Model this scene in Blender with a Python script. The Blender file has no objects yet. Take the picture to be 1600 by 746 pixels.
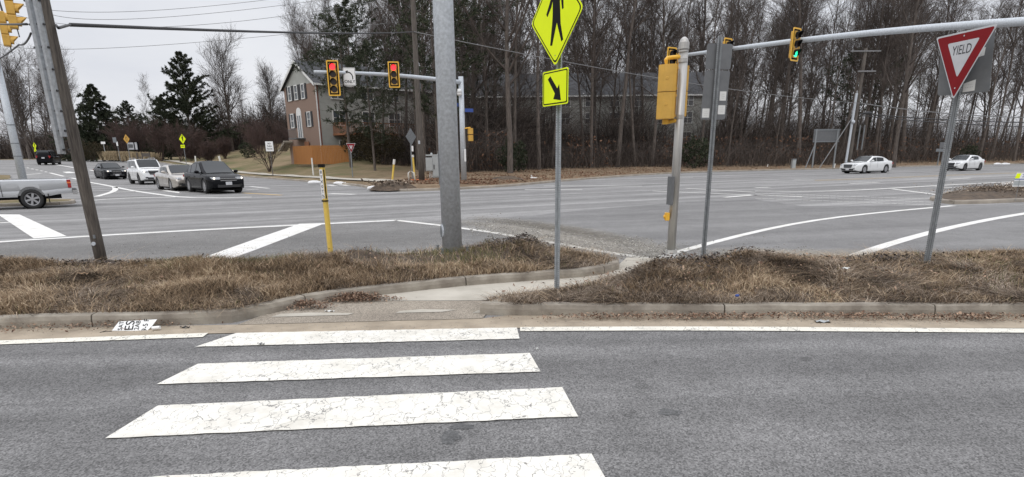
import bpy, bmesh, math, random
import numpy as np
from mathutils import Vector, Matrix
from mathutils.geometry import delaunay_2d_cdt
S = bpy.context.scene
R = math.radians
random.seed(7); rng = np.random.default_rng(7)

# ------------------------------------------------------------------ camera
CAMZ = 1.65; FPX = 970.0; TH = R(16.54); PH = R(0.6); CY = 534.0; KX, KY = 1.024, 1.541
f0 = np.array([0, math.cos(TH), -math.sin(TH)]); r0 = np.array([1., 0, 0]); u0 = np.array([0, math.sin(TH), math.cos(TH)])
CR = math.cos(PH)*r0 - math.sin(PH)*u0; CU = math.sin(PH)*r0 + math.cos(PH)*u0
CAMP = np.array([0, 0, CAMZ])
cd = bpy.data.cameras.new('camera'); cam = bpy.data.objects.new('camera', cd); S.collection.objects.link(cam)
cd.sensor_fit = 'HORIZONTAL'; cd.sensor_width = 36; cd.lens = FPX/1600*36; cd.shift_y = (CY-373)/1600
cd.clip_start = .05; cd.clip_end = 5000
m = Matrix(((CR[0], CU[0], -f0[0], 0), (CR[1], CU[1], -f0[1], 0), (CR[2], CU[2], -f0[2], CAMZ), (0, 0, 0, 1)))
cam.matrix_world = m; S.camera = cam

# ------------------------------------------------------------------ sky and sun (overcast)
W = bpy.data.worlds.new('World'); S.world = W; W.use_nodes = True
nt = W.node_tree; N = nt.nodes; L = nt.links; N.clear()
out = N.new('ShaderNodeOutputWorld'); bg = N.new('ShaderNodeBackground'); L.new(bg.outputs[0], out.inputs[0])
sky = N.new('ShaderNodeTexSky'); sky.sky_type = 'NISHITA'; sky.sun_disc = False
sky.sun_elevation = R(42); sky.sun_rotation = R(200); sky.dust_density = 4
tc = N.new('ShaderNodeTexCoord'); mp = N.new('ShaderNodeMapping'); mp.inputs['Scale'].default_value = (1, 1, 3.2)
L.new(tc.outputs['Generated'], mp.inputs[0])
ns = N.new('ShaderNodeTexNoise'); ns.inputs['Scale'].default_value = 2.2; ns.inputs['Detail'].default_value = 6; ns.inputs['Roughness'].default_value = .55
L.new(mp.outputs[0], ns.inputs[0])
rp = N.new('ShaderNodeValToRGB'); L.new(ns.outputs[0], rp.inputs[0])
rp.color_ramp.elements[0].position = .3; rp.color_ramp.elements[0].color = (6.7, 6.9, 7.5, 1)
rp.color_ramp.elements[1].position = .68; rp.color_ramp.elements[1].color = (8.2, 8.3, 8.6, 1)
sz = N.new('ShaderNodeSeparateXYZ'); L.new(tc.outputs['Generated'], sz.inputs[0])
zr_ = N.new('ShaderNodeMapRange'); L.new(sz.outputs[2], zr_.inputs[0]); zr_.inputs[1].default_value = .4; zr_.inputs[2].default_value = 1.; zr_.inputs[3].default_value = 1.; zr_.inputs[4].default_value = 2.5
mz = N.new('ShaderNodeMixRGB'); mz.blend_type = 'MULTIPLY'; mz.inputs[0].default_value = 1; L.new(rp.outputs[0], mz.inputs[1]); L.new(zr_.outputs[0], mz.inputs[2])
mx = N.new('ShaderNodeMixRGB'); mx.inputs[0].default_value = .93
L.new(sky.outputs[0], mx.inputs[1]); L.new(mz.outputs[0], mx.inputs[2]); L.new(mx.outputs[0], bg.inputs[0])
bg.inputs[1].default_value = .1
sd = bpy.data.lights.new('sun', 'SUN'); sd.energy = .6; sd.angle = R(20); sd.color = (1, .97, .93)
so = bpy.data.objects.new('sun', sd); S.collection.objects.link(so)
so.rotation_euler = (R(48), 0, R(-20))
S.view_settings.view_transform = 'Standard'; S.view_settings.look = 'None'; S.view_settings.exposure = 0.13; S.view_settings.gamma = 1
S.view_settings.use_curve_mapping = False
S.cycles.max_bounces = 5; S.cycles.diffuse_bounces = 3; S.cycles.transparent_max_bounces = 4
S.cycles.use_denoising = True

# ------------------------------------------------------------------ pixel <-> world helpers (photo is 1600 x 746)
def ray(px, py): return f0 + CR*(px-800)/FPX + CU*(CY-py)/FPX
def sst(t): t = np.clip(t, 0, 1); return t*t*(3-2*t)
def H(x, y):                                   # height of the carriageway
    s = -.77*x/KX + .64*y/KY
    z = 1.5*sst((s-46)/44) + .7*sst((s-90)/60)
    return np.where(np.asarray(x) < 5, z*sst((5-np.asarray(x))/30), 0*z)
def at(px, py, z=0.):
    d = ray(px, py); t = (z-CAMZ)/d[2]; return CAMP + d*t
def G(px, py):
    d = ray(px, py); z = 0.
    if d[2] > -.002: d = d.copy(); d[2] = -.002
    t = 1.
    while t < 400:
        p = CAMP + d*t
        if p[2] < float(H(p[0], p[1])): break
        t += max(.05, .01*t)
    lo, hi = t-max(.05, .01*t), t
    for _ in range(18):
        m_ = (lo+hi)/2; p = CAMP + d*m_
        if p[2] < float(H(p[0], p[1])): hi = m_
        else: lo = m_
    return CAMP + d*hi
def V(px, py, Y): d = ray(px, py); return CAMP + d*(Y/d[1])
def Vo(px, py, Y): return V(px, py, Y*KY)
def W2(L_): return [(a*KX, b*KY) for a, b in L_]
def zat(x, y, py):                              # height on the upright line (x, y) seen at row py
    lo, hi = -5., CAMZ+2.5*y
    for _ in range(50):
        z = (lo+hi)/2; v = np.array([x, y, z])-CAMP
        if CY-FPX*(v@CU)/(v@f0) > py: lo = z
        else: hi = z
    return z

# ------------------------------------------------------------------ materials
def mat(name, col, rough=.8, metal=0., var=0., vscale=8., bump=0., bscale=60., col2=None, spec=None, detail=5., stretch=None, coat=0.):
    M_ = bpy.data.materials.new(name); M_.use_nodes = True; n = M_.node_tree.nodes; l = M_.node_tree.links
    b = n['Principled BSDF']; b.inputs['Roughness'].default_value = rough; b.inputs['Metallic'].default_value = metal
    if coat: b.inputs['Coat Weight'].default_value = coat; b.inputs['Coat Roughness'].default_value = .05
    if spec is not None: b.inputs['Specular IOR Level'].default_value = spec
    t = n.new('ShaderNodeTexCoord'); vec = t.outputs['Object']
    if stretch:
        mp = n.new('ShaderNodeMapping'); mp.inputs['Scale'].default_value = stretch; l.new(vec, mp.inputs[0]); vec = mp.outputs[0]
    if var or col2:
        x = n.new('ShaderNodeTexNoise'); x.inputs['Scale'].default_value = vscale; x.inputs['Detail'].default_value = detail; x.inputs['Roughness'].default_value = .6
        l.new(vec, x.inputs[0]); r = n.new('ShaderNodeValToRGB'); l.new(x.outputs[0], r.inputs[0])
        c2 = col2 or tuple(c*(1-var) for c in col)
        r.color_ramp.elements[0].position = .35; r.color_ramp.elements[1].position = .65
        r.color_ramp.elements[0].color = (*c2, 1); r.color_ramp.elements[1].color = (*[c*(1+(0 if col2 else var*.5)) for c in col], 1)
        l.new(r.outputs[0], b.inputs['Base Color'])
    else: b.inputs['Base Color'].default_value = (*col, 1)
    if bump:
        x = n.new('ShaderNodeTexNoise'); x.inputs['Scale'].default_value = bscale; x.inputs['Detail'].default_value = 4
        l.new(vec, x.inputs[0]); bp = n.new('ShaderNodeBump'); bp.inputs['Strength'].default_value = bump; bp.inputs['Distance'].default_value = .01
        l.new(x.outputs[0], bp.inputs['Height']); l.new(bp.outputs[0], b.inputs['Normal'])
    return M_
def glow(name, col, e):
    M_ = mat(name, col, .3); b = M_.node_tree.nodes['Principled BSDF']
    b.inputs['Emission Color'].default_value = (*col, 1); b.inputs['Emission Strength'].default_value = e; return M_
def random_mat(name, stops, rough=.9, noise=None):       # every blade or leaf its own colour
    M_ = bpy.data.materials.new(name); M_.use_nodes = True; n = M_.node_tree.nodes; l = M_.node_tree.links
    b = n['Principled BSDF']; b.inputs['Roughness'].default_value = rough; b.inputs['Specular IOR Level'].default_value = .2
    g = n.new('ShaderNodeNewGeometry'); r = n.new('ShaderNodeValToRGB'); src = g.outputs['Random Per Island']
    if noise:
        t = n.new('ShaderNodeTexCoord'); x = n.new('ShaderNodeTexNoise'); x.inputs['Scale'].default_value = noise; x.inputs['Detail'].default_value = 3
        l.new(t.outputs['Object'], x.inputs[0])
        a = n.new('ShaderNodeMath'); a.operation = 'MULTIPLY_ADD'; l.new(x.outputs[0], a.inputs[0]); a.inputs[1].default_value = 1.7; a.inputs[2].default_value = -.85
        c = n.new('ShaderNodeMath'); c.operation = 'ADD'; l.new(a.outputs[0], c.inputs[0]); l.new(src, c.inputs[1]); c.use_clamp = True; src = c.outputs[0]
    l.new(src, r.inputs[0]); e = r.color_ramp.elements
    while len(e) < len(stops): e.new(.5)
    for i, (p, c) in enumerate(stops): e[i].position = p; e[i].color = (*c, 1)
    l.new(r.outputs[0], b.inputs['Base Color']); return M_

def asphalt_mat(name, base, dark, speck=.35, tracks=None, crack=False):
    M_ = bpy.data.materials.new(name); M_.use_nodes = True; n = M_.node_tree.nodes; l = M_.node_tree.links
    b = n['Principled BSDF']; b.inputs['Roughness'].default_value = .88; b.inputs['Specular IOR Level'].default_value = .25
    t = n.new('ShaderNodeTexCoord')
    def noise(s, d, vec=None, rg=.6):
        x = n.new('ShaderNodeTexNoise'); x.inputs['Scale'].default_value = s; x.inputs['Detail'].default_value = d; x.inputs['Roughness'].default_value = rg
        l.new(vec or t.outputs['Object'], x.inputs[0]); return x.outputs[0]
    def ramp(src, p0, p1, c0, c1):
        r = n.new('ShaderNodeValToRGB'); l.new(src, r.inputs[0]); r.color_ramp.elements[0].position = p0; r.color_ramp.elements[1].position = p1
        r.color_ramp.elements[0].color = (*c0, 1); r.color_ramp.elements[1].color = (*c1, 1); return r.outputs[0]
    def mul(a, c, f=1., mode='MULTIPLY'):
        x = n.new('ShaderNodeMixRGB'); x.blend_type = mode; x.inputs[0].default_value = f; l.new(a, x.inputs[1]); l.new(c, x.inputs[2]); return x.outputs[0]
    col = ramp(noise(.35, 4), .35, .65, dark, base)
    v = n.new('ShaderNodeTexVoronoi'); v.inputs['Scale'].default_value = 105; l.new(t.outputs['Object'], v.inputs[0])
    bw = n.new('ShaderNodeRGBToBW'); l.new(v.outputs['Color'], bw.inputs[0])
    col = mul(col, ramp(bw.outputs[0], .15, .9, (1-speck,)*3, (1+speck,)*3))
    col = mul(col, ramp(noise(26, 6, None, .8), .3, .7, (.86,)*3, (1.13,)*3))
    col = mul(col, ramp(noise(2.2, 5), .3, .7, (.9,)*3, (1.09,)*3))
    if speck > .45:
        col = mul(col, ramp(noise(1.7, 2, None, .5), .27, .30, (.72,)*3, (1,)*3)); col = mul(col, ramp(noise(.9, 7, None, .7), .3, .7, (.84,)*3, (1.12,)*3))
    if tracks:
        for ang, sc, lo in tracks:
            mp = n.new('ShaderNodeMapping'); mp.inputs['Rotation'].default_value = (0, 0, -R(ang)); mp.inputs['Scale'].default_value = (.012, sc, 1)
            l.new(t.outputs['Object'], mp.inputs[0])
            # rotate first, then squash along the road
            mp.vector_type = 'POINT'
            r2 = n.new('ShaderNodeMapping'); r2.inputs['Scale'].default_value = (.012, sc, 1)
            mp.inputs['Scale'].default_value = (1, 1, 1); l.new(mp.outputs[0], r2.inputs[0])
            col = mul(col, ramp(noise(1., 3, r2.outputs[0]), .38, .62, (lo,)*3, (1.12,)*3))
    if crack:
        v2 = n.new('ShaderNodeTexVoronoi'); v2.feature = 'DISTANCE_TO_EDGE'; v2.inputs['Scale'].default_value = 1.1
        x = n.new('ShaderNodeTexNoise'); x.inputs['Scale'].default_value = 3; l.new(t.outputs['Object'], x.inputs[0])
        a = n.new('ShaderNodeMixRGB'); a.blend_type = 'ADD'; a.inputs[0].default_value = .5; l.new(t.outputs['Object'], a.inputs[1]); l.new(x.outputs['Color'], a.inputs[2])
        l.new(a.outputs[0], v2.inputs[0]); col = mul(col, ramp(v2.outputs[0], 0, .006, (.6,)*3, (1,)*3))
    l.new(col, b.inputs['Base Color'])
    bp = n.new('ShaderNodeBump'); bp.inputs['Strength'].default_value = .5; bp.inputs['Distance'].default_value = .004
    l.new(bw.outputs[0], bp.inputs['Height']); l.new(bp.outputs[0], b.inputs['Normal'])
    return M_

def paint_mat(name, base, wear=.5, cracks=True, cs=9., dirt=(.58, .55, .48)):       # thermoplastic road paint, cracked and dirty
    M_ = bpy.data.materials.new(name); M_.use_nodes = True; n = M_.node_tree.nodes; l = M_.node_tree.links
    b = n['Principled BSDF']; b.inputs['Roughness'].default_value = .7
    t = n.new('ShaderNodeTexCoord')
    x = n.new('ShaderNodeTexNoise'); x.inputs['Scale'].default_value = 2.5; x.inputs['Detail'].default_value = 8; x.inputs['Roughness'].default_value = .75
    l.new(t.outputs['Object'], x.inputs[0])
    r = n.new('ShaderNodeValToRGB'); l.new(x.outputs[0], r.inputs[0]); r.color_ramp.elements[0].position = .3; r.color_ramp.elements[1].position = .52
    r.color_ramp.elements[0].color = (*dirt, 1); r.color_ramp.elements[1].color = (*base, 1); col = r.outputs[0]
    if cracks:
        w = n.new('ShaderNodeTexNoise'); w.inputs['Scale'].default_value = 12; w.inputs['Detail'].default_value = 3; l.new(t.outputs['Object'], w.inputs[0])
        a = n.new('ShaderNodeMixRGB'); a.blend_type = 'ADD'; a.inputs[0].default_value = .16; l.new(t.outputs['Object'], a.inputs[1]); l.new(w.outputs['Color'], a.inputs[2])
        mp = n.new('ShaderNodeMapping'); mp.inputs['Scale'].default_value = (1.5, .55, 1); l.new(a.outputs[0], mp.inputs[0])
        v = n.new('ShaderNodeTexVoronoi'); v.feature = 'DISTANCE_TO_EDGE'; v.inputs['Scale'].default_value = cs; l.new(mp.outputs[0], v.inputs[0])
        msk = n.new('ShaderNodeTexNoise'); msk.inputs['Scale'].default_value = 1.6; msk.inputs['Detail'].default_value = 3; l.new(t.outputs['Object'], msk.inputs[0])
        th = n.new('ShaderNodeMath'); th.operation = 'MULTIPLY_ADD'; l.new(msk.outputs[0], th.inputs[0]); th.inputs[1].default_value = .075; th.inputs[2].default_value = -.0235
        lt = n.new('ShaderNodeMath'); lt.operation = 'LESS_THAN'; l.new(v.outputs[0], lt.inputs[0]); l.new(th.outputs[0], lt.inputs[1])
        y = n.new('ShaderNodeMixRGB'); l.new(lt.outputs[0], y.inputs[0]); l.new(col, y.inputs[1]); y.inputs[2].default_value = (.27, .26, .24, 1); col = y.outputs[0]
    w = n.new('ShaderNodeTexNoise'); w.inputs['Scale'].default_value = 45; w.inputs['Detail'].default_value = 4; l.new(t.outputs['Object'], w.inputs[0])
    g = n.new('ShaderNodeMath'); g.operation = 'GREATER_THAN'; l.new(w.outputs[0], g.inputs[0]); g.inputs[1].default_value = 1-.36*wear-.14
    y = n.new('ShaderNodeMixRGB'); l.new(g.outputs[0], y.inputs[0]); l.new(col, y.inputs[1]); y.inputs[2].default_value = (.17, .165, .16, 1)
    l.new(y.outputs[0], b.inputs['Base Color']); return M_

M = dict(
 asphalt_near=asphalt_mat('asphalt_near', (.185, .181, .178), (.16, .157, .155), .46, [(2, .9, .86), (2, 3., .94)]),
 asphalt=asphalt_mat('asphalt', (.285, .279, .273), (.24, .235, .23), .25, [(27, .55, .74), (27, 1.7, .86)]),
 asphalt_patch=asphalt_mat('asphalt_patch', (.215, .211, .207), (.185, .181, .178), .3, [(15, .7, .9)]),
 asphalt_island=asphalt_mat('asphalt_island', (.205, .2, .193), (.17, .165, .158), .4, [(20, .4, .9)]),
 tar=asphalt_mat('tar', (.125, .125, .125), (.105, .105, .105), .3, None),
 asphalt_ramp=asphalt_mat('asphalt_ramp', (.37, .325, .265), (.25, .215, .175), .4, None),
 paint=paint_mat('paint', (.745, .72, .655), .05, True, 8.),
 paint_far=paint_mat('paint_far', (.74, .73, .70), .45, False),
 paint_edge=paint_mat('paint_edge', (.75, .72, .63), .5, True, 6.),
 paint_yellow=paint_mat('paint_yellow', (.55, .38, .16), .5, False, 9., (.4, .3, .18)),
 concrete=mat('concrete', (.50, .465, .40), .9, col2=(.38, .35, .295), vscale=1.6, bump=.4, detail=9),
 kerb=mat('kerb', (.36, .325, .27), .92, col2=(.19, .163, .132), vscale=3.2, bump=.6, bscale=90, detail=9),
 kerb_far=mat('kerb_far', (.34, .30, .25), .92, var=.25, vscale=1.2),
 gutter=mat('gutter', (.42, .35, .265), .95, col2=(.29, .24, .18), vscale=2.6, bump=.5, bscale=120, detail=9),
 dirt=mat('dirt', (.13, .095, .066), .98, col2=(.06, .045, .034), vscale=4, bump=1., bscale=40, detail=9),
 galv=mat('galv', (.53, .565, .60), .55, .15, var=.2, vscale=22, bump=.1, bscale=80, detail=9),
 galv_dark=mat('galv_dark', (.22, .235, .245), .55, .4, var=.2, vscale=12),
 alu=mat('alu', (.46, .45, .43), .45, .55, var=.14, vscale=5, stretch=(8, 8, .6)),
 signback=mat('signback', (.16, .165, .17), .6, .3, var=.12, vscale=7),
 wood=mat('wood', (.155, .135, .115), .95, col2=(.065, .056, .05), vscale=9, bump=1, bscale=30, stretch=(5, 5, .25), detail=8),
 bark=mat('bark', (.15, .125, .108), .95, col2=(.06, .05, .043), vscale=6, stretch=(3, 3, .5)),
 twig=mat('twig', (.105, .083, .071), .95, col2=(.052, .042, .036), vscale=.6),
 twig_red=mat('twig_red', (.10, .062, .052), .95, col2=(.055, .036, .032), vscale=1.),
 bark_far=mat('bark_far', (.16, .145, .135), .95, col2=(.085, .075, .07), vscale=3),
 yellow=mat('yellow', (.78, .44, .045), .42, var=.1, vscale=6),
 ochre=mat('ochre', (.62, .36, .065), .5, var=.12, vscale=4),
 fluo=mat('fluo', (.78, .92, .01), .6, var=.03, vscale=4, spec=.2), post_grey=mat('post_grey', (.27, .285, .295), .55, .2, var=.2, vscale=15), post_light=mat('post_light', (.36, .385, .40), .55, .2, var=.2, vscale=15),
 black=mat('black', (.012, .012, .012), .8, spec=.15), rubber=mat('rubber', (.022, .022, .022), .85),
 white=mat('white', (.78, .78, .77), .5, var=.05), red_sign=mat('red_sign', (.225, .010, .014), .6, var=.08, vscale=5, spec=.2),
 white_sign=mat('white_sign', (.55, .56, .58), .5, var=.08, vscale=5), amber_sign=mat('amber_sign', (.60, .34, .06), .5, var=.05),
 blue_sign=mat('blue_sign', (.03, .07, .28), .5), marker=mat('marker', (.74, .52, .10), .5, var=.1, vscale=9),
 paint_black=mat('car_black', (.004, .0045, .006), .25, 0, coat=.12, spec=.08), paint_white=mat('car_white', (.72, .73, .73), .25, 0, coat=1.),
 paint_champ=mat('car_champagne', (.42, .39, .35), .3, .5, coat=1.), paint_silver=mat('car_silver', (.50, .51, .52), .3, .45, coat=1.),
 glass=mat('glass', (.018, .022, .025), .08, 0, spec=.35), chrome=mat('chrome', (.6, .6, .6), .15, 1.), rim=mat('rim', (.40, .40, .41), .35, .7),
 rim_dark=mat('rim_dark', (.10, .10, .105), .4, .6), lamp_glass=mat('lamp_glass', (.55, .57, .6), .15, .2), tail=mat('tail', (.32, .02, .02), .25),
 dark_plastic=mat('dark_plastic', (.03, .03, .032), .6),
 red_on=glow('red_on', (1., .03, .04), 1.6), green_on=glow('green_on', (.03, .95, .45), 1.3), drl=glow('drl', (1., .93, .8), 1.2),
 lens_off=mat('lens_off', (.03, .015, .01), .3),
 brick=None, siding=mat('siding', (.34, .345, .32), .8, var=.08, vscale=1.5), roof=mat('roof', (.055, .057, .062), .9, var=.25, vscale=3),
 trim=mat('trim', (.66, .66, .64), .6), window_glass=mat('window_glass', (.06, .07, .08), .08, spec=.8), shutter=mat('shutter', (.018, .018, .02), .6),
 deck=mat('deck', (.26, .115, .055), .85, var=.25, vscale=5), fence=mat('fence', (.40, .175, .05), .85, col2=(.30, .125, .035), vscale=3, stretch=(6, 6, .3)),
 cabinet=mat('cabinet', (.40, .42, .42), .5, .2, var=.06, vscale=3), pvc=mat('pvc', (.72, .71, .67), .5, var=.05),
 bag=mat('bag', (.78, .78, .78), .6, var=.06, vscale=9), sticker=mat('sticker', (.66, .66, .64), .6, var=.05), orange=mat('orange', (.7, .17, .04), .6),
 cable=mat('cable', (.05, .05, .052), .6), cable_light=mat('cable_light', (.2, .2, .2), .5, .3), cardboard=mat('cardboard', (.30, .2, .12), .9),
)
# brick
b_ = mat('brick', (.3, .15, .11), .9); n = b_.node_tree.nodes; l = b_.node_tree.links
tcb = n.new('ShaderNodeTexCoord'); bt = n.new('ShaderNodeTexBrick'); mpb = n.new('ShaderNodeMapping'); mpb.inputs['Rotation'].default_value = (R(90), 0, R(90))
l.new(tcb.outputs['Object'], mpb.inputs[0]); l.new(mpb.outputs[0], bt.inputs[0]); bt.inputs['Scale'].default_value = 2.
bt.inputs['Color1'].default_value = (.30, .115, .08, 1); bt.inputs['Color2'].default_value = (.205, .08, .055, 1); bt.inputs['Mortar'].default_value = (.23, .16, .125, 1); bt.inputs['Mortar Size'].default_value = .006
bt.inputs['Row Height'].default_value = .16
l.new(bt.outputs[0], n['Principled BSDF'].inputs['Base Color']); M['brick'] = b_
M['grass'] = random_mat('grass', [(0, (.06, .045, .032)), (.33, (.185, .13, .083)), (.66, (.35, .25, .158)), (1, (.58, .46, .32))], noise=1.1)
M['thatch'] = random_mat('thatch', [(0, (.04, .03, .024)), (.42, (.13, .096, .07)), (.78, (.27, .21, .155)), (1, (.46, .38, .30))], noise=1.6)
M['green_blade'] = random_mat('green_blade', [(0, (.07, .09, .03)), (1, (.22, .21, .09))])
M['leaves'] = random_mat('dead_leaves', [(0, (.06, .036, .025)), (.5, (.18, .11, .075)), (1, (.44, .31, .22))])
M['beech'] = random_mat('beech_leaves', [(0, (.09, .045, .028)), (1, (.24, .14, .09))])
M['needles'] = random_mat('needles', [(0, (.018, .024, .014)), (.6, (.042, .052, .031)), (1, (.085, .092, .058))], noise=.5)
M['needles_brown'] = random_mat('shrub_leaf', [(0, (.03, .028, .016)), (1, (.08, .062, .036))])
M['stones'] = random_mat('stones', [(0, (.16, .15, .135)), (1, (.46, .44, .40))])
M['brush'] = random_mat('brush', [(0, (.028, .023, .020)), (.7, (.078, .063, .055)), (1, (.19, .155, .13))])
M['tall_grass'] = random_mat('tall_grass', [(0, (.2, .15, .09)), (1, (.42, .34, .22))])
# lawn to leaf-covered forest floor
g_ = bpy.data.materials.new('verge'); g_.use_nodes = True; n = g_.node_tree.nodes; l = g_.node_tree.links; b = n['Principled BSDF']; b.inputs['Roughness'].default_value = 1; b.inputs['Specular IOR Level'].default_value = .1
t = n.new('ShaderNodeTexCoord')
def nz(s, d=6, r=.65):
    x = n.new('ShaderNodeTexNoise'); x.inputs['Scale'].default_value = s; x.inputs['Detail'].default_value = d; x.inputs['Roughness'].default_value = r; l.new(t.outputs['Object'], x.inputs[0]); return x.outputs[0]
def rmp(src, *st):
    r = n.new('ShaderNodeValToRGB'); l.new(src, r.inputs[0]); e = r.color_ramp.elements
    while len(e) < len(st): e.new(.5)
    for i, (p, c) in enumerate(st): e[i].position = p; e[i].color = (*c, 1)
    return r.outputs[0]
lawn = rmp(nz(.16, 8), (.36, (.27, .205, .13)), (.5, (.19, .155, .09)), (.64, (.11, .12, .055)))
wood_floor = rmp(nz(.9, 9, .75), (.3, (.10, .068, .045)), (.5, (.20, .145, .095)), (.7, (.33, .25, .17)))
sx = n.new('ShaderNodeSeparateXYZ'); l.new(t.outputs['Object'], sx.inputs[0])
mr = n.new('ShaderNodeMapRange'); mr.inputs[1].default_value = -15; mr.inputs[2].default_value = -8; l.new(sx.outputs[0], mr.inputs[0])
mm = n.new('ShaderNodeMixRGB'); l.new(mr.outputs[0], mm.inputs[0]); l.new(lawn, mm.inputs[1]); l.new(wood_floor, mm.inputs[2])
mo = n.new('ShaderNodeMixRGB'); mo.blend_type = 'MULTIPLY'; mo.inputs[0].default_value = 1; l.new(mm.outputs[0], mo.inputs[1]); l.new(rmp(nz(14, 5, .8), (.3, (.65,)*3), (.7, (1.3,)*3)), mo.inputs[2])
l.new(mo.outputs[0], b.inputs['Base Color']); M['verge'] = g_

# ------------------------------------------------------------------ mesh builder
C = S.collection
INV = {}
def props(o, label=None, cat=None, group=None, kind=None):
    if label: o['label'] = label
    if cat: o['category'] = cat
    if group: o['group'] = group
    if kind: o['kind'] = kind
    return o
def thing(name, label, cat, loc=(0, 0, 0), rz=0., group=None):
    o = bpy.data.objects.new(name, None); C.objects.link(o); o.location = loc; o.rotation_euler = (0, 0, rz); o.empty_display_size = .2
    INV[o.name] = (Matrix.Translation(Vector(loc)) @ Matrix.Rotation(rz, 4, 'Z')).inverted()
    return props(o, label, cat, group)
def frame(o, t, up=(0, 0, 1)):                  # sign plane: t points right as read, face towards t x up
    t = np.array(t, float); t /= np.linalg.norm(t); up = np.array(up, float); up /= np.linalg.norm(up); n = np.cross(t, up); n /= np.linalg.norm(n)
    return (np.array(o, float), t, up, n)
class MB:
    def __init__(s): s.v = []; s.f = []; s.n = 0
    def add(s, v, f):
        v = np.asarray(v, float); s.v.append(v); s.f.extend([tuple(i+s.n for i in q) for q in f]); s.n += len(v); return s
    def box(s, c, size, rz=0., rot=None):
        x, y, z = [a/2 for a in size]; P = np.array([(i*x, j*y, k*z) for i in (-1, 1) for j in (-1, 1) for k in (-1, 1)])
        if rot is not None: P = P @ np.array(rot).T
        if rz: c_, s_ = math.cos(rz), math.sin(rz); P = P @ np.array([[c_, s_, 0], [-s_, c_, 0], [0, 0, 1]])
        return s.add(P+np.array(c), [(0, 1, 3, 2), (4, 6, 7, 5), (0, 4, 5, 1), (2, 3, 7, 6), (0, 2, 6, 4), (1, 5, 7, 3)])
    def tube(s, pts, rad, k=8, cap=True):
        pts = np.asarray(pts, float); m = len(pts); rad = np.full(m, rad) if np.isscalar(rad) else np.asarray(rad)
        T = np.gradient(pts, axis=0); T /= np.linalg.norm(T, axis=1)[:, None]+1e-9
        a = np.array([0, 0, 1.]) if abs(T[0][2]) < .9 else np.array([1., 0, 0])
        U = np.cross(T, a); U /= np.linalg.norm(U, axis=1)[:, None]+1e-9; Vv = np.cross(T, U)
        th = np.arange(k)*2*math.pi/k
        P = pts[:, None]+rad[:, None, None]*(np.cos(th)[None, :, None]*U[:, None]+np.sin(th)[None, :, None]*Vv[:, None])
        F = [(i*k+j, i*k+(j+1) % k, (i+1)*k+(j+1) % k, (i+1)*k+j) for i in range(m-1) for j in range(k)]
        if cap: F += [tuple(range(k-1, -1, -1)), tuple((m-1)*k+j for j in range(k))]
        return s.add(P.reshape(-1, 3), F)
    def cyl(s, a, b, r, r2=None, k=16): return s.tube([a, b], [r, r if r2 is None else r2], k)
    def prism(s, ol, fr, d0, d1):
        o, t, u, n = fr; k = len(ol); P = [o+t*a+u*b+n*d for d in (d0, d1) for a, b in ol]
        return s.add(P, [tuple(range(k-1, -1, -1)), tuple(range(k, 2*k))]+[(i, (i+1) % k, k+(i+1) % k, k+i) for i in range(k)])
    def ball(s, c, r, k=10, sq=(1, 1, 1)):
        P = []; F = []; m = k//2+1
        for i in range(m+1):
            a = math.pi*i/m
            for j in range(k): P.append([c[0]+r*sq[0]*math.sin(a)*math.cos(2*math.pi*j/k), c[1]+r*sq[1]*math.sin(a)*math.sin(2*math.pi*j/k), c[2]+r*sq[2]*math.cos(a)])
        for i in range(m):
            for j in range(k): F.append((i*k+j, (i+1)*k+j, (i+1)*k+(j+1) % k, i*k+(j+1) % k))
        return s.add(P, F)
    def grid(s, P):                              # P: n x m x 3
        P = np.asarray(P); a, b = P.shape[:2]
        return s.add(P.reshape(-1, 3), [(i*b+j, i*b+j+1, (i+1)*b+j+1, (i+1)*b+j) for i in range(a-1) for j in range(b-1)])
    def mesh(s, name, m=None, smooth=False):
        me = bpy.data.meshes.new(name); me.from_pydata(np.concatenate(s.v).tolist(), [], s.f); me.validate()
        if smooth: me.polygons.foreach_set('use_smooth', np.ones(len(me.polygons), bool))
        if m is not None: me.materials.append(M[m] if isinstance(m, str) else m)
        me.update(); return me
def root_of(o):
    while o.parent: o = o.parent
    return o
def link(name, me, parent=None, world=False, label=None):
    o = bpy.data.objects.new(name, me); C.objects.link(o)
    if parent:
        o.parent = parent
        if world and root_of(parent).name in INV: me.transform(INV[root_of(parent).name])
    if label: o['label'] = label
    return o
def part(mb, name, m, parent, world=True, smooth=False, label=None, bevel=0):
    me = mb.mesh(name, m, smooth)
    if bevel:
        bm = bmesh.new(); bm.from_mesh(me); bmesh.ops.remove_doubles(bm, verts=bm.verts, dist=1e-5)
        bmesh.ops.bevel(bm, geom=[e for e in bm.edges if len(e.link_faces) == 2 and e.calc_face_angle(0) > .6], offset=bevel, segments=2, affect='EDGES'); bm.to_mesh(me); bm.free()
    return link(name, me, parent, world, label)
def solo(mb, name, m, label, cat, group=None, kind=None, smooth=False):
    o = part(mb, name, m, None, False, smooth); return props(o, label, cat, group, kind)
def raw(name, V_, F_, m, smooth=False):          # fast numpy mesh; F_: (n,k) ints
    me = bpy.data.meshes.new(name); V_ = np.asarray(V_, np.float32); F_ = np.asarray(F_, np.int32); k = F_.shape[1]
    me.vertices.add(len(V_)); me.vertices.foreach_set('co', V_.ravel()); me.loops.add(F_.size); me.loops.foreach_set('vertex_index', F_.ravel())
    me.polygons.add(len(F_)); me.polygons.foreach_set('loop_start', np.arange(0, F_.size, k, dtype=np.int32))
    me.update(calc_edges=True); me.materials.append(M[m])
    if smooth: me.polygons.foreach_set('use_smooth', np.ones(len(F_), bool))
    return me
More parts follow.
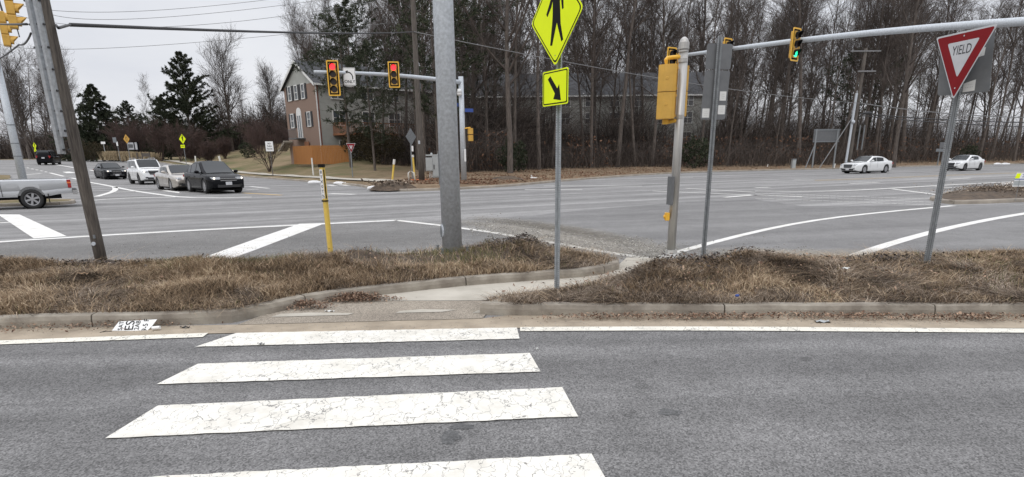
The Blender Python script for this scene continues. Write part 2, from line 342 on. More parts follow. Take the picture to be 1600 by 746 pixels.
def text(s, fr, size, m, parent, name='lettering', d=.004, sx=1., world=True, rot=0., extr=.0006, bold=0.):
    cu = bpy.data.curves.new('t', 'FONT'); cu.body = s; cu.size = size; cu.align_x = 'CENTER'; cu.align_y = 'CENTER'; cu.extrude = extr; cu.offset = bold; cu.resolution_u = 3
    o = bpy.data.objects.new('t', cu); C.objects.link(o); dg = bpy.context.evaluated_depsgraph_get(); me = bpy.data.meshes.new_from_object(o.evaluated_get(dg)); bpy.data.objects.remove(o); bpy.data.curves.remove(cu)
    og, t, u, n_ = fr; c_, s_ = math.cos(rot), math.sin(rot); t2, u2 = t*c_+u*s_, u*c_-t*s_
    p = og+n_*d
    me.transform(Matrix((( t2[0]*sx, u2[0], n_[0], p[0]), (t2[1]*sx, u2[1], n_[1], p[1]), (t2[2]*sx, u2[2], n_[2], p[2]), (0, 0, 0, 1))))
    me.name = name; me.materials.clear(); me.materials.append(M[m]); return link(name, me, parent, world)
def copy_tree(o, loc, rz=None, sc=None, label=None, group=None):
    r = o.copy(); C.objects.link(r); r.location = loc
    if rz is not None: r.rotation_euler = (0, 0, rz)
    if sc is not None: r.scale = (sc, sc, sc) if np.isscalar(sc) else sc
    if label: r['label'] = label
    if group: r['group'] = group
    def rec(a, b):
        for ch in list(a.children):
            c = ch.copy(); C.objects.link(c); c.parent = b; rec(ch, c)
    rec(o, r); return r
def rrect(w, h, r, k=4, cx=0, cy=0):
    return [(cx+sx*(w/2-r)+r*math.cos(a), cy+sy*(h/2-r)+r*math.sin(a)) for sx, sy, a0 in ((1, -1, -90), (1, 1, 0), (-1, 1, 90), (-1, -1, 180)) for a in [R(a0+90*i/k) for i in range(k+1)]]
def rpoly(P, r, k=4):                             # polygon with rounded corners
    out = []; n_ = len(P); P = [np.array(p, float) for p in P]
    for i in range(n_):
        a, b, c = P[i-1], P[i], P[(i+1) % n_]; e1 = (a-b)/np.linalg.norm(a-b); e2 = (c-b)/np.linalg.norm(c-b)
        for j in range(k+1):
            t_ = j/k; q0 = b+e1*r; q1 = b+e2*r; out.append(tuple((1-t_)**2*q0+2*t_*(1-t_)*b+t_**2*q1))
    return out
def inside(poly, x, y):
    c = np.zeros(np.shape(x), bool); n_ = len(poly)
    for i in range(n_):
        x1, y1 = poly[i]; x2, y2 = poly[i-1]
        k = ((y1 > y) != (y2 > y)); c ^= k & (x < (x2-x1)*(y-y1)/((y2-y1) if y2 != y1 else 1e-9)+x1)
    return c
def dist(poly, x, y, closed=True):
    d = np.full(np.shape(x), 1e9); n_ = len(poly)
    for i in range(0 if closed else 1, n_):
        a = np.array(poly[i-1]); b = np.array(poly[i]); e = b-a; L2 = e@e+1e-12
        t_ = np.clip(((x-a[0])*e[0]+(y-a[1])*e[1])/L2, 0, 1); d = np.minimum(d, np.hypot(x-a[0]-t_*e[0], y-a[1]-t_*e[1]))
    return d
def sheet(poly, zf, sp, name, m, label=None, kind='structure', parent=None, smooth=True, jitter=.0):
    poly = [tuple(map(float, p[:2])) for p in poly]
    P = np.array(poly); dense = []
    for i in range(len(P)):
        a, b = P[i], P[(i+1) % len(P)]; k = max(1, int(np.linalg.norm(b-a)/sp)); dense += [tuple(a+(b-a)*j/k) for j in range(k)]
    x, y = np.meshgrid(np.arange(P[:, 0].min(), P[:, 0].max(), sp), np.arange(P[:, 1].min(), P[:, 1].max(), sp)); x = x.ravel(); y = y.ravel()
    x = x+rng.normal(0, .15*sp, len(x)); y = y+rng.normal(0, .15*sp, len(y))
    k = inside(poly, x, y) & (dist(poly, x, y) > .4*sp); pts = dense+list(zip(x[k], y[k])); nb = len(dense)
    r = delaunay_2d_cdt([Vector(p) for p in pts], [(i, (i+1) % nb) for i in range(nb)], [], 1, 1e-5)
    v = np.array([tuple(p) for p in r[0]]); z = zf(v[:, 0], v[:, 1])
    me = bpy.data.meshes.new(name); me.from_pydata(np.c_[v, z].tolist(), [], r[2])
    bm = bmesh.new(); bm.from_mesh(me); bmesh.ops.recalc_face_normals(bm, faces=bm.faces)
    for f in bm.faces:
        if f.normal.z < 0: f.normal_flip()
    bm.to_mesh(me); bm.free()
    me.polygons.foreach_set('use_smooth', np.full(len(me.polygons), smooth)); me.materials.append(M[m])
    o = link(name, me, parent)
    if not parent: props(o, label, None, None, kind)
    return o

# ------------------------------------------------------------------ ground and roads
def gp(l_): return [tuple(G(a, b)[:2]) for a, b in l_]
road = sheet([(-260, -25), (150, -25), (240, 200), (60, 200), (-260, 270)], lambda x, y: H(x, y), 5., 'road', 'asphalt', 'grey asphalt junction of the main road with tyre tracks')
sheet([(-1500, -400), (1500, -400), (1500, 1600), (-1500, 1600)], lambda x, y: 0*x-.6, 150., 'ground', 'verge', 'flat brown ground reaching the horizon')
near = sheet(W2([(-24, -12), (24, -12), (24, 3.3), (5.2, 3.72), (0, 3.86), (-3, 3.8), (-4.8, 3.70), (-24, 2.6)]), lambda x, y: 0*x+.004, 1.5, 'slip_road', 'asphalt_near', 'dark speckled asphalt slip lane with zebra bars')
# darker newer asphalt of the right-hand lane and the gore
patch = gp([(780, 343), (900, 330), (1060, 317), (1180, 312), (1250, 322), (1458, 322), (1600, 320)])+W2([(24, 13.2), (30, 4), (9.6, 4), (9.6, 6.6), (5, 6.4), (2.6, 6.7), (1.2, 7.3)])+gp([(780, 375)])
sheet(patch, lambda x, y: H(x, y)+.004, 1., 'road_patch', 'asphalt_patch', 'newer darker asphalt lane behind the islands')
gore = gp([(0, 380), (480, 352), (620, 346)])+W2([(.3, 8.9), (1.1, 7.5), (.5, 6.9), (-6, 6.5), (-14, 7)])
sheet(gore, lambda x, y: H(x, y)+.0062, 1., 'painted_gore', 'asphalt_island', 'hatched asphalt gore behind the left grass island')
# concrete gutter between kerb and edge line
sheet(W2([(-24, 2.5), (-9, 3.42), (-4.8, 3.74), (-3, 3.84), (0, 3.9), (5.2, 3.76), (9.6, 3.6), (24, 3.3), (24, 3.7), (9.5, 3.95), (5.2, 4.08), (0, 4.25), (-.3, 4.16), (-2.75, 4.06), (-5.1, 4.02), (-9, 3.76), (-24, 2.9)]),
      lambda x, y: 0*x+.008, .6, 'gutter', 'gutter', 'sandy concrete gutter along the island kerbs')
sheet(W2([(-2.78, 4.05), (-.3, 4.15), (-.2, 4.62), (-.3, 4.7), (-1.75, 4.74), (-1.8, 4.92), (-2.3, 4.72), (-2.65, 4.4)]), lambda x, y: 0*x+.012, .4, 'ramp', 'asphalt_ramp', 'worn gritty ramp apron between the two islands')
pathpoly = [(-1.85, 4.75), (-1.72, 4.73), (-.38, 4.70), (.2, 4.8), (.7, 5.1), (1.3, 5.5), (2.4, 5.7), (3.6, 5.95), (3.6, 6.3), (2.7, 6.6), (1.9, 6.75), (1.6, 6.2), (1.42, 5.9), (.8, 5.64), (0, 5.48), (-.8, 5.28), (-1.5, 5.03), (-1.8, 4.92)]
sheet(W2(pathpoly), lambda x, y: 0*x+.016, .4, 'path', 'concrete', 'pale concrete path cut through between the grass islands')
# worn pale patches on the apron
for k, pl in enumerate([[(-2.55, 4.24), (-1.75, 4.28), (-1.7, 4.33), (-2.2, 4.36), (-2.5, 4.33)], [(-1.25, 4.32), (-.75, 4.34), (-.6, 4.40), (-1., 4.43), (-1.22, 4.38)], [(-.42, 4.3), (-.1, 4.3), (-.1, 4.4), (-.36, 4.39)]]):
    sheet(W2(pl), lambda x, y: 0*x+.0165, .2, 'ramp_patch', 'concrete', 'pale worn patch on the ramp apron')

# islands ------------------------------------------------------------------
def fbm(x, y, s, seed):
    r_ = np.random.default_rng(seed); z = 0*x; a = 1.
    for o_ in range(4):
        for _ in range(3):
            k = r_.normal(size=2); k = k/np.linalg.norm(k)*s*2**o_*r_.uniform(.7, 1.3); z = z+a*np.sin(x*k[0]+y*k[1]+r_.uniform(0, 6.3))/3
        a *= .5
    return z
L_ISL = W2([(-24, 2.9), (-9, 3.76), (-5.1, 4.02), (-2.88, 4.09), (-2.70, 4.22), (-2.56, 4.42), (-2.25, 4.68), (-1.75, 4.88), (-.8, 5.23), (.09, 5.44), (.89, 5.59), (1.42, 5.8), (1.7, 6.15), (1.6, 6.5), (1.0, 6.9), (.1, 7.1), (-1.5, 6.95), (-3.5, 6.45), (-5.2, 6.05), (-7.5, 6.15), (-10, 6.4), (-15, 7.), (-24, 7.2)])
R_ISL = W2([(-.34, 4.28), (-.02, 4.22), (5.2, 4.06), (9.4, 3.93), (9.7, 4.3), (9.5, 6.3), (7.6, 6.45), (5.2, 6.3), (4, 6.1), (3, 5.9), (2.2, 5.68), (1.5, 5.42), (.95, 5.05), (.45, 4.8), (-.05, 4.6), (-.36, 4.45)])
_r = np.random.default_rng(17)
def more(xa, xb, ya, yb, n): return [(_r.uniform(xa, xb), _r.uniform(ya, yb), _r.uniform(.1, .32), _r.uniform(.06, .16), _r.uniform(.02, .085)) for _ in range(n)]
def bumps(x, y, L_): return sum(a*np.exp(-(((x/KX-cx)/sx)**2+((y/KY-cy)/sy)**2)) for cx, cy, sx, sy, a in L_)
LB = [(.1, 6.3, .6, .45, .19), (-.9, 6.3, .6, .4, .06), (-2.6, 6.2, .8, .4, .1), (-5.5, 6., 1., .5, .07), (-7, 5.7, .8, .5, .12), (-4, 5.6, 1.6, .8, .08), (-2.2, 6.3, .3, .25, .05), (.15, 6.4, .25, .2, .03)]+more(-9, 1, 4.6, 6.9, 60)
RB = [(3.0, 5.3, 1.0, .45, .16), (1.7, 5.25, .6, .3, .17), (3.3, 5.5, .5, .3, .07), (5.1, 5.4, .7, .4, .08), (4.2, 5.1, 1.2, .5, .04), (6.6, 5.3, 1., .5, .10), (2.4, 4.8, 1.4, .4, .06), (.6, 4.75, .4, .3, .07)]+more(0, 9, 4.5, 6.1, 60)
def zL(x, y): d = dist(L_ISL, x, y); return .11+sst((d-.12)/.5)*(.015+bumps(x, y, LB)+.035*fbm(x, y, 4., 3))
def zR(x, y): d = dist(R_ISL, x, y); return .11+sst((d-.12)/.4)*(.0+bumps(x, y, RB)+.035*fbm(x, y, 4., 5))
def inset(poly, d):
    P = [np.array(p) for p in poly]; out = []; n_ = len(P)
    for i in range(n_):
        e1 = P[i]-P[i-1]; e2 = P[(i+1) % n_]-P[i]; e1 = e1/np.linalg.norm(e1); e2 = e2/np.linalg.norm(e2)
        n1 = np.array([-e1[1], e1[0]]); n2 = np.array([-e2[1], e2[0]]); nn = n1+n2; nn /= max(.5, nn@nn/2)**.5*np.linalg.norm(nn)**0+1e-9
        nn = (n1+n2)/(1+n1@n2+1e-6); out.append(tuple(P[i]+nn*d))
    return out
def kerb(poly, name, zb=None, m='kerb', w=.15, h=.125, seg=2.4, closed=True, gap=.016, label=None, flip=1, close_in=0):
    # swept concrete kerb, cast in lengths with open joints
    P = [np.array(p, float) for p in poly]
    if closed: P = P+[P[0]]
    for _ in range(2):                            # round the corners a little
        Q = [P[0]]
        for a, b in zip(P[:-1], P[1:]): Q += [a*.8+b*.2, a*.2+b*.8]
        P = Q+[P[-1]]
    P = np.array(P); e = np.diff(P, axis=0); L_ = np.r_[0, np.cumsum(np.linalg.norm(e, axis=1))]
    mb = MB(); s = 0.; prof = [(0, -.05), (.004, h*.6), (.018, h*.93), (.035, h), (w-.02, h+.003), (w, h-.012), (w, -.05)]
    while s < L_[-1]-.05:
        s2 = min(s+seg*random.uniform(.85, 1.15), L_[-1]); ss = np.unique(np.r_[np.linspace(s, s2-gap, max(3, int((s2-s)/.35))), ]); rows = []
        for q in ss:
            i = min(len(e)-1, max(0, np.searchsorted(L_, q)-1)); t_ = (q-L_[i])/max(1e-6, L_[i+1]-L_[i]); p = P[i]+e[i]*t_
            lo = P[max(0, i-1)]; hi = P[min(len(P)-1, i+2)]; d = hi-lo; d /= np.linalg.norm(d)+1e-9; nn = np.array([-d[1], d[0]])*flip
            zz = float(zb(p[0], p[1])) if zb else 0.; j = .003*math.sin(q*9)+.002*math.sin(q*23)
            rows.append([(p[0]+nn[0]*(a+j), p[1]+nn[1]*(a+j), zz+b_+(j if b_ > .05 else 0)) for a, b_ in prof])
        A = np.array(rows); mb.grid(A); k0 = mb.n
        for r_ in (A[0], A[-1]): mb.add(r_, [tuple(range(len(r_)))])
        s = s2
    o = part(mb, name, m, None, False); return props(o, label, None, None, 'structure')
sheet(inset(L_ISL, .14), zL, .12, 'island_soil', 'dirt', 'bumpy earth of the left grass island')
sheet(inset(R_ISL, .14), zR, .12, 'island_soil', 'dirt', 'bumpy earth of the right grass island')
kerb(L_ISL, 'kerb', label='stained concrete kerb round the left grass island')
kerb(R_ISL, 'kerb', label='stained concrete kerb round the right grass island')

# far side: lawn on the left running into the leaf-covered edge of the wood
CURB = W2([(-230, 128), (-180, 118), (-130, 108), (-85, 90), (-58, 69.5)]) + gp([(300, 264.5), (380, 276.5), (486, 285), (560, 291), (590, 298.5), (612, 300), (693, 298), (781, 293), (811, 290.6), (884, 283.6), (989, 275), (1093, 269.7), (1180, 267.3), (1260, 265.4), (1340, 263.6), (1420, 261), (1500, 258.6), (1600, 256.4)]) + W2([(110, 73), (230, 112)])
def rise(x, y, d):
    k = sst((x+60)/12)*sst((-8-x)/10)
    return d*.032*(1-k)+k*(.02*np.minimum(d, 4)+.165*np.maximum(0, d-4))
def zT(x, y):
    x = np.asarray(x, float); y = np.asarray(y, float); d = dist(CURB, x, y, False); r_ = rise(x, y, d)
    r_ = np.where(r_ > 3.2, 3.2+(r_-3.2)*.25, r_)
    return H(x, y)+.11+sst((d-.15)/1.5)*.04+np.minimum(r_, 7.)+.06*fbm(x, y, .7, 9)*sst((d-.5)/3)
sheet(inset(CURB+[(600, 350), (600, 1100), (-600, 1100), (-600, 250)], .1)[:len(CURB)]+[(420, 270), (420, 700), (-420, 700), (-420, 240)], zT, 3., 'verge', 'verge', 'brown winter lawn and leaf covered wood floor beyond the far kerb')
kerb(CURB, 'kerb', zb=H, m='kerb_far', seg=6, closed=False, label='long pale kerb along the far side of the junction')
def off(pl, a):
    P = [np.array(p) for p in pl]; o = []
    for i, p in enumerate(P):
        d = P[min(i+1, len(P)-1)]-P[max(i-1, 0)]; d /= np.linalg.norm(d); o.append(tuple(p+np.array([-d[1], d[0]])*a))
    return o
walk = CURB[3:9]
sheet(off(walk, 1.3)+off(walk, 2.6)[::-1], lambda x, y: zT(x, y)+.06, 1., 'sidewalk', 'concrete', 'pale concrete sidewalk between kerb and lawn')

# left island under the tall steel pole, right median with mulch
LI = W2([(-17.4, 16.9), (-17.9, 16.2), (-21, 15.9), (-40, 20), (-70, 27), (-70, 38), (-46, 39.5), (-34, 29), (-22, 18.6), (-18.2, 17.7)])
def zI(poly, h=.12, b=0.05): return lambda x, y: h+sst((dist(poly, x, y)-.15)/.8)*(b+.03*fbm(x, y, 3., 2))+H(x, y)
LI = LI if sum(a[0]*b[1]-b[0]*a[1] for a, b in zip(LI, LI[1:]+LI[:1])) > 0 else LI[::-1]
sheet(inset(LI, .12), zI(LI), .6, 'island_soil', 'verge', 'brown grass island behind the silver pickup')
kerb(LI, 'kerb', m='kerb_far', zb=H, label='kerb round the island behind the silver pickup')
RI = gp([(1452, 313), (1480, 320), (1530, 319), (1600, 316)])+W2([(28, 16), (28, 22)])+gp([(1600, 299), (1520, 300), (1478, 304)])
zRI = zI(RI, .12, .16)
sheet(inset(RI, .12), zRI, .3, 'island_soil', 'dirt', 'mulch covered median nose on the right')
kerb(RI, 'kerb', m='kerb_far', label='pale kerb round the mulch covered median nose')
# mulch mound at the far corner
def lump(cx, cy, z0, rx, ry, h, name, m, label, cat, seed=1, kind='stuff'):
    mb = MB(); a = np.linspace(0, 2*math.pi, 29)[:-1]; rr = np.linspace(0, 1, 9)
    P = [[(cx+rx*r_*math.cos(t_)*(1+.12*math.sin(3*t_+seed)), cy+ry*r_*math.sin(t_)*(1+.1*math.sin(4*t_+seed)), z0-.04+h*(1-r_**2)*(1+.25*math.sin(5*t_+seed)*r_)+random.uniform(-.03, .03)*h*2) for t_ in a] for r_ in rr]
    A = np.array(P); A = np.concatenate([A, A[:, :1]], 1); mb.grid(A); return solo(mb, name, m, label, cat, kind=kind, smooth=True)
p = G(598, 299); lump(p[0]+.4, p[1]+.4, .1, 1.3, 1.2, .42, 'mulch_mound', 'dirt', 'dark mulch heap at the far kerb corner', 'mulch')
p = G(800, 288); lump(p[0]-.3, p[1]+2.3, .12, 1.4, 1.1, .35, 'mulch_mound', 'dirt', 'brown mulch heap on the far verge beside the tilted sandbag', 'mulch', 4)

# ------------------------------------------------------------------ painted markings (children of the road they lie on)
def ribbon(mb, pts, w, z=.0085, dz=H, step=1.2, raw_=False):
    P = np.array([G(a, b)[:2] if not raw_ else (a, b) for a, b in pts])
    Q = [P[0]]
    for a, b in zip(P[:-1], P[1:]):
        k = max(1, int(np.linalg.norm(b-a)/step)); Q += [a+(b-a)*(i+1)/k for i in range(k)]
    Q = np.array(Q)
    if len(pts) > 2:
        for _ in range(3): Q[1:-1] = Q[1:-1]*.5+(Q[:-2]+Q[2:])*.25
    T = np.gradient(Q, axis=0); T /= np.linalg.norm(T, axis=1)[:, None]; w = w if raw_ else w*(1+.45*np.abs(T[:, 0]))[:, None]
    n_ = np.c_[-T[:, 1], T[:, 0]]*w/2
    A, B = Q-n_, Q+n_; mb.grid(np.stack([np.c_[A, dz(A[:, 0], A[:, 1])+z], np.c_[B, dz(B[:, 0], B[:, 1])+z]], 1))
def quadp(mb, pts, z=.008):
    P = np.array([G(a, b)[:2] for a, b in pts]); mb.add(np.c_[P, H(P[:, 0], P[:, 1])+z], [tuple(range(len(P)))])
zf = lambda x, y: 0*x
mb = MB()                                          # the zebra bars
bars = [([(-2.84, 3.54), (0.07, 3.64), (0.05, 3.90), (-2.66, 3.84)]), ([(-2.66, 2.90), (.22, 3.03), (.15, 3.35), (-2.58, 3.22)]),
        ([(-2.46, 2.28), (.42, 2.45), (.36, 2.80), (-2.42, 2.62)]), ([(-2.02, 1.62), (.5, 1.80), (.44, 2.10), (-1.93, 1.957)]), ([(-2.2, 1.05), (.7, 1.2), (.68, 1.5), (-2.1, 1.36)])]
mb = MB()
for q in bars:
    (a, b, c, d) = [np.array(k)*np.array([KX, KY]) for k in q]; n1 = 40
    lo = [a+(b-a)*i/n1+np.array([0, random.uniform(-.006, .006)]) for i in range(n1+1)]; hi = [d+(c-d)*i/n1+np.array([0, random.uniform(-.006, .006)]) for i in range(n1+1)]
    mb.grid(np.stack([np.c_[lo, np.full(n1+1, .0125)], np.c_[hi, np.full(n1+1, .0125)]], 1))
part(mb, 'crosswalk_bars', 'paint', near, False)
mb = MB(); ribbon(mb, W2([(-24, 2.35), (-9, 3.35), (-4.76, 3.68), (-2.93, 3.80)]), .15, .0125, zf, .5, True); ribbon(mb, W2([(.08, 3.86), (1.5, 3.85), (4.75, 3.70), (9.5, 3.55), (24, 3.15)]), .15, .0125, zf, .5, True)
part(mb, 'edge_line', 'paint_edge', near, False)
mb = MB()
ribbon(mb, [(-60, 383), (0, 378), (130, 369), (300, 361), (480, 351), (620, 345)], .2)
ribbon(mb, [(620, 345), (700, 352), (780, 363), (850, 376), (900, 388.5), (960, 399), (1022, 406)], .15)
ribbon(mb, [(1008, 409), (1060, 394), (1100, 382.5), (1200, 357), (1300, 340), (1400, 330), (1490, 322)], .14, .0085)
ribbon(mb, [(1306, 411), (1345, 396), (1380, 384), (1450, 364), (1520, 348), (1600, 334), (1700, 320)], .17)
quadp(mb, [(290, 413), (345, 411), (400, 391), (508, 349.5), (468, 350.5), (400, 374)], .0088)
quadp(mb, [(-4, 335.5), (30.6, 335.8), (104.6, 370), (53, 373.5)], .0088)
ribbon(mb, [(0, 349), (15, 348)], .2)
ribbon(mb, [(116, 262.5), (71, 256)], .25); ribbon(mb, [(78, 270.5), (122, 280.5), (156, 288), (179, 292.6), (210, 299), (275, 308), (315.5, 312), (393, 308.5)], .22)
ribbon(mb, [(140, 266), (157, 269.5)], .22); ribbon(mb, [(179, 292.6), (181.5, 296.5), (175.7, 300.7), (150.6, 307.7)], .25); ribbon(mb, [(179, 300.7), (193.6, 299), (212, 299.4)], .22)
ribbon(mb, [(140, 314), (151, 313), (192, 308.8), (275, 308.3)], .22); ribbon(mb, [(36, 273.5), (64, 271.5)], .3); quadp(mb, [(97.5, 269), (108, 268.5), (121, 270.5), (104, 271)], .008)
quadp(mb, [(252, 298.5), (262, 297.5), (281, 300.5), (280, 302.5)]); ribbon(mb, [(391, 292), (420, 294.8)], .2); ribbon(mb, [(385, 297), (404, 296)], .2)
for k in range(6): ribbon(mb, [(35+k*7, 261+k*1.5), (38.5+k*7, 261.8+k*1.5)], .15)
for a in ((512, 289.5, 524, 291), (530, 289, 545, 290.5), (548, 288, 562, 289.5), (515, 303, 554, 304.2)): ribbon(mb, [a[:2], a[2:]], .3)
ribbon(mb, [(1180, 299), (1254, 302), (1310, 299.5), (1390.6, 294.8), (1480, 289.5), (1585, 284.5)], .2)
ribbon(mb, [(1020, 299), (1180, 305.5), (1254, 308)], .16); ribbon(mb, [(1072, 294.8), (1180, 301)], .16); ribbon(mb, [(1132, 309), (1180, 305)], .2)
for a in ((1394, 295.7, 1466, 305), (1460, 292, 1534, 297), (1241, 281.5, 1273, 281.5), (1328, 287.3, 1373, 285.5), (1482, 280.4, 1517, 278.5), (1180, 294, 1202, 293), (850, 291, 1003, 291.3), (1036, 277.6, 1083, 277.6), (1555, 289, 1588, 292), (1566, 288.5, 1590, 284.5), (820, 297, 910, 296.4)): ribbon(mb, [a[:2], a[2:]], .2)
part(mb, 'lane_lines', 'paint_far', road, False)
mb = MB()
for y0, y1 in ((310.5, 321), (305.5, 316.5), (302.8, 311.5)):
    for k in range(26):
        a = k/26; b2 = (k+.88)/26; ribbon(mb, [(1180+276*a, y0+(y1-y0)*a), (1180+276*b2, y0+(y1-y0)*b2)], .08)
part(mb, 'rumble_line', 'paint_far', road, False)
mb = MB(); ribbon(mb, [(1273, 282), (1379, 278.3), (1480, 274), (1600, 269.8)], .12); ribbon(mb, [(1273, 283.2), (1379, 279.4), (1480, 275), (1600, 270.6)], .1); ribbon(mb, [(380, 302), (440, 305.5)], .2)
part(mb, 'centre_line', 'paint_yellow', road, False)

# darker tar spots and a worn smear on the slip lane
_q = np.random.default_rng(4)
for k, (px, py, w_, h_) in enumerate([(1045, 646, .085, .06), (703, 684, .06, .10), (722, 668, .09, .04), (590, 641, .04, .02), (620, 733, .035, .03)]):
    c_ = at(px, py); a_ = np.linspace(0, 2*math.pi, 19)[:-1]; mb = MB(); mb.add([(c_[0]+w_*math.cos(t)*(1+_q.normal(0, .18)), c_[1]+h_*math.sin(t)*(1+_q.normal(0, .18)), .0062+.0004*k) for t in a_], [tuple(range(18))]); part(mb, 'tar_spot', 'tar', near, False)

# ------------------------------------------------------------------ grass, leaves, gravel (stuff nobody could count)
def blades(name, poly, zf, n, hmin, hmax, wd, m, label, lean=.5, dens=None, flat=.0, seed=1, cat='grass', d0=.1, curl=.5, clump=.0, coh=0.):
    r_ = np.random.default_rng(seed); P = np.array(poly); x = []; y = []; tot = 0
    while tot < n:
        a = r_.uniform(P[:, 0].min(), P[:, 0].max(), n); b = r_.uniform(P[:, 1].min(), P[:, 1].max(), n)
        if clump:
            k = r_.integers(0, n, n); q = max(1, n//14); a = a[k % q]+r_.normal(0, clump, n); b = b[k % q]+r_.normal(0, clump, n)
        k = inside(poly, a, b); k &= dist(poly, a, b) > d0
        if dens is not None: k &= r_.random(n) < dens(a, b)
        x.append(a[k]); y.append(b[k]); tot += k.sum()
    x = np.concatenate(x)[:n]; y = np.concatenate(y)[:n]; z = zf(x, y)-.01
    hh = r_.uniform(hmin, hmax, n)*(1+.35*fbm(x, y, 5., seed+2)); hh = np.maximum(hh, hmin*.5); th = r_.uniform(0, 2*math.pi, n)*(1-coh)+(1.2+3.5*coh)*fbm(x, y, 3., seed+4)
    ln = hh*lean*r_.uniform(.3, 1.6, n); up = hh*(1-flat*r_.uniform(.3, 1, n))
    dx, dy = np.cos(th)*ln, np.sin(th)*ln; ph = r_.uniform(0, math.pi, n); wx, wy = np.cos(ph)*wd, np.sin(ph)*wd
    V_ = np.zeros((n, 6, 3)); cur = r_.uniform(0, curl, n)
    for i, (s, t_, w_) in enumerate(((0, 0, 1.), (.35, .6, .75), (1., 1., .15))):
        zz = z+up*(t_-cur*(.45 if i == 2 else 0))
        V_[:, 2*i] = np.c_[x+dx*s-wx*w_, y+dy*s-wy*w_, zz]; V_[:, 2*i+1] = np.c_[x+dx*s+wx*w_, y+dy*s+wy*w_, zz]
    b = (np.arange(n)*6)[:, None]; F = np.concatenate([b+np.array([0, 1, 3, 2]), b+np.array([2, 3, 5, 4])])
    return props(link(name, raw(name, V_.reshape(-1, 3), F, m)), label, cat, None, 'stuff')
def dn(s, sd, th=0., k=3.): return lambda a, b: np.clip(.5+k*(fbm(a, b, s, sd)-th), .05, 1)
visL = [p for p in L_ISL if p[0] > -16]; visL = W2([(-11.2, 3.6)])+[p for p in L_ISL if -11 < p[0]]+W2([(-11.2, 7.1)])
blades('grass', visL, zL, 88000, .04, .15, .0034, 'grass', 'straw coloured dry grass standing on the left island', .7, dn(1.6, 21, .05), 0, 1, clump=.035)
blades('grass', visL, zL, 75000, .04, .14, .0036, 'thatch', 'matted grey brown thatch on the left island', 1.9, dn(1.3, 22, .0), .8, 2, coh=.7)
blades('grass', visL, zL, 15000, .10, .24, .003, 'grass', 'long bleached straw lying in swirls on the left island', 2.2, dn(1.2, 27, -.1), .72, 11, coh=.75, curl=1.2)
blades('grass', visL, zL, 5500, .05, .13, .0028, 'green_blade', 'patches of fresh green grass among the dry grass on the left island', .5, lambda a, b: np.exp(-((a+4.3)**2/.5+(b-9.2)**2/.6))+.35*np.exp(-((a+.6)**2/.5+(b-9.4)**2/.6))+.02, 0, 3)
blades('grass', R_ISL, zR, 42000, .04, .13, .0034, 'grass', 'straw coloured tufts on the right island', .7, dn(1.8, 31, .05), .2, 4, clump=.035)
blades('grass', R_ISL, zR, 110000, .04, .15, .0036, 'thatch', 'matted grey brown thatch covering the right island', 1.8, dn(1.5, 37, -.25), .78, 5, coh=.6)
blades('grass', R_ISL, zR, 12000, .10, .22, .003, 'grass', 'long bleached straw lying in swirls on the right island', 2.2, dn(1.2, 28, -.1), .75, 12, coh=.7, curl=1.2)
blades('grass', R_ISL, zR, 1800, .05, .12, .0028, 'green_blade', 'few green blades at the right end of the island', .5, lambda a, b: np.exp(-((a-6.5)**2/.6))+.04, 0, 6)
# tufts hanging over the kerb
kf = W2([(-11, 3.66), (-5.1, 4.07), (-2.95, 4.16), (-2.8, 4.3), (-2.7, 4.5), (-2.95, 4.42), (-5.1, 4.24), (-11, 3.82)])
blades('grass', kf, lambda x, y: 0*x+.12, 3200, .06, .17, .0026, 'grass', 'dry blades hanging over the left kerb', 1.1, lambda a, b: sst((fbm(a, b, 2.5, 9)+.1)*2), .3, 7, d0=.01, curl=1.6)
kf = W2([(.0, 4.25), (5.2, 4.10), (9.4, 3.98), (9.4, 4.2), (5.2, 4.3), (.0, 4.42)])
blades('grass', kf, lambda x, y: 0*x+.12, 5200, .06, .2, .0026, 'thatch', 'dead blades hanging over the right kerb', 1.2, lambda a, b: sst((fbm(a, b, 2.5, 19)+.2)*2), .3, 8, d0=.01, curl=1.8)
def litter(name, cen, n, size, m, label, cat, zf=None, seed=1, h=.03, pile=0.):
    r_ = np.random.default_rng(seed); cen = np.array(cen, float)*np.array([KX, KY, 1, 1.35]); k = r_.integers(0, len(cen), n); c = cen[k]
    x = c[:, 0]+r_.normal(0, 1, n)*c[:, 2]; y = c[:, 1]+r_.normal(0, 1, n)*c[:, 3]
    z = (zf(x, y) if zf else 0*x+.012)+r_.uniform(0, h, n)+pile*np.exp(-((x-c[:, 0])/c[:, 2])**2/2-((y-c[:, 1])/c[:, 3])**2/2)*r_.uniform(0, 1, n)
    a = r_.uniform(0, 6.28, n); s = size*r_.uniform(.5, 1.4, n); t1 = np.c_[np.cos(a), np.sin(a), r_.normal(0, .35, n)]*s[:, None]; t2 = np.c_[-np.sin(a), np.cos(a), r_.normal(0, .45, n)]*(s*r_.uniform(.3, .7, n))[:, None]
    o_ = np.c_[x, y, z+.3*s]; up = np.c_[0*x, 0*x, s*r_.uniform(0, .5, n)]
    V_ = np.stack([o_-t1, o_-t2*.9+up*.2, o_+t1*.9+up, o_+t2+up*.5, ], 1); F = (np.arange(n)*4)[:, None]+np.array([[0, 1, 2, 3]])
    return props(link(name, raw(name, V_.reshape(-1, 3), F, m)), label, cat, None, 'stuff')
litter('leaf_litter', [(1., 4.11, .45, .03), (2.1, 4.08, .35, .03), (1.5, 4.08, .6, .035), (2.9, 4.07, .5, .03), (3.6, 4.03, .35, .04)], 2600, .014, 'leaves', 'brown dead leaves gathered along the foot of the right kerb', 'leaves', pile=.05)
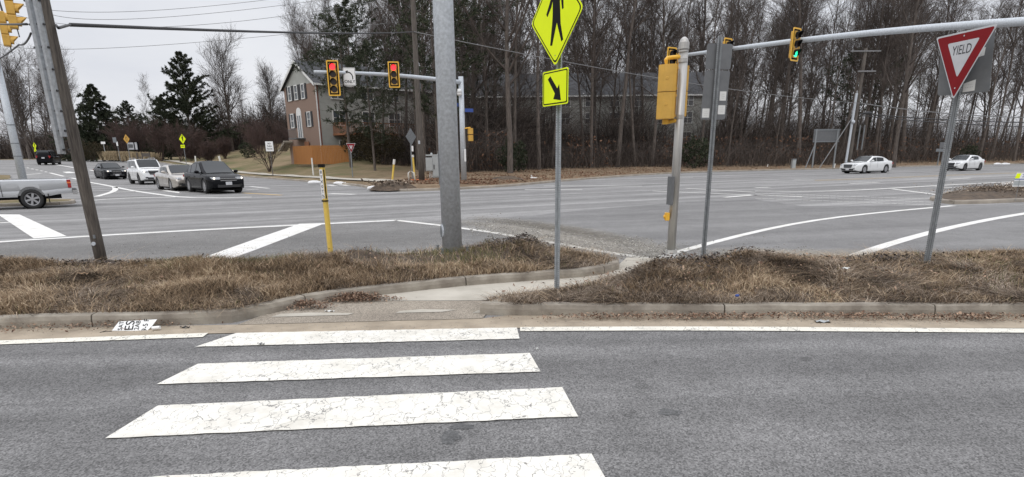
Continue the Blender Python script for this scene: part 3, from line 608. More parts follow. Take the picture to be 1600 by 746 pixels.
litter('leaf_litter', [(4.75, 3.98, .28, .04), (4.4, 4., .3, .03)], 900, .014, 'leaves', 'brown dead leaves in a heap at the right end of the gutter', 'leaves', seed=2, pile=.05)
litter('leaf_litter', [(-4.6, 3.98, .5, .05), (-3.9, 4.06, .3, .04), (-6, 3.9, .6, .06)], 1100, .014, 'leaves', 'brown leaves and twigs in the left gutter', 'leaves', seed=3, pile=.04)
litter('leaf_litter', [(-1.95, 4.72, .18, .05), (-1.7, 4.76, .18, .04), (-2.3, 4.52, .15, .05), (-1.85, 4.78, .15, .03)], 3200, .014, 'leaves', 'brown leaves caught in the kerb bend beside the ramp', 'leaves', seed=4, pile=.09)
litter('leaf_litter', [(3., 4.8, 3., .4)], 900, .02, 'leaves', 'scattered dead leaves lying on the right island', 'leaves', lambda x, y: np.where(inside(R_ISL, x, y), zR(x, y), -.3)+.04, seed=5, h=.1)
litter('leaf_litter', [(-3, 5.4, 3.5, .7)], 500, .018, 'leaves', 'scattered dead leaves lying on the left island', 'leaves', lambda x, y: np.where(inside(L_ISL, x, y), zL(x, y), -.3)+.04, seed=6, h=.08)
litter('mulch', [(17.6, 15.3, .9, .5), (19.5, 15.8, 1., .6), (22, 17, 2, .7)], 9000, .028, 'thatch', 'shredded mulch and dead grass on the right median nose', 'mulch', zRI, seed=7, h=.16)
litter('mulch', [((G(598, 299)[0]+.4)/KX, (G(598, 299)[1]+.4)/KY, .6, .4)], 500, .07, 'thatch', 'shredded bark on the mulch heap at the far corner', 'mulch', lambda x, y: 0*x+.3, seed=8, h=.2)
litter('mulch', [(.12, 6.4, .28, .12), (-5.6, 5.75, .5, .12), (-7.6, 5.7, .5, .12)], 2600, .022, 'brush', 'dark dug up soil and roots on the left island mounds', 'mulch', lambda x, y: np.where(inside(L_ISL, x, y), zL(x, y), -.3)+.03, seed=15, h=.07)
litter('mulch', [(3.2, 5.6, .5, .12), (5.2, 5.55, .4, .12), (2.2, 5.3, .4, .15)], 2200, .022, 'brush', 'dark dug up soil and roots on the right island mounds', 'mulch', lambda x, y: np.where(inside(R_ISL, x, y), zR(x, y), -.3)+.03, seed=16, h=.07)
def stones(name, n, fx, r0_, r1_, label, seed):
    r_ = np.random.default_rng(seed); x, y = fx(r_, n); s = r_.uniform(r0_, r1_, n)*r_.uniform(.4, 1, n); B = np.array([(1, 0, 0), (0, 1, 0), (-1, 0, 0), (0, -1, 0), (0, 0, 1), (0, 0, -1)], float)
    V_ = np.stack([x, y, H(x, y)+.008+s*.3], 1)[:, None]+B[None]*s[:, None, None]*r_.uniform(.6, 1.3, (n, 6, 1)); F = np.array([(0, 1, 4), (1, 2, 4), (2, 3, 4), (3, 0, 4), (1, 0, 5), (2, 1, 5), (3, 2, 5), (0, 3, 5)])
    F = ((np.arange(n)*6)[:, None, None]+F[None]).reshape(-1, 3); return props(link(name, raw(name, V_.reshape(-1, 3), F, 'stones')), label, 'gravel', None, 'stuff')
def fx1(r_, n):
    t_ = r_.beta(1.3, 1.3, n); px = 730+t_*330; py = 352+(t_*48)+r_.normal(0, 8, n); P = np.array([at(a, b)[:2] for a, b in zip(px, py)]); return P[:, 0], P[:, 1]
stones('gravel', 2600, fx1, .008, .028, 'loose pale gravel swept against the curved white line', 3)
stones('gravel', 900, lambda r_, n: (r_.uniform(2.4, 5.5, n), 10.1+r_.gamma(1.2, .5, n)), .008, .022, 'loose gravel behind the right island', 4)
stones('gravel', 1500, lambda r_, n: (r_.uniform(-8, 1, n), 11.1+r_.gamma(1.5, .8, n)), .004, .012, 'fine grit on the hatched gore', 5)
stones('gravel', 1600, lambda r_, n: (r_.uniform(-6, 6, n), 6.08+r_.normal(0, .1, n)), .002, .007, 'fine grit in the gutter', 6)
# pale dust fan of washed-out sand on the road under the gravel
dm = bpy.data.materials.new('sand_film'); dm.use_nodes = True; n = dm.node_tree.nodes; l = dm.node_tree.links; b = n['Principled BSDF']; b.inputs['Base Color'].default_value = (.36, .33, .28, 1); b.inputs['Roughness'].default_value = 1
t = n.new('ShaderNodeTexCoord'); x1 = n.new('ShaderNodeTexNoise'); x1.inputs['Scale'].default_value = 3; x1.inputs['Detail'].default_value = 9; x1.inputs['Roughness'].default_value = .75; l.new(t.outputs['Object'], x1.inputs[0])
at_ = n.new('ShaderNodeAttribute'); at_.attribute_name = 'film'; ad = n.new('ShaderNodeMath'); ad.operation = 'MULTIPLY_ADD'; l.new(x1.outputs[0], ad.inputs[0]); ad.inputs[1].default_value = 1.6; ad.inputs[2].default_value = -1.05
a2 = n.new('ShaderNodeMath'); a2.operation = 'ADD'; a2.use_clamp = True; l.new(ad.outputs[0], a2.inputs[0]); l.new(at_.outputs['Fac'], a2.inputs[1])
a3 = n.new('ShaderNodeMath'); a3.operation = 'MULTIPLY'; a3.inputs[1].default_value = .7; l.new(a2.outputs[0], a3.inputs[0]); l.new(a3.outputs[0], b.inputs['Alpha']); M['film'] = dm
def film(path, w, label, step=.25):
    P = np.array(path, float); mb = MB(); T = np.gradient(P, axis=0); T /= np.linalg.norm(T, axis=1)[:, None]; N_ = np.c_[-T[:, 1], T[:, 0]]; rows = []
    for k in np.linspace(-1, 1, 9): q = P+N_*w*k/2; rows.append(np.c_[q, H(q[:, 0], q[:, 1])+.0145])
    A = np.array(rows); mb.grid(A); o = solo(mb, 'sand_film', 'film', label, None, kind='structure')
    at2 = o.data.attributes.new('film', 'FLOAT', 'POINT'); k = np.repeat(1-np.linspace(-1, 1, 9)**2, len(P)); e = np.tile(np.sin(np.linspace(0, math.pi, len(P)))**.5, 9); at2.data.foreach_set('value', (k*e*1.1).astype(np.float32))
def dense(pts, k=12): P = np.array([at(a, b)[:2] for a, b in pts]); return np.array([P[i]+(P[i+1]-P[i])*j/k for i in range(len(P)-1) for j in range(k)]+[P[-1]])
film(dense([(690, 345), (780, 350), (850, 362), (920, 378), (1000, 394), (1080, 404)]), 3.2, 'pale washed out sand on the road behind the left island')
film(dense([(730, 338), (800, 347), (900, 362), (1020, 385)]), 1.3, 'thin streak of pale sand on the road')
film(dense([(1060, 402), (1160, 395), (1300, 398), (1420, 395)]), 1.4, 'pale dust on the road behind the right island')

# ------------------------------------------------------------------ trees
def tubes(br, k):                                 # br: list of (pts(m,3), rad(m)) all with same m -> numpy arrays
    P = np.array([b[0] for b in br]); r_ = np.array([b[1] for b in br]); n, m_ = r_.shape
    T = np.gradient(P, axis=1); T /= np.linalg.norm(T, axis=2)[..., None]+1e-9
    A = np.where(np.abs(T[:, :1, 2:3]) < .9, np.array([0, 0, 1.]), np.array([1., 0, 0])); U = np.cross(T, A); U /= np.linalg.norm(U, axis=2)[..., None]+1e-9; W_ = np.cross(T, U)
    th = np.arange(k)*2*math.pi/k
    V_ = P[:, :, None]+r_[:, :, None, None]*(np.cos(th)[None, None, :, None]*U[:, :, None]+np.sin(th)[None, None, :, None]*W_[:, :, None])
    F = np.array([(i*k+j, i*k+(j+1) % k, (i+1)*k+(j+1) % k, (i+1)*k+j) for i in range(m_-1) for j in range(k)])
    return V_.reshape(-1, 3), ((np.arange(n)*m_*k)[:, None, None]+F[None]).reshape(-1, 4)
def walkb(r_, p, d, L_, r0_, r1_, m_=5, wob=.12, lift=.08):
    pts = [np.array(p)]; d = d/np.linalg.norm(d)
    for i in range(m_-1):
        d = d+r_.normal(0, wob, 3)+np.array([0, 0, lift]); d /= np.linalg.norm(d); pts.append(pts[-1]+d*L_/(m_-1))
    return np.array(pts), np.linspace(r0_, r1_, m_)
def kids(r_, br, n, L_, ang, t0, rad, m_=5, wob=.15, lift=.08, taper=.35, minr=.004, shrink=.6):
    pts, rr = br; out = []
    for i in range(n):
        t_ = t0+(1-t0)*(i+r_.random())/n; f = t_*(len(pts)-1); j = min(len(pts)-2, int(f)); q = pts[j]+(pts[j+1]-pts[j])*(f-j); ax = pts[j+1]-pts[j]; ax /= np.linalg.norm(ax)
        v = r_.normal(size=3); v -= ax*(v@ax); v /= np.linalg.norm(v)+1e-9; a = R(ang*r_.uniform(.7, 1.3)); d = ax*math.cos(a)+v*math.sin(a)
        rb = max(minr, min(rad, (rr[j]+(rr[j+1]-rr[j])*(f-j))*.6)); out.append(walkb(r_, q, d, L_*r_.uniform(.6, 1.2)*(1-shrink*(t_-t0)/(1-t0+1e-6)), rb, max(minr*.7, rb*taper), m_, wob, lift))
    return out
def bare(name, seed, h, r0_, fork=.35, n1=16, n2=6, n3=5, L1=4.5, ang=42, wob=.04, tm='bark', cm='twig', stems=1, spread=0., minr=.009, top=1.0, lift=.12, n0=0, snag=True):
    r_ = np.random.default_rng(seed); tr = []
    for s in range(stems):
        d = np.array([0, 0, 1.])
        if stems > 1: a = 2*math.pi*s/stems+r_.uniform(-.4, .4); d = np.array([math.cos(a)*spread, math.sin(a)*spread, 1])*1.
        tr.append(walkb(r_, (r_.normal(0, .05*(stems > 1)), r_.normal(0, .05*(stems > 1)), -.15), d, h*r_.uniform(.85, 1.) if stems > 1 else h, r0_, r0_*.12, 10, wob, .01 if stems == 1 else .06))
    V1, F1 = tubes(tr, 8); b1 = []; b2 = []; b3 = []
    for t_ in tr:
        b = kids(r_, t_, n1, L1, ang, fork, r0_*.42, 6, .13, lift, .3, minr*1.5, .55)
        if snag: b += kids(r_, t_, 5, L1*.35, 70, .12, r0_*.15, 6, .2, -.02, .3, minr, .2)
        b1 += b
        for q in b:
            c = kids(r_, q, n2, L1*.48, 38, .2, .03, 5, .16, lift*.6, .35, minr, .45); b2 += c
            for w in c: b3 += kids(r_, w, n3, L1*.24, 36, .15, .014, 4, .16, .05, .5, minr*.7, .3)
    V2, F2 = tubes(b1, 5); V3, F3 = tubes(b2, 3); V4, F4 = tubes(b3, 3)
    Vc = np.concatenate([V2, V3, V4]); Fc = np.concatenate([F2, F3+len(V2), F4+len(V2)+len(V3)])
    return raw(name+'_trunk', V1, F1, tm, True), raw(name+'_crown', Vc, Fc, cm, True), tr, b1, b2
def tufts(pts, r_, n, L_, w, out_dir=None):       # needle sprays: thin blades fanning from points
    P = np.repeat(np.array(pts), n, 0); k = len(P); d = r_.normal(size=(k, 3)); d[:, 2] += .25
    if out_dir is not None: d += np.repeat(out_dir, n, 0)*1.3
    d /= np.linalg.norm(d, axis=1)[:, None]; s = np.cross(d, r_.normal(size=(k, 3))); s /= np.linalg.norm(s, axis=1)[:, None]; l_ = L_*r_.uniform(.6, 1.3, k)[:, None]
    V_ = np.stack([P-s*w*.3, P+d*l_*.5-s*w, P+d*l_, P+d*l_*.5+s*w], 1); return V_.reshape(-1, 3), np.arange(k*4).reshape(-1, 4)
def conifer(name, seed, h, R_, r0_, droop=.0, n=90, base=.08, tl=.5, tw=.06, per=7, irregular=.3, conic=True, nt=7):
    r_ = np.random.default_rng(seed); tr = [walkb(r_, (0, 0, -.2), np.array([0, 0, 1.]), h, r0_, .03, 9, .012, 0)]; V1, F1 = tubes(tr, 7); b1 = []; pts = []; dirs = []
    for i in range(n):
        t_ = base+(1-base)*((i+r_.random())/n); z = h*t_-.2; a = i*2.4+r_.normal(0, .3); prof = ((1-t_)**.8 if conic else math.sin(math.pi*min(1, (t_-base)/(1-base)*.85+.12)))
        Lb = R_*prof*(1+r_.normal(0, irregular))+.25; d = np.array([math.cos(a), math.sin(a), .28 if droop < .1 else .12]); b = walkb(r_, (0, 0, z), d, abs(Lb), .035, .01, 6, .05, .04 if droop < .1 else -droop*.12); b1.append(b)
        sub = kids(r_, b, 6, Lb*.34, 48, .2, .012, 4, .1, .02, .5, .006, .5)
        for q, _ in sub+[b]:
            k = max(3, int(nt*np.linalg.norm(q[-1]-q[0])/.8)+2)
            f = np.linspace(.25, 1, k)*(len(q)-1)
            for g in f:
                j = min(len(q)-2, int(g)); pts.append(q[j]+(q[j+1]-q[j])*(g-j)+r_.normal(0, .05, 3)); dirs.append((q[j+1]-q[j])/np.linalg.norm(q[j+1]-q[j]))
    V2, F2 = tubes(b1, 4); V3, F3 = tufts(pts, r_, per, tl, tw, np.array(dirs))
    me = raw(name+'_crown', V3, F3, 'needles'); me2 = raw(name+'_limbs', V2, F2, 'bark', True)
    return raw(name+'_trunk', V1, F1, 'bark', True), me, me2
def tree_obj(name, meshes, loc, rz, sc, label, cat='tree', group=None, extra=None):
    t_ = thing(name, label, cat, loc, rz, group); t_.scale = (sc,)*3
    link('trunk', meshes[0], t_); cr = link('crown', meshes[1], t_)
    if len(meshes) > 2 and not isinstance(meshes[2], list): link('limb', meshes[2], t_)
    return t_
def X(px, Y): return float(V(px, 250, Y)[0])
def Xo(px, Y): return X(px, Y*KY)
def T(px, Y): Y = Y*KY; x = X(px, Y); return (x, Y, float(zT(np.array([x]), np.array([Y]))[0]))

FT = []                                            # bare forest tree kinds
for k, (h, r0_, fork, n1, L1, ang, wob) in enumerate([(21, .17, .34, 24, 4.6, 38, .035), (18, .12, .3, 22, 3.8, 36, .05), (23, .24, .26, 24, 6.2, 44, .04), (16, .09, .3, 20, 3.2, 34, .06), (20, .14, .42, 20, 4.4, 34, .03), (13, .07, .2, 18, 3.0, 40, .07), (22, .2, .45, 18, 5.4, 50, .05)]):
    FT.append(bare('forest', 40+k, h, r0_, fork, n1, 8, 6, L1, ang, wob, minr=.011))
curb_pts = np.array(CURB)
def mind(x): return np.interp(x, [-5, 12, 28], [11., 9., 4.5])
def place_forest():
    protos = {}; r_ = np.random.default_rng(12); used = []
    spots = []
    tries = 0
    while len(spots) < 222 and tries < 20000:
        tries += 1
        b_ = r_.uniform(-17, 42); d = 40+(r_.random()**1.0)*114; x = d*math.tan(R(b_)); y = d
        if x > 105: continue
        dc = dist(CURB, np.array([x]), np.array([y]), False)[0]
        if not beyond(x, y) or dc < mind(x) or dc > 78: continue
        if x < -8 and not (x > -13 and y > 60) and y < 105: continue
        if inhouse(x, y): continue
        if any((x-a)**2+(y-b)**2 < 4. for a, b, _ in spots): continue
        spots.append((x, y, dc))
    spots.sort(key=lambda s: s[2])
    for i, (x, y, dc) in enumerate(spots):
        k = int(r_.choice(7, p=[.2, .2, .1, .17, .14, .12, .07])); z = float(zT(np.array([x]), np.array([y]))[0])
        big = FT[k]
        px_ = 800+FPX*x/y; row = 'at wood edge' if dc < 12 else 'mid wood' if dc < 28 else 'deep inside'
        sec = [w for lim, w in ((700, 'left of the steel pole'), (780, 'right of the steel pole'), (870, 'left of the big crossing sign'), (960, 'right of the big crossing sign'), (1055, 'left of the pedestrian pole'), (1120, 'behind the grey sign back'), (1200, 'right of the grey sign back'), (1270, 'behind the green light'), (1340, 'left of the utility pole'), (1400, 'behind the nearer sedan'), (1470, 'left of the yield sign'), (1540, 'behind the farther sedan'), (9999, 'at the right edge')) if px_ < lim][0]
        lab = ['tall straight bare tree', 'slim upswept bare tree', 'thick trunked bare tree', 'thin bare sapling', 'high branching bare tree', 'small crooked bare tree', 'broad crowned bare tree'][k]+' '+row+' '+sec
        sc = r_.uniform(.95, 1.35)*(1+.18*min(1, max(0, x/45))); rz = r_.uniform(0, 6.28)
        tl = (r_.normal(0, .045), r_.normal(0, .045)); wd = r_.uniform(.75, 1.45)
        if k not in protos: protos[k] = tree_obj('bare_tree', FT[k][:2], (x, y, z), rz, sc, lab, 'tree', 'bare trees of the roadside wood')
        else: o_ = copy_tree(protos[k], (x, y, z), rz, (sc*wd, sc*wd, sc), lab); o_.rotation_euler = (tl[0], tl[1], rz)
    return spots
def beyond(x, y):                                 # is the point past the kerb line?
    i = int(np.argmin(np.hypot(curb_pts[:, 0]-x, curb_pts[:, 1]-y))); i = min(max(i, 1), len(CURB)-2)
    a, b = curb_pts[i-1], curb_pts[i+1]; e = b-a; return e[0]*(y-a[1])-e[1]*(x-a[0]) > 0
CURB_IN = [tuple(p) for p in CURB]+[(420, 270), (420, 900), (-600, 900), (-600, 240)]
def beyond(x, y): return bool(inside(CURB_IN, np.array([x]), np.array([y]))[0])
def inhouse(x, y):
    a = (x+22.2)*.745+(y-72.9)*.667; b = -(x+22.2)*.667+(y-72.9)*.745
    return (-3 < a < 25 and -5 < b < 13) or (-11 < x < 34 and 95 < y < 112)
spots = place_forest()
r9 = np.random.default_rng(91); VV = []; FF = []; nn = 0
def getm(me): v = np.empty(len(me.vertices)*3, np.float32); me.vertices.foreach_get('co', v); f = np.empty(len(me.loops), np.int32); me.loops.foreach_get('vertex_index', f); return v.reshape(-1, 3), f.reshape(-1, 4)
GM = [[getm(a) for a in FT[k][:2]] for k in (0, 1, 4, 3)]
for i in range(26):
    b_ = R(r9.uniform(-15, 41)); y = r9.uniform(112, 175); x = y*math.tan(b_)
    if inhouse(x, y) or (x < -8 and y < 118) or not beyond(x, y): continue
    z = float(zT(np.array([x]), np.array([y]))[0]); a = r9.uniform(0, 6.28); sc = r9.uniform(.95, 1.3)*(1+.35*max(0, x)/90); c_, s_ = math.cos(a)*sc, math.sin(a)*sc
    for v, f in GM[i % 4]: VV.append(np.c_[v[:, 0]*c_-v[:, 1]*s_+x, v[:, 0]*s_+v[:, 1]*c_+y, v[:, 2]*sc+z]); FF.append(f+nn); nn += len(v)
props(link('woods', raw('woods', np.concatenate(VV), np.concatenate(FF), 'bark', True)), 'far off mass of bare trees closing the back of the wood', 'woods', None, 'stuff')
# distinct ones
def one(px, Y, k, sc, lab, rz=0., name='bare_tree', grp=None): return tree_obj(name, FT[k][:2], T(px, Y), rz, sc, lab, 'tree', grp)
one(797, 34, 2, 1.05, 'broad bare tree with a thick trunk standing right behind the big crossing sign', .6)
one(1398, 50, 2, 1.1, 'pale thick trunk rising between the two white sedans', 2.2)
one(598, 44, 6, .75, 'leaning bare tree in front of the grey townhouse siding', 4.)
# far wood behind the left road, and lone trees on the lawn
lw = np.random.default_rng(5); first = None
for i in range(44):
    px = lw.uniform(-40, 135) if i < 26 else lw.uniform(300, 520); Y = lw.uniform(98, 128) if i < 26 else lw.uniform(84, 112)
    if i >= 36: px = lw.uniform(140, 300); Y = lw.uniform(104, 125)
    k = [0, 2, 1, 4, 6][i % 5]; sc = lw.uniform(.85, 1.2) if i < 26 else lw.uniform(.6, .85)
    if i >= 36: sc *= .75
    x, y, z = T(px, Y)
    if first is None: first = {}
    if k not in first: first[k] = tree_obj('bare_tree', FT[k][:2], (x, y, z), lw.uniform(0, 6), sc, {0: 'tall bare tree in the far wood past the left road', 2: 'wide bare tree in the far wood past the left road', 1: 'slender bare tree in the far wood past the left road', 4: 'high crowned bare tree in the far wood past the left road', 6: 'spreading bare tree in the far wood past the left road'}[k], 'tree', 'bare trees far off beyond the lawn and left road')
    else: copy_tree(first[k], (x, y, z), lw.uniform(0, 6), sc, ['tall', 'slender', 'wide', '', 'high crowned', '', 'spreading'][[0, 2, 1, 3, 4, 5, 6][k]]+' bare tree '+('deep in far left wood' if Y > 112 else 'fronting far left wood')+(' left of leaning pole' if px < 90 else ' behind leaning pole') if i < 26 else ['tall', 'slender', 'wide', '', 'high crowned', '', 'spreading'][[0, 2, 1, 3, 4, 5, 6][k]]+' bare tree far behind the '+('road signs' if px < 240 else 'pines' if px < 330 else 'fan shaped tree' if px < 440 else 'brick house'))
vase = bare('vase', 71, 15.5, .24, .12, 30, 10, 7, 7.2, 34, .02, lift=.16, minr=.018, snag=False)
tree_obj('vase_tree', vase[:2], T(366, 74), .4, 1.0, 'fan shaped bare tree standing alone right of the tall pine', 'tree')
tree_obj('vase_tree', vase[:2], T(432, 80), 2.4, .74, 'smaller bare tree between the fan shaped tree and the brick house', 'tree')
tree_obj('vase_tree', vase[:2], T(498, 76), 3.4, .95, 'bare tree whose twigs rise behind the brick house gable', 'tree')
tree_obj('bare_tree', FT[1][:2], T(124, 96), 1., .66, 'slim bare tree just right of the leaning wooden pole', 'tree')
tree_obj('bare_tree', FT[5][:2], T(246, 88), 2., 1.15, 'thin pale tree leaning between the two far conifers', 'tree')
tree_obj('bare_tree', vase[:2], T(47, 92), .5, 1.12, 'rounded bare tree left of the wooden pole', 'tree')
# conifers
SP = conifer('spruce', 81, 13.5, 6.4, .22, .7, 130, .04, .3, .04, 9, .3)
PI_ = conifer('pine', 82, 18, 6.9, .26, .0, 105, .06, .34, .04, 9, .42)
PF = conifer('forest_pine', 83, 17, 4.6, .2, .0, 46, .22, .36, .035, 6, .6, False, nt=3)
tree_obj('spruce_tree', SP, T(163, 80), 0, 1.0, 'dark spruce with drooping tiers left of the small pine', 'tree')
tree_obj('pine_tree', PI_, T(304, 72), 1.2, .93, 'tall dark green pine on the lawn with a ragged outline', 'tree')
tree_obj('pine_tree', PI_, T(268, 77), 3.2, .62, 'lower pine leaning against the tall pine on its left', 'tree')
tree_obj('pine_tree', PI_, T(211, 92), 2.2, .66, 'small pine between the spruce and the tall pine', 'tree')
for px, Y, sc, lab in ((548, 41.5, .85, 'dark pine in front of the townhouse siding left of the red lamps'), (585, 38, .62, 'low dark pine covering the deck of the townhouse'), (686, 35, 1.0, 'dark pine between the wooden pole and the steel pole'), (745, 49, .95, 'dark pine above the yellow pedestrian lamps'), (560, 62, 1.15, 'pine crown showing above the townhouse roof'), (1318, 66, .95, 'pine in the wood behind the utility pole crossarm')):
    tree_obj('pine_tree', PF, T(px, Y), random.uniform(0, 6), sc, lab, 'tree')
def bushc(name, seed, h, w, m='needles', n=420, per=7, tl=.2, tw=.035):
    r_ = np.random.default_rng(seed); st = [walkb(r_, (r_.normal(0, .05), r_.normal(0, .05), -.05), np.array([math.cos(a)*.5, math.sin(a)*.5, 1]), h*.8, .03, .01, 5, .1, 0) for a in np.arange(7)*.9]
    V1, F1 = tubes(st, 4); u = r_.normal(size=(n, 3)); u /= np.linalg.norm(u, axis=1)[:, None]; rr = r_.random(n)**.35; P = u*rr[:, None]*np.array([w/2, w/2, h/2])*(1+.12*np.sin(u[:, :1]*7+seed))+np.array([0, 0, h*.52])
    V3, F3 = tufts(P, r_, per, tl, tw, u); return raw(name+'_stems', V1, F1, 'bark', True), raw(name+'_leaf', V3, F3, m)
def bush_obj(name, ms, loc, sc, label, cat='shrub', rz=0., group=None):
    t_ = thing(name, label, cat, loc, rz, group); t_.scale = (sc,)*3; link('stem', ms[0], t_); link('foliage', ms[1], t_); return t_
EB = bushc('evergreen', 91, 2.0, 2.0, n=260); EB2 = bushc('brownbush', 92, 2.6, 4.2, 'needles_brown', 700)
bush_obj('evergreen_bush', EB, T(388, 62), 1.15, 'round dark evergreen bush on the lawn slope')
bush_obj('evergreen_bush', EB2, T(147, 73), 1.15, 'rounded brown hedge bush left of the road signs')
bush_obj('evergreen_bush', EB, T(800, 36), 1.3, 'low dark cedar bush at the foot of the wood')
bush_obj('evergreen_bush', EB, T(1085, 46), 1.6, 'upright dark cedar behind the grey sign back')
bush_obj('evergreen_bush', EB, T(1512, 60), 1.2, 'small dark bush behind the farther white sedan')
bush_obj('evergreen_bush', EB2, T(600, 44), 1.2, 'dense dark thicket bush right of the orange fence')
bush_obj('evergreen_bush', EB2, T(572, 46), 1.3, 'dense dark thicket bush at the end of the orange fence')
bush_obj('evergreen_bush', EB, T(255, 70), 1.5, 'dark evergreen bush under the bare crape myrtles')
MY = [bare('myrtle', 100+i, 4.6, .05, .15, 9, 7, 6, 2.2, 34, .06, 'twig_red', 'twig_red', 7, .38, .009, lift=.1, snag=False) for i in range(2)]
RB_ = bare('round_shrub', 110, 2.6, .03, .08, 12, 7, 6, 1.3, 30, .05, 'twig_red', 'twig_red', 11, .42, .008, lift=.08, snag=False)
for i, (px, Y, sc, lab) in enumerate([(192, 72, 1.25, 'left crape myrtle of the reddish row behind the road signs'), (222, 70, 1.3, 'crape myrtle behind the white entrance sign'), (252, 68, 1.25, 'crape myrtle right of the white entrance sign'), (282, 64, 1.1, 'crape myrtle behind the farther pedestrian crossing sign'), (312, 68, 1., 'crape myrtle under the tall pine'), (420, 47, 1.12, 'big multi stemmed crape myrtle beside the no trucks sign'), (462, 56, .9, 'crape myrtle left of the brick house wall'), (350, 76, 1.1, 'crape myrtle under the fan shaped tree'), (404, 66, 1., 'crape myrtle behind the dark round bush')]):
    tree_obj('crape_myrtle', MY[i % 2][:2], T(px, Y), i*1.3, sc, lab, 'shrub')
for px, Y, sc, lab in ((327, 60, 1.15, 'round leafless shrub on the lawn above the black crossover'), (352, 64, 1.1, 'round leafless shrub between its twin and the dark bush'), (300, 66, .9, 'round leafless shrub right of the pedestrian crossing sign')):
    tree_obj('round_shrub', RB_[:2], T(px, Y), px, sc, lab, 'shrub')
# undergrowth of the wood: one tangled mass
def undergrowth(n, seed, fn, hmin, hmax, w, m, name, label, cat):
    r_ = np.random.default_rng(seed); x, y = fn(r_, n); n = len(x); z = zT(x, y)-.1; hh = r_.uniform(hmin, hmax, n)*(1+.5*np.clip(fbm(x, y, .35, 4), -.8, 1)); th = r_.uniform(0, 6.28, n); ln = hh*r_.uniform(.1, 1.9, n)
    V_ = np.zeros((n, 8, 3)); ph = r_.uniform(0, 3.14, n); wx, wy = np.cos(ph)*w, np.sin(ph)*w
    for i, (s, t_, w_) in enumerate(((0, 0, 1.), (.18, .5, .8), (.5, .86, .55), (1., .95, .25))):
        jx = r_.normal(0, .07, n)*i; jy = r_.normal(0, .07, n)*i
        V_[:, 2*i] = np.c_[x+np.cos(th)*ln*s-wx*w_+jx, y+np.sin(th)*ln*s-wy*w_+jy, z+hh*t_]; V_[:, 2*i+1] = np.c_[x+np.cos(th)*ln*s+wx*w_+jx, y+np.sin(th)*ln*s+wy*w_+jy, z+hh*t_+w*.3]
    b = (np.arange(n)*8)[:, None]; F = np.concatenate([b+np.array([0, 1, 3, 2]), b+np.array([2, 3, 5, 4]), b+np.array([4, 5, 7, 6])])
    return props(link(name, raw(name, V_.reshape(-1, 3), F, m)), label, cat, None, 'stuff')
def band(dmin, dmax, bl=-11.3, br_=42.5, y0=37, y1=146):
    def f(r_, n):
        b_ = np.radians(r_.uniform(bl, br_, n*4)); d = y0+(y1-y0)*r_.random(n*4)**1.6; x = d*np.tan(b_); y = d; dc = dist(CURB, x, y, False)
        k = (dc > np.maximum(dmin, mind(x)*(dmin > 3))) & (dc < dmax) & inside(CURB_IN, x, y) & (x < 110) & ~((x < -7.2) & (y < 66)); a = (x+22.2)*.745+(y-72.9)*.667; b = -(x+22.2)*.667+(y-72.9)*.745; k &= ~((a > -2) & (a < 23) & (b > -4) & (b < 11)) & ~((x > -9) & (x < 32) & (y > 96) & (y < 108)); return x[k][:n], y[k][:n]
    return f
undergrowth(42000, 3, band(3.6, 36), .5, 2.9, .014, 'brush', 'undergrowth', 'tangled dark brush filling the edge of the roadside wood', 'undergrowth')
undergrowth(50000, 4, band(16, 80), 1.5, 8.0, .024, 'brush', 'undergrowth', 'tall thicket of thin stems deep inside the wood', 'undergrowth')
def lw_(r_, n): x = r_.uniform(-150, -60, n); y = r_.uniform(150, 208, n); k = inside(CURB_IN, x, y) & (dist(CURB, x, y, False) > 3); return x[k], y[k]
undergrowth(26000, 5, lw_, 1.0, 7.5, .06, 'brush', 'undergrowth', 'dark brush under the far left wood', 'undergrowth')
def lw2(r_, n): x = r_.uniform(-62, -22, n); y = r_.uniform(122, 168, n); return x, y
undergrowth(20000, 6, lw2, 1.0, 6.5, .05, 'brush', 'undergrowth', 'dark brush behind the lawn trees', 'undergrowth')
r_ = np.random.default_rng(77); x, y = band(5, 24)(r_, 16000); cl = fbm(x, y, .5, 8) > .1; x = x[cl]; y = y[cl]; z = zT(x, y)+.2+r_.random(len(x))**1.3*3.2
a = r_.normal(size=(len(x), 3))*.07; b = r_.normal(size=(len(x), 3))*.07; o_ = np.c_[x, y, z]; V_ = np.stack([o_-a, o_-b, o_+a, o_+b], 1).reshape(-1, 3)
props(link('leaves', raw('leaves', V_, np.arange(len(V_)).reshape(-1, 4), 'beech')), 'pale brown leaves still hanging on young beeches at the wood edge', 'leaves', None, 'stuff')
x, y = band(.6, 10)(r_, 15000); z = zT(x, y)+.02; a = r_.normal(size=(len(x), 3))*np.array([.045, .045, .02]); b = r_.normal(size=(len(x), 3))*np.array([.035, .035, .02]); o_ = np.c_[x, y, z]
props(link('leaf_litter', raw('leaf_litter', np.stack([o_-a, o_-b, o_+a, o_+b], 1).reshape(-1, 3), np.arange(len(x)*4).reshape(-1, 4), 'beech')), 'fallen leaves lying along the edge of the wood', 'leaves', None, 'stuff')
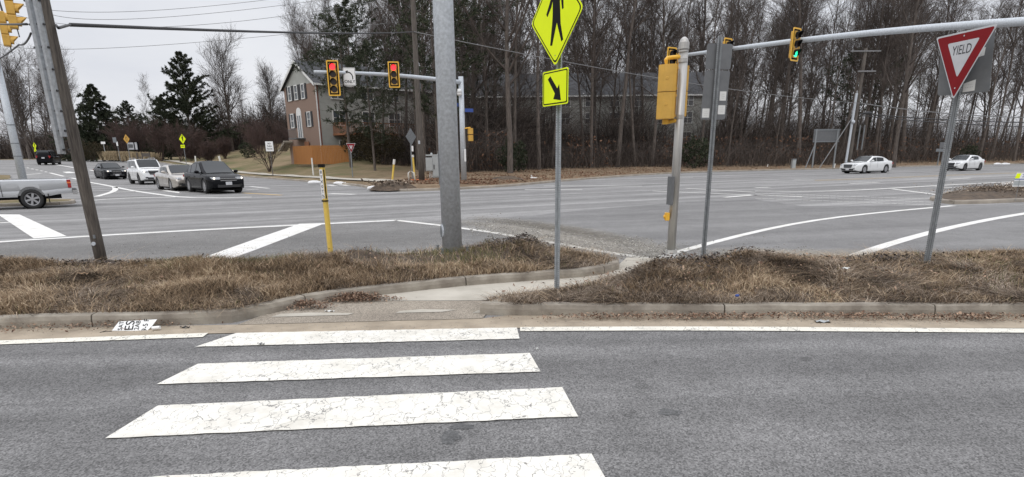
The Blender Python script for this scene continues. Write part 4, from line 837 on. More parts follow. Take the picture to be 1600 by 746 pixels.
# feathery clump of ornamental grass by the entrance sign
p = T(206, 66); r_ = np.random.default_rng(6); n_ = 5000; x = p[0]+r_.uniform(-3.6, 3.6, n_); y = p[1]+r_.normal(0, .7, n_); th = r_.uniform(0, 6.28, n_); hh = r_.uniform(.6, 1.4, n_); V_ = np.zeros((n_, 4, 3)); z = zT(x, y)
for i, (s, t_, w_) in enumerate(((0, 0, .03), (1, 1, .02))): V_[:, 2*i] = np.c_[x+np.cos(th)*.4*s-w_, y+np.sin(th)*.4*s, z+hh*t_]; V_[:, 2*i+1] = np.c_[x+np.cos(th)*.4*s+w_, y+np.sin(th)*.4*s, z+hh*t_]
props(link('ornamental_grass', raw('ornamental_grass', V_.reshape(-1, 3), (np.arange(n_)*4)[:, None]+np.array([[0, 1, 3, 2]]), 'tall_grass')), 'straw coloured ornamental grass in front of the entrance sign', 'grass', None, 'stuff')

# ------------------------------------------------------------------ townhouses
def house(name, label, loc, rz, Lx, Wy, z0, ze, zr, endmat, windows_end, wl, floors_side, deck=None, end_door=None):
    t_ = thing(name, label, 'house', loc, rz)
    ty = lambda: None
    # local x runs along the ridge, local y across (0..Wy); the gable end shown is x = 0
    mb = MB(); mb.add([(0, 0, z0), (0, Wy, z0), (0, Wy, ze), (0, 0, ze), (.3, 0, z0), (.3, Wy, z0), (.3, Wy, ze), (.3, 0, ze)], [(0, 1, 2, 3), (7, 6, 5, 4), (0, 4, 5, 1), (3, 2, 6, 7), (1, 5, 6, 2), (0, 3, 7, 4)])
    part(mb, 'end_wall', endmat, t_, False)
    mb = MB(); mb.box(((Lx+.3)/2, Wy/2, (z0+ze)/2), (Lx-.31, Wy-.02, ze-z0)); part(mb, 'siding_wall', 'siding', t_, False)
    mb = MB(); mb.add([(.02, .1, ze), (.02, Wy-.1, ze), (.02, Wy/2, zr-.15), (.25, .1, ze), (.25, Wy-.1, ze), (.25, Wy/2, zr-.15)], [(0, 1, 2), (5, 4, 3), (0, 3, 4, 1), (1, 4, 5, 2), (2, 5, 3, 0)]); part(mb, 'gable', 'siding', t_, False)
    for k in range(1, 16):
        pass
    mb = MB(); oh = .45; sl = (zr-ze)/(Wy/2)
    for s in (0, 1):
        ya = -oh if s == 0 else Wy+oh; za = ze-oh*sl
        P = [(-.35, ya, za), (Lx+.3, ya, za), (Lx+.3, Wy/2, zr), (-.35, Wy/2, zr)]; mb.add([(a, b, c) for a, b, c in P]+[(a, b, c+.16) for a, b, c in P], [(0, 1, 2, 3), (7, 6, 5, 4), (0, 4, 5, 1), (1, 5, 6, 2), (3, 7, 4, 0)])
    rf = part(mb, 'roof', 'roof', t_, False)
    mb = MB()
    for ya, yb, za, zb in ((-oh, Wy/2, ze-oh*sl, zr), (Wy+oh, Wy/2, ze-oh*sl, zr)):
        mb.add([(-.37, ya, za-.16), (-.37, ya, za+.17), (-.37, yb, zb+.17), (-.37, yb, zb-.16), (-.352, ya, za-.16), (-.352, ya, za+.17), (-.352, yb, zb+.17), (-.352, yb, zb-.16)], [(0, 1, 2, 3), (7, 6, 5, 4), (0, 4, 5, 1), (3, 2, 6, 7), (0, 3, 7, 4)])
    mb.box((Lx/2, -oh-.03, ze-oh*sl+.06), (Lx+.6, .06, .2)); mb.box((.02, -.08, (z0+ze)/2), (.1, .1, ze-z0)); part(mb, 'trim', 'trim', t_, False)
    def win(x, y, z, w, h, end, shut=False):
        def bx(mb_, du, dz, su, sz, d0, th): mb_.box((x-d0 if end else x+du, y+du if end else y-d0, z+dz), (th if end else su, su if end else th, sz))
        f = MB(); bx(f, 0, h/2+.04, w+.2, .1, .04, .1); bx(f, 0, -h/2-.04, w+.26, .1, .05, .12)
        for s in (-1, 1): bx(f, s*(w/2+.04), 0, .09, h, .04, .1)
        bx(f, 0, 0, w, .06, .03, .07)
        if not end: bx(f, 0, 0, .06, h, .02, .05)
        fr = part(f, 'window', 'trim', t_, False); g = MB(); bx(g, 0, 0, w, h, .004, .02); part(g, 'pane', 'window_glass', fr, False)
        if shut:
            for s in (-1, 1): g = MB(); bx(g, s*(w/2+.33), 0, .42, h+.15, .03, .06); part(g, 'shutter', 'shutter', fr, False)
    for y, z, w, h in windows_end: win(0, y, z, w, h, True, True)
    for x, z, w, h in floors_side: win(x, 0, z, w, h, False)
    return t_
ang = math.atan2(.667, .745)
# local y must point to (-.8, .6): rotating x by ang gives y = (-sin, cos) = (-.8, .6)
Wy = 8.3; Lx = 21.
we = [(Wy*(1-u), z, .72, 1.45) for u, z in ((.2, 9.0), (.41, 9.0), (.63, 9.0), (.2, 6.0), (.74, 6.0))]
ws = [(x, z, 1.5, 1.5) for z in (6.1, 8.9) for x in (2.6, 6.3, 9.8, 14.2, 18.5)]+[(3., 3.2, 1.2, .9)]
hs = house('brick_house', 'brick end townhouse with black shutters, arched door and grey siding flank', (-21.2, 72.9, 0), ang, Lx, Wy, .5, 9.7, 12.2, 'brick', we, None, ws)
yd = Wy*(1-.43)
mb = MB(); a_ = np.linspace(0, math.pi, 13); ol = [(.62*math.cos(t_), 1.75+.62*math.sin(t_)) for t_ in a_]; fr_ = (np.array([-.06, yd, 5.]), np.array([0, -1., 0]), np.array([0, 0, 1.]), np.array([-1., 0, 0]))
mb.prism([(.62, -1.)]+ol+[(-.62, -1.)], fr_, -.05, .03); dr = part(mb, 'door', 'trim', hs, False)
mb = MB(); mb.prism([(.1, -.9), (.42, -.9), (.42, 1.5), (.1, 1.5)], fr_, .032, .045); mb.prism([(-.42, -.9), (-.1, -.9), (-.1, 1.5), (-.42, 1.5)], fr_, .032, .045); part(mb, 'pane', 'window_glass', dr, False)
mb = MB(); mb.box((-.55, yd, 3.95), (1.1, 2.2, .14))
for k in range(9): mb.box((-1.05, yd-1.05+k*.26, 4.45), (.04, .04, .95))
mb.box((-1.05, yd, 4.95), (.06, 2.2, .06)); part(mb, 'balcony', 'signback', hs, False)
mb = MB(); mb.box((-.16, 3.1, 3.35), (.08, 1.1, .5)); part(mb, 'vent_panel', 'deck', hs, False)
mb = MB(); [mb.box((-.6, Wy-1.0+.35*k, 3.7-.2*k), (1.0, .35, .2)) for k in range(6)]; part(mb, 'steps', 'concrete', hs, False)
mb = MB(); mb.box((8.4, -1.5, 4.3), (13.5, 3.0, .22)); mb.box((8.4, -2.95, 5.5), (13.5, .1, .1)); mb.box((1.7, -1.5, 5.5), (.1, 3., .1))
for k in range(60): mb.box((1.75+k*.225, -2.95, 4.95), (.06, .05, 1.1))
for k in range(13): mb.box((1.7, -.1-k*.23, 4.95), (.05, .06, 1.1))
for x in (1.8, 6, 10.5, 15): mb.box((x, -2.9, 2.8), (.18, .18, 3.4))
part(mb, 'deck', 'deck', hs, False)
mb = MB(); mb.box((4.2, Wy/2, 12.5), (.25, .25, .8)); part(mb, 'roof_vent', 'trim', hs, False)
h2 = house('townhouse_row', 'grey sided row of townhouses half hidden deep behind the wood', (-8.2, 97, 0), 0., 39, 10, 1., 10.3, 13.6, 'siding', [], None, [(x, z, 1.3, 1.5) for z in (4.2, 7., 9.4) for x in np.arange(2, 37, 3.6)])
for x in (6.5, 12.7, 19, 25.3, 31.5): mb = MB(); mb.box((x, -.06, 6), (.16, .1, 9)); part(mb, 'downpipe', 'trim', h2, False)
# orange fence in front of it
A_, B_, C_ = np.array([-24.7, 74.]), np.array([-21.4, 70.3]), np.array([-17.4, 70.7])
t_ = thing('wooden_fence', 'orange brown board fence below the brick house', 'fence', (*B_, 0))
for a, b in ((A_, B_), (B_, C_)):
    L_ = np.linalg.norm(b-a); d = (b-a)/L_; mb = MB(); k = int(L_/.15)
    for i in range(k):
        q = a+d*(i+.5)*L_/k; z = float(zT(np.array([q[0]]), np.array([q[1]]))[0]); mb.box((q[0], q[1], 1.15+.95), (.142, .025, 1.95), math.atan2(d[1], d[0])) if True else None
    q = (a+b)/2; mb.box((q[0]+d[1]*-.04, q[1]+d[0]*.04, 1.15+1.6), (L_, .05, .1), math.atan2(d[1], d[0])); part(mb, 'board_panel', 'fence', t_)

# ------------------------------------------------------------------ sign and post pieces
HOLES = {}
def uchan(parent, x, y, z0, z1, rz, lean=(0, 0), w=.078, holes=True, m='galv', thick=.004, n=''):
    # U-channel post, open side towards local -y
    d = np.array([lean[0], lean[1], 1.]); t_ = np.array([math.cos(rz), math.sin(rz), 0]); nrm = np.array([math.sin(rz), -math.cos(rz), 0])
    prof = [(-w/2, .0), (-w/2, -.004), (-w*.27, -.004), (-w*.17, -.036), (w*.17, -.036), (w*.27, -.004), (w/2, -.004), (w/2, 0), (w*.24, 0), (w*.13, -.032), (-w*.13, -.032), (-w*.24, 0)]
    P = []
    for z in (z0, z1):
        o_ = np.array([x, y, 0])+d*np.array([z-z0, z-z0, z])[[0, 1, 2]] if False else np.array([x+lean[0]*(z-z0), y+lean[1]*(z-z0), z])
        P += [o_+t_*a+nrm*b for a, b in prof]
    k = len(prof); mb = MB(); mb.add(P, [tuple(range(k)), tuple(range(2*k-1, k-1, -1))]+[(i, i+k, (i+1) % k+k, (i+1) % k) for i in range(k)]); o = part(mb, 'post', m, parent)
    if holes:
        mb = MB(); up = np.array([lean[0], lean[1], 1.])
        for i in range(int((z1-z0-.1)/.0254)):
            z = z0+.05+i*.0254; c = np.array([x+lean[0]*(z-z0), y+lean[1]*(z-z0), z])
            for s in (-1, 1):
                q = c+t_*s*w*.385+nrm*.0008; a = [q+t_*.0048*math.cos(g)+np.array([0, 0, 1])*.0058*math.sin(g) for g in np.arange(6)*math.pi/3]; mb.add(a, [tuple(range(6))])
                q = c+t_*s*w*.385-nrm*.0048; a = [q+t_*.0048*math.cos(g)+np.array([0, 0, 1])*.0058*math.sin(g) for g in np.arange(6)*math.pi/3]; mb.add(a, [tuple(range(5, -1, -1))])
        part(mb, 'bolt_holes', 'black', o)
    return o
PED = [(0, .29), (-.05, .275), (-.12, .16), (-.195, .045), (-.17, .015), (-.085, .11), (-.06, .165), (-.06, 0), (-.072, -.09), (-.108, -.30), (-.066, -.307), (.028, -.075), (.125, -.29), (.163, -.272), (.108, -.10), (.098, .02), (.088, .13), (.10, .2), (.132, .045), (.165, .05), (.152, .2), (.11, .275), (.06, .29)]
def disc(r_, cx, cy, k=16): return [(cx+r_*math.cos(2*math.pi*i/k), cy+r_*math.sin(2*math.pi*i/k)) for i in range(k)]
def sc_(ol, a, b=None): b = b or a; return [(u*a, v*b) for u, v in ol]
def diamond(parent, fr, hx, hy, face='fluo', r_=.06, holes=True, pict='ped'):
    k = hx/.54; ky = hy/.54; D = lambda s: sc_(rpoly([(0, -.54*s), (.54*s, 0), (0, .54*s), (-.54*s, 0)], r_), k, ky)
    mb = MB(); mb.prism(D(1), fr, -.003, 0); pl = part(mb, 'sign_plate', face, parent)
    mb = MB(); mb.prism(D(.955), fr, .0005, .0012); part(mb, 'border', 'black', pl)
    mb = MB(); mb.prism(D(.915), fr, .0014, .002); part(mb, 'face', face, pl)
    mb = MB()
    if pict == 'ped': mb.prism(sc_(PED, k, ky), fr, .0022, .003); mb.prism(sc_(disc(.058, .035, .37), k, ky), fr, .0022, .003)
    else:
        for s in (-1, 1): mb.prism(sc_([(s*.05, -.26), (s*.12, -.26), (s*.15, 0), (s*.13, .18), (s*.17, .18), (s*.1, .3), (s*.03, .18), (s*.06, .18), (s*.07, 0)][::s], k, ky), fr, .0022, .003)
    part(mb, 'symbol', 'black', pl)
    if holes: mb = MB(); [mb.prism(sc_(disc(.008, 0, v, 8), k, ky), fr, .0032, .004) for v in (-.42, .43)]; part(mb, 'bolt', 'galv_dark', pl)
    return pl
def arrow_plate(parent, fr, w, h):
    kx, ky = w/.53, h/.37
    mb = MB(); mb.prism(rrect(w, h, .02), fr, -.003, 0); pl = part(mb, 'arrow_plate', 'fluo', parent)
    mb = MB(); mb.prism(rrect(w-.026, h-.026, .018), fr, .0005, .0012); part(mb, 'border', 'black', pl)
    mb = MB(); mb.prism(rrect(w-.058, h-.05, .014), fr, .0014, .002); part(mb, 'face', 'fluo', pl)
    mb = MB(); mb.prism(sc_([(-.150, .098), (-.098, .128), (.050, -.012), (.088, .028), (.128, -.142), (-.032, -.118), (.0, -.062)][::-1], kx, ky), fr, .0022, .003); part(mb, 'symbol', 'black', pl)
# --- the big pedestrian crossing sign
px_, py_ = 0.525, 7.13
t_ = thing('crossing_sign', 'large yellow green pedestrian crossing sign with arrow plate on perforated post', 'road sign', (px_, py_, .12))
uchan(t_, px_, py_, .1, 3.45, -.95, w=.078, m='post_light')
kz = 1.
fr = frame((px_-.04, py_-.05, 3.04), (math.cos(-1.05), math.sin(-1.05), 0)); diamond(t_, fr, .54*.89, .54*.89)
zc = zat(px_-.02, py_-.045, 137.3); fr = frame((px_-.04, py_-.05, zc), (math.cos(-1.06), math.sin(-1.06), 0)); arrow_plate(t_, fr, .488, .35)
# --- yield sign with a plain plate behind it
yx, yy = 5.50, 8.14
t_ = thing('yield_sign', 'large red and white triangular YIELD sign on perforated steel post at the right', 'road sign', (yx, yy, .2))
uchan(t_, yx, yy+.02, .1, 3.0, -.6, w=.078, m='post_grey')
fr = frame((yx-.085, yy-.05, 2.66), (math.cos(-1.42), math.sin(-1.42), 0)); wy, hy = .914*.91, .79*.94
TRI = lambda s, r_: rpoly([(0, -hy/2*s*1.06), (wy/2*s*1.04, hy/2*s), (-wy/2*s*1.04, hy/2*s)], r_)
mb = MB(); mb.prism(TRI(1, .04), fr, -.003, 0); pl = part(mb, 'sign_plate', 'white_sign', t_)
mb = MB(); fr2 = (fr[0]+np.array([0, 0, .003]), *fr[1:]); mb.prism(TRI(.94, .035), fr2, .0005, .0015); part(mb, 'red_face', 'red_sign', pl)
mb = MB(); fr3 = (fr[0]+np.array([0, 0, .068]), *fr[1:]); mb.prism(TRI(.53, .03), fr3, .0018, .0026); part(mb, 'white_face', 'white_sign', pl)
text('YIELD', (fr[0]+np.array([0, 0, .165]), *fr[1:]), .15, 'dark_plastic', pl, 'lettering', .0032, .72)
mb = MB(); [mb.prism(disc(.009, 0, v, 10), fr, .003, .006) for v in (.32, -.26)]; part(mb, 'bolt', 'white_sign', pl)
fr = frame((yx+.035, yy+.03, 2.69), (math.cos(-1.1), math.sin(-1.1), 0)); mb = MB(); w_, h_ = .762*.78, .914*.77
O_ = [(u-.1*v, v) for u, v in rrect(w_, h_, .035)]; mb.prism(O_, fr, -.003, 0); pl = part(mb, 'back_plate', 'signback', t_)
mb = MB(); mb.prism([(.03, .03), (.2, .06), (.2, .15), (.03, .13)], fr, .0006, .0012); part(mb, 'tape', 'sticker', pl); mb = MB(); mb.prism([(.03, -.335), (.165, -.325), (.158, -.2), (.025, -.235)], fr, .0006, .0012); st = part(mb, 'sticker', 'sticker', pl)
text('- - - -\n- - - - -', (fr[0]+fr[1]*.095+fr[2]*-.265, *fr[1:]), .03, 'dark_plastic', st, 'lettering', .002, 1., rot=.08)
# --- backs of two grey plates on a perforated post
sx_, sy_ = 2.87, 9.24
t_ = thing('grey_sign_back', 'backs of two stacked grey sign plates on a perforated post', 'road sign', (sx_, sy_, .1))
uchan(t_, sx_, sy_, .08, 3.19, .3, w=.078, m='post_grey')
for zc, h_, nm, yo in ((2.945, .325, 'upper_plate', 0), (2.45, .64, 'lower_plate', 0)):
    fr = frame((sx_+.012-(.0 if h_ < .5 else .012), sy_+.03, zc), (math.cos(.22), math.sin(.22), 0)); mb = MB(); mb.prism([(u+.03*v, v) for u, v in rrect(.385, h_, .03)], fr, -.003, 0); pl = part(mb, nm, 'signback', t_)
    if h_ > .5:
        for u, v, a_, b_ in ((-.125, -.235, .11, .12), (.115, -.19, .11, .12), (.12, -.01, .10, .12)):
            mb = MB(); mb.prism(rrect(a_, b_, .004, 1, u, v), fr, .0006, .0012); st = part(mb, 'sticker', 'sticker', pl); text('- - -\n- - - -\n- - -', (fr[0]+fr[1]*u+fr[2]*v, *fr[1:]), .026, 'dark_plastic', st, 'lettering', .002)
# --- pedestrian signal pole
bx_, by_ = 2.63, 10.2
t_ = thing('pedestrian_signal', 'brushed aluminium pole carrying yellow pedestrian signal housings and a push button', 'traffic signal', (bx_, by_, 0))
zt = zat(bx_, by_, 66)
mb = MB(); mb.tube([(bx_, by_, .16), (bx_+.005, by_, zt)], [.069, .066], 20); part(mb, 'pole', 'alu', t_, smooth=True)
mb = MB(); mb.tube([(bx_, by_, zt-.10), (bx_, by_, zt-.005), (bx_, by_, zt+.0), (bx_, by_, zt+.04), (bx_, by_, zt+.07)], [.079, .079, .07, .055, .02], 18); part(mb, 'pole_cap', 'alu', t_, smooth=False)
mb = MB(); mb.tube([(bx_, by_, .005), (bx_, by_, .07), (bx_, by_, .11), (bx_, by_, .17)], [.22, .15, .1, .088], 8); part(mb, 'base', 'alu', t_)
mb = MB(); mb.tube([(bx_, by_, zat(bx_, by_, 186)), (bx_, by_, zat(bx_, by_, 180))], [.073, .073], 18); mb.tube([(bx_, by_, zat(bx_, by_, 98)), (bx_, by_, zat(bx_, by_, 92))], [.073, .073], 18); mb.tube([(bx_, by_, zat(bx_, by_, 82)), (bx_, by_, zat(bx_, by_, 79))], [.073, .073], 18); part(mb, 'clamp_band', 'alu', t_)
z1 = zat(bx_-.2, by_-.1, 186.5); z2 = zat(bx_-.2, by_-.1, 101)
def headbox(cx, cy, za, zb, rz, w=.29, d=.19, nm='signal_housing'):
    mb = MB(); zm = (za+zb)/2
    for a, b in ((za, zm-.003), (zm+.003, zb)):
        ol = [(-w/2, d/2), (w/2, d/2), (w/2, -d/2+.0), (w/2-.05, -d/2-.015), (-w/2+.1, -d/2-.015), (-w/2, -d/2+.05)]
        c_, s_ = math.cos(rz), math.sin(rz); P = [(cx+u*c_-v*s_, cy+u*s_+v*c_, z) for z in (a, b) for u, v in ol]; k = 6
        mb.add(P, [tuple(range(k-1, -1, -1)), tuple(range(k, 2*k))]+[(i, (i+1) % k, k+(i+1) % k, k+i) for i in range(k)])
    o = part(mb, nm, 'ochre', t_, bevel=.006)
    m2 = MB()
    for zz in (za+(zb-za)*.27, za+(zb-za)*.75):
        c = np.array([cx+math.sin(rz)*(d/2+.016)-.06*math.cos(rz)*0, cy-math.cos(rz)*(d/2+.016), zz]); m2.tube([c, c-np.array([-math.sin(rz), math.cos(rz), 0])*.006], [.024, .02], 12)
    part(m2, 'lens_boss', 'ochre', o); m3 = MB()
    for k_, zz in enumerate((za+.05, zm-.05, zm+.05, zb-.05)):
        c = np.array([cx+math.cos(rz)*(w/2+.008), cy+math.sin(rz)*(w/2+.008), zz]); m3.box(c, (.025, .05, .03), rz)
    part(m3, 'latch', 'ochre', o)
headbox(bx_-.235, by_-.06, z1, z2, -.25, .27, .2)
headbox(bx_-.02, by_+.20, zat(bx_, by_+.2, 183), zat(bx_, by_+.2, 104), -1.1, .3, .2)
za = zat(bx_-.2, by_, 89)
mb = MB(); mb.tube([(bx_, by_, za), (bx_-.15, by_-.02, za-.01), (bx_-.245, by_-.03, za-.02), (bx_-.27, by_-.04, za-.05), (bx_-.27, by_-.04, z2-.02)], .029, 10); part(mb, 'bracket', 'yellow', t_, smooth=False); mb = MB(); mb.tube([(bx_-.02, by_, za+.05), (bx_-.02, by_+.2, za+.05), (bx_-.02, by_+.2, za-.12)], .028, 10); part(mb, 'bracket', 'yellow', t_, smooth=False); mb = MB()
za2 = zat(bx_-.2, by_, 191); mb.tube([(bx_, by_, za2+.03), (bx_-.17, by_-.02, za2)], .03, 10); mb.box((bx_-.225, by_-.04, za2+.01), (.08, .09, .09)); part(mb, 'bracket', 'yellow', t_, smooth=False, bevel=0)
mb = MB(); mb.box((bx_-.083, by_-.05, (zat(bx_, by_, 276)+zat(bx_, by_, 320))/2), (.03, .23, zat(bx_, by_, 276)-zat(bx_, by_, 320)), .1); part(mb, 'button_sign', 'signback', t_)
zb = zat(bx_-.1, by_, 338.5); mb = MB(); mb.box((bx_-.105, by_-.02, zb), (.07, .09, .125)); pb = part(mb, 'push_button_box', 'yellow', t_, bevel=.008); mb = MB(); mb.ball((bx_-.147, by_-.02, zb), .03, 12, (.6, 1, 1)); part(mb, 'push_button', 'yellow', pb, smooth=True)
# --- tall galvanised pole
gx, gy = -.94, 9.95
zt = 8.2; t_ = thing('steel_pole', 'thick galvanised steel signal pole with oval handhole in the middle', 'pole', (gx, gy, .15))
mb = MB(); mb.tube([(gx, gy, .15), (gx-.003, gy, zt)], [.158, .135], 28); pl = part(mb, 'pole', 'galv', t_, smooth=True)
mb = MB(); mb.tube([(gx, gy, zt), (gx, gy, zt+.06)], [.15, .1], 20); part(mb, 'pole_cap', 'galv', t_)
zh = zat(gx-.15, gy, 361); a_ = R(205); nrm = np.array([math.cos(a_), math.sin(a_), 0]); fr = frame(np.array([gx, gy, zh])+nrm*.15, np.cross(np.array([0, 0, 1.]), nrm)); mb = MB(); mb.prism([(u*.055, v*.105) for u, v in disc(1, 0, 0, 20)], fr, -.02, .022); hh_ = part(mb, 'handhole', 'galv', t_)
mb = MB(); mb.prism([(u*.042, v*.09) for u, v in disc(1, 0, 0, 20)], fr, .0222, .028); part(mb, 'handhole_cover', 'galv_dark', hh_)
mb = MB(); mb.box((gx, gy, .155), (.5, .5, .05), .3)
bp_ = part(mb, 'base_plate', 'galv', t_, bevel=.006); 
for k in range(4):
    a = .3+math.pi/4+k*math.pi/2; c = (gx+.28*math.cos(a), gy+.28*math.sin(a)); mb = MB(); mb.cyl((*c, .17), (*c, .30), .02, None, 8); mb.cyl((*c, .185), (*c, .225), .037, None, 6); part(mb, 'anchor_bolt', 'galv_dark', bp_)
mb = MB(); mb.box((gx-.157, gy-.02, (zat(gx, gy, 235)+zat(gx, gy, 290))/2), (.012, .05, .5)); part(mb, 'tape_strip', 'galv_dark', t_)
# --- leaning wooden pole with cable guard
wx_, wy_ = -6.05, 9.15
top = Vo(64, -12, 5.75); base = np.array([wx_, wy_, .1]); t_ = thing('utility_pole', 'weathered wooden utility pole leaning left on the near island', 'pole', base)
top2 = base+(top-base)*1.9
mb = MB(); Q = np.array([base+(top2-base)*s for s in np.linspace(0, 1, 14)]); mb.tube(Q, np.linspace(.08, .074, 14), 16); pl = part(mb, 'pole', 'wood', t_, smooth=True)
def onpole(py): 
    lo, hi = 0., .75
    for _ in range(40):
        s = (lo+hi)/2; v = base+(top2-base)*s-CAMP
        if CY-FPX*(v@CU)/(v@f0) > py: lo = s
        else: hi = s
    return base+(top2-base)*s
p = onpole(380); mb = MB(); mb.cyl(p+np.array([-.0, -.078, 0]), p+np.array([0, -.095, 0]), .028, None, 12); part(mb, 'tag', 'galv', pl)
p = onpole(369); mb = MB(); mb.box(p+np.array([.03, -.08, 0]), (.02, .03, .05)); part(mb, 'staple', 'galv_dark', pl)
# cable guard: two steel channels on brackets, left of the pole
ga = Vo(97, 241, 5.75); gb = Vo(44, -14, 5.3); dd = gb-ga
for nm, o_, r0_, st in (('cable_guard', np.array([0, 0, 0]), .042, 0.), ('cable_guard', np.array([.095, -.02, 0]), .03, .12)):
    mb = MB(); A = np.array([ga+o_+dd*(st+(1.7-st)*s) for s in np.linspace(0, 1, 9)]); k = 9; tt = np.array([1, 0, 0.]); nn = np.array([0, -1., 0]); rows = []
    for a in A: rows.append([a+tt*u+nn*v for u, v in ((-r0_*1.35, 0), (-r0_, 0), (-r0_, .03), (-r0_*.5, .06), (r0_*.5, .06), (r0_, .03), (r0_, 0), (r0_*1.35, 0))])
    mb.grid(rows); g_ = part(mb, nm, 'galv', t_)
    mb = MB()
    for s in np.linspace(.03, 1.6, 13):
        for u in (-1.15, 1.15): c = ga+o_+dd*s+tt*u*r0_; mb.cyl(c, c+np.array([0, -.03, 0]), .013, None, 8)
    part(mb, 'guard_bolt', 'dark_plastic', g_)
for py in (205, 120, 40): c = onpole(py); g2 = Vo(44+(py+14)*53/255, py, 5.6); mb = MB(); mb.tube([c, (c[0]-.2, c[1]-.02, c[2]+.01)], .018, 6); part(mb, 'bracket', 'galv_dark', t_)
# ------------------------------------------------------------------ yellow pipeline marker on the island
def markpost(px, pyb, pyt, Y, lean, label, w=.09, z0=.1, textual=False, white_top=False, m='marker', pxt=None):
    b_ = V(px, pyb, Y); pass; tp = V(pxt if pxt else px, pyt, Y); t_ = thing('marker_post', label, 'marker post', b_); d = tp-b_; L_ = np.linalg.norm(d); up = d/L_; f_ = frame(b_, np.cross(np.array([0, 1., 0]), up) if True else 0, up)
    f_ = (b_, np.cross(up, [0, -1., 0])*-1, up, np.array([0, -1., 0])); tt = np.cross(np.array([0, -1., 0]), up); tt = -tt if tt[0] < 0 else tt; f_ = (b_, tt, up, np.array([0, -1., 0]))
    mb = MB(); ol = [(-w/2, 0), (w/2, 0), (w/2, L_), (-w/2, L_)]
    prof = [(-w/2, .022), (-w/4, -.012), (0, -.022), (w/4, -.012), (w/2, .022), (w/2-.006, .03), (0, -.01), (-w/2+.006, .03)]
    rows = [[b_-up*.25+tt*u+np.array([0, v, 0])+up*s for u, v in prof+[prof[0]]] for s in (0, L_+.25)]; mb.grid(rows); mb.add(rows[1][:8], [tuple(range(8))]); pl = part(mb, 'post', m, t_)
    return t_, pl, f_, L_
t_, pl, f_, L_ = markpost(516, 396, 258, 6.36*KY, 0, 'leaning yellow pipeline marker post with a lettered strip on the left island', .084, .1, pxt=502)
mb = MB(); mb.prism([(-.045, L_-.035), (.045, L_-.035), (.045, L_+.012), (-.045, L_+.012)], f_, -.035, .026); part(mb, 'post_cap', 'black', t_)
mb = MB(); mb.prism([(-.044, L_*.595), (.044, L_*.595), (.044, L_*.61), (-.044, L_*.61)], f_, -.033, .026); part(mb, 'band', 'black', t_)
mb = MB(); mb.prism([(-.033, L_*.63), (.012, L_*.63), (.012, L_*.95), (-.033, L_*.95)], f_, .0235, .0245); lb = part(mb, 'label_strip', 'white', t_)
for i, ch in enumerate('8TX0T%'): text(ch, (f_[0]+f_[1]*-.011+f_[2]*L_*(.92-.053*i), *f_[1:]), .062, 'black', lb, 'lettering', .0256)
mb = MB(); mb.prism([(.026, L_*.63), (.041, L_*.63), (.041, L_*.95), (.026, L_*.95)], f_, .018, .022); part(mb, 'side_strip', 'black', t_)
# ------------------------------------------------------------------ litter
p = np.array([-3.95, 6.15]); t_ = thing('yard_sign', 'white lettered yard sign lying flat in the left gutter', 'sign', (p[0], p[1], .01))
c0 = at(175, 517, .012); c1 = at(243, 515, .012); c2 = at(246, 500, .09); c3 = at(186, 503, .085)
o_ = (c0+c1+c2+c3)/4; tx = (c1-c0); tx /= np.linalg.norm(tx); uy = c3-c0; uy -= tx*(uy@tx); uy /= np.linalg.norm(uy); fr = (o_, tx, uy, np.cross(tx, uy))
def uv(q): return ((q-o_)@tx, (q-o_)@uy)
cm = at(228, 516.5, .012); cn = at(237, 511.5, .03)
mb = MB(); mb.prism([uv(c0), uv(cm), uv(cn), uv(c2), uv(c3)], fr, 0, .005); pl = part(mb, 'sign_sheet', 'white', t_)
for s, fx_, sz, w_ in (('SAT', .145, .085, 1.), ('ES', .37, .17, 1.), ('2AB', .56, .09, 1.), ('9-5 F', .76, .1, 1.)):
    q = c0+(c1-c0)*fx_*.92+(c3-c0)*.5; text(s, (q+fr[3]*0, *fr[1:]), sz*.72, 'black', pl, 'lettering', .0062, w_, rot=R(90))
mb = MB(); mb.tube([at(238, 513, .03), at(250, 512, .035)], .018, 10); part(mb, 'rolled_end', 'white', t_); 
mb = MB(); mb.tube([at(175, 518, .01), at(160, 519, .01), at(156, 520, .01), at(166, 517, .01)], .003, 5); part(mb, 'wire', 'black', t_)
def scrap(px, py, w, h, name, m, label, cat, th=.004, z=.014, rz=0.):
    c = at(px, py, z); mb = MB(); n_ = 6; P = [[(c[0]+(i/n_-.5)*w*math.cos(rz)-(j/3-.5)*h*math.sin(rz), c[1]+(i/n_-.5)*w*math.sin(rz)+(j/3-.5)*h*math.cos(rz), z+.008*math.sin(i*1.7+j)+.008) for i in range(n_+1)] for j in range(4)]
    mb.grid(P); P2 = (np.array(P)-np.array([0, 0, th]))[:, ::-1]; mb.grid(P2); return solo(mb, name, m, label, cat)
scrap(1285, 503, .15, .07, 'paper_scrap', 'cabinet', 'flat grey white scrap beside the right edge line', 'litter')
scrap(289, 512, .09, .035, 'plastic_scrap', 'dark_plastic', 'crumpled dark plastic scrap in the gutter right of the yard sign', 'litter')
scrap(515, 487, .10, .03, 'paper_scrap', 'sticker', 'pale torn scrap on the ramp apron', 'litter')
scrap(839, 546, .035, .012, 'paper_scrap', 'sticker', 'tiny white chip on the slip lane right of the zebra bars', 'litter', z=.01)
scrap(408, 538, .06, .025, 'twig_scrap', 'signback', 'small grey scrap on the first zebra bar', 'litter', z=.018)
scrap(130, 428, .12, .05, 'paper_scrap', 'cardboard', 'brown flat scrap on the left island grass', 'litter', z=.3)
c = at(1322, 417, .3); scrap(1322, 420, .1, .05, 'plastic_scrap', 'sticker', 'crumpled white scrap on the right island grass', 'litter', z=.32)
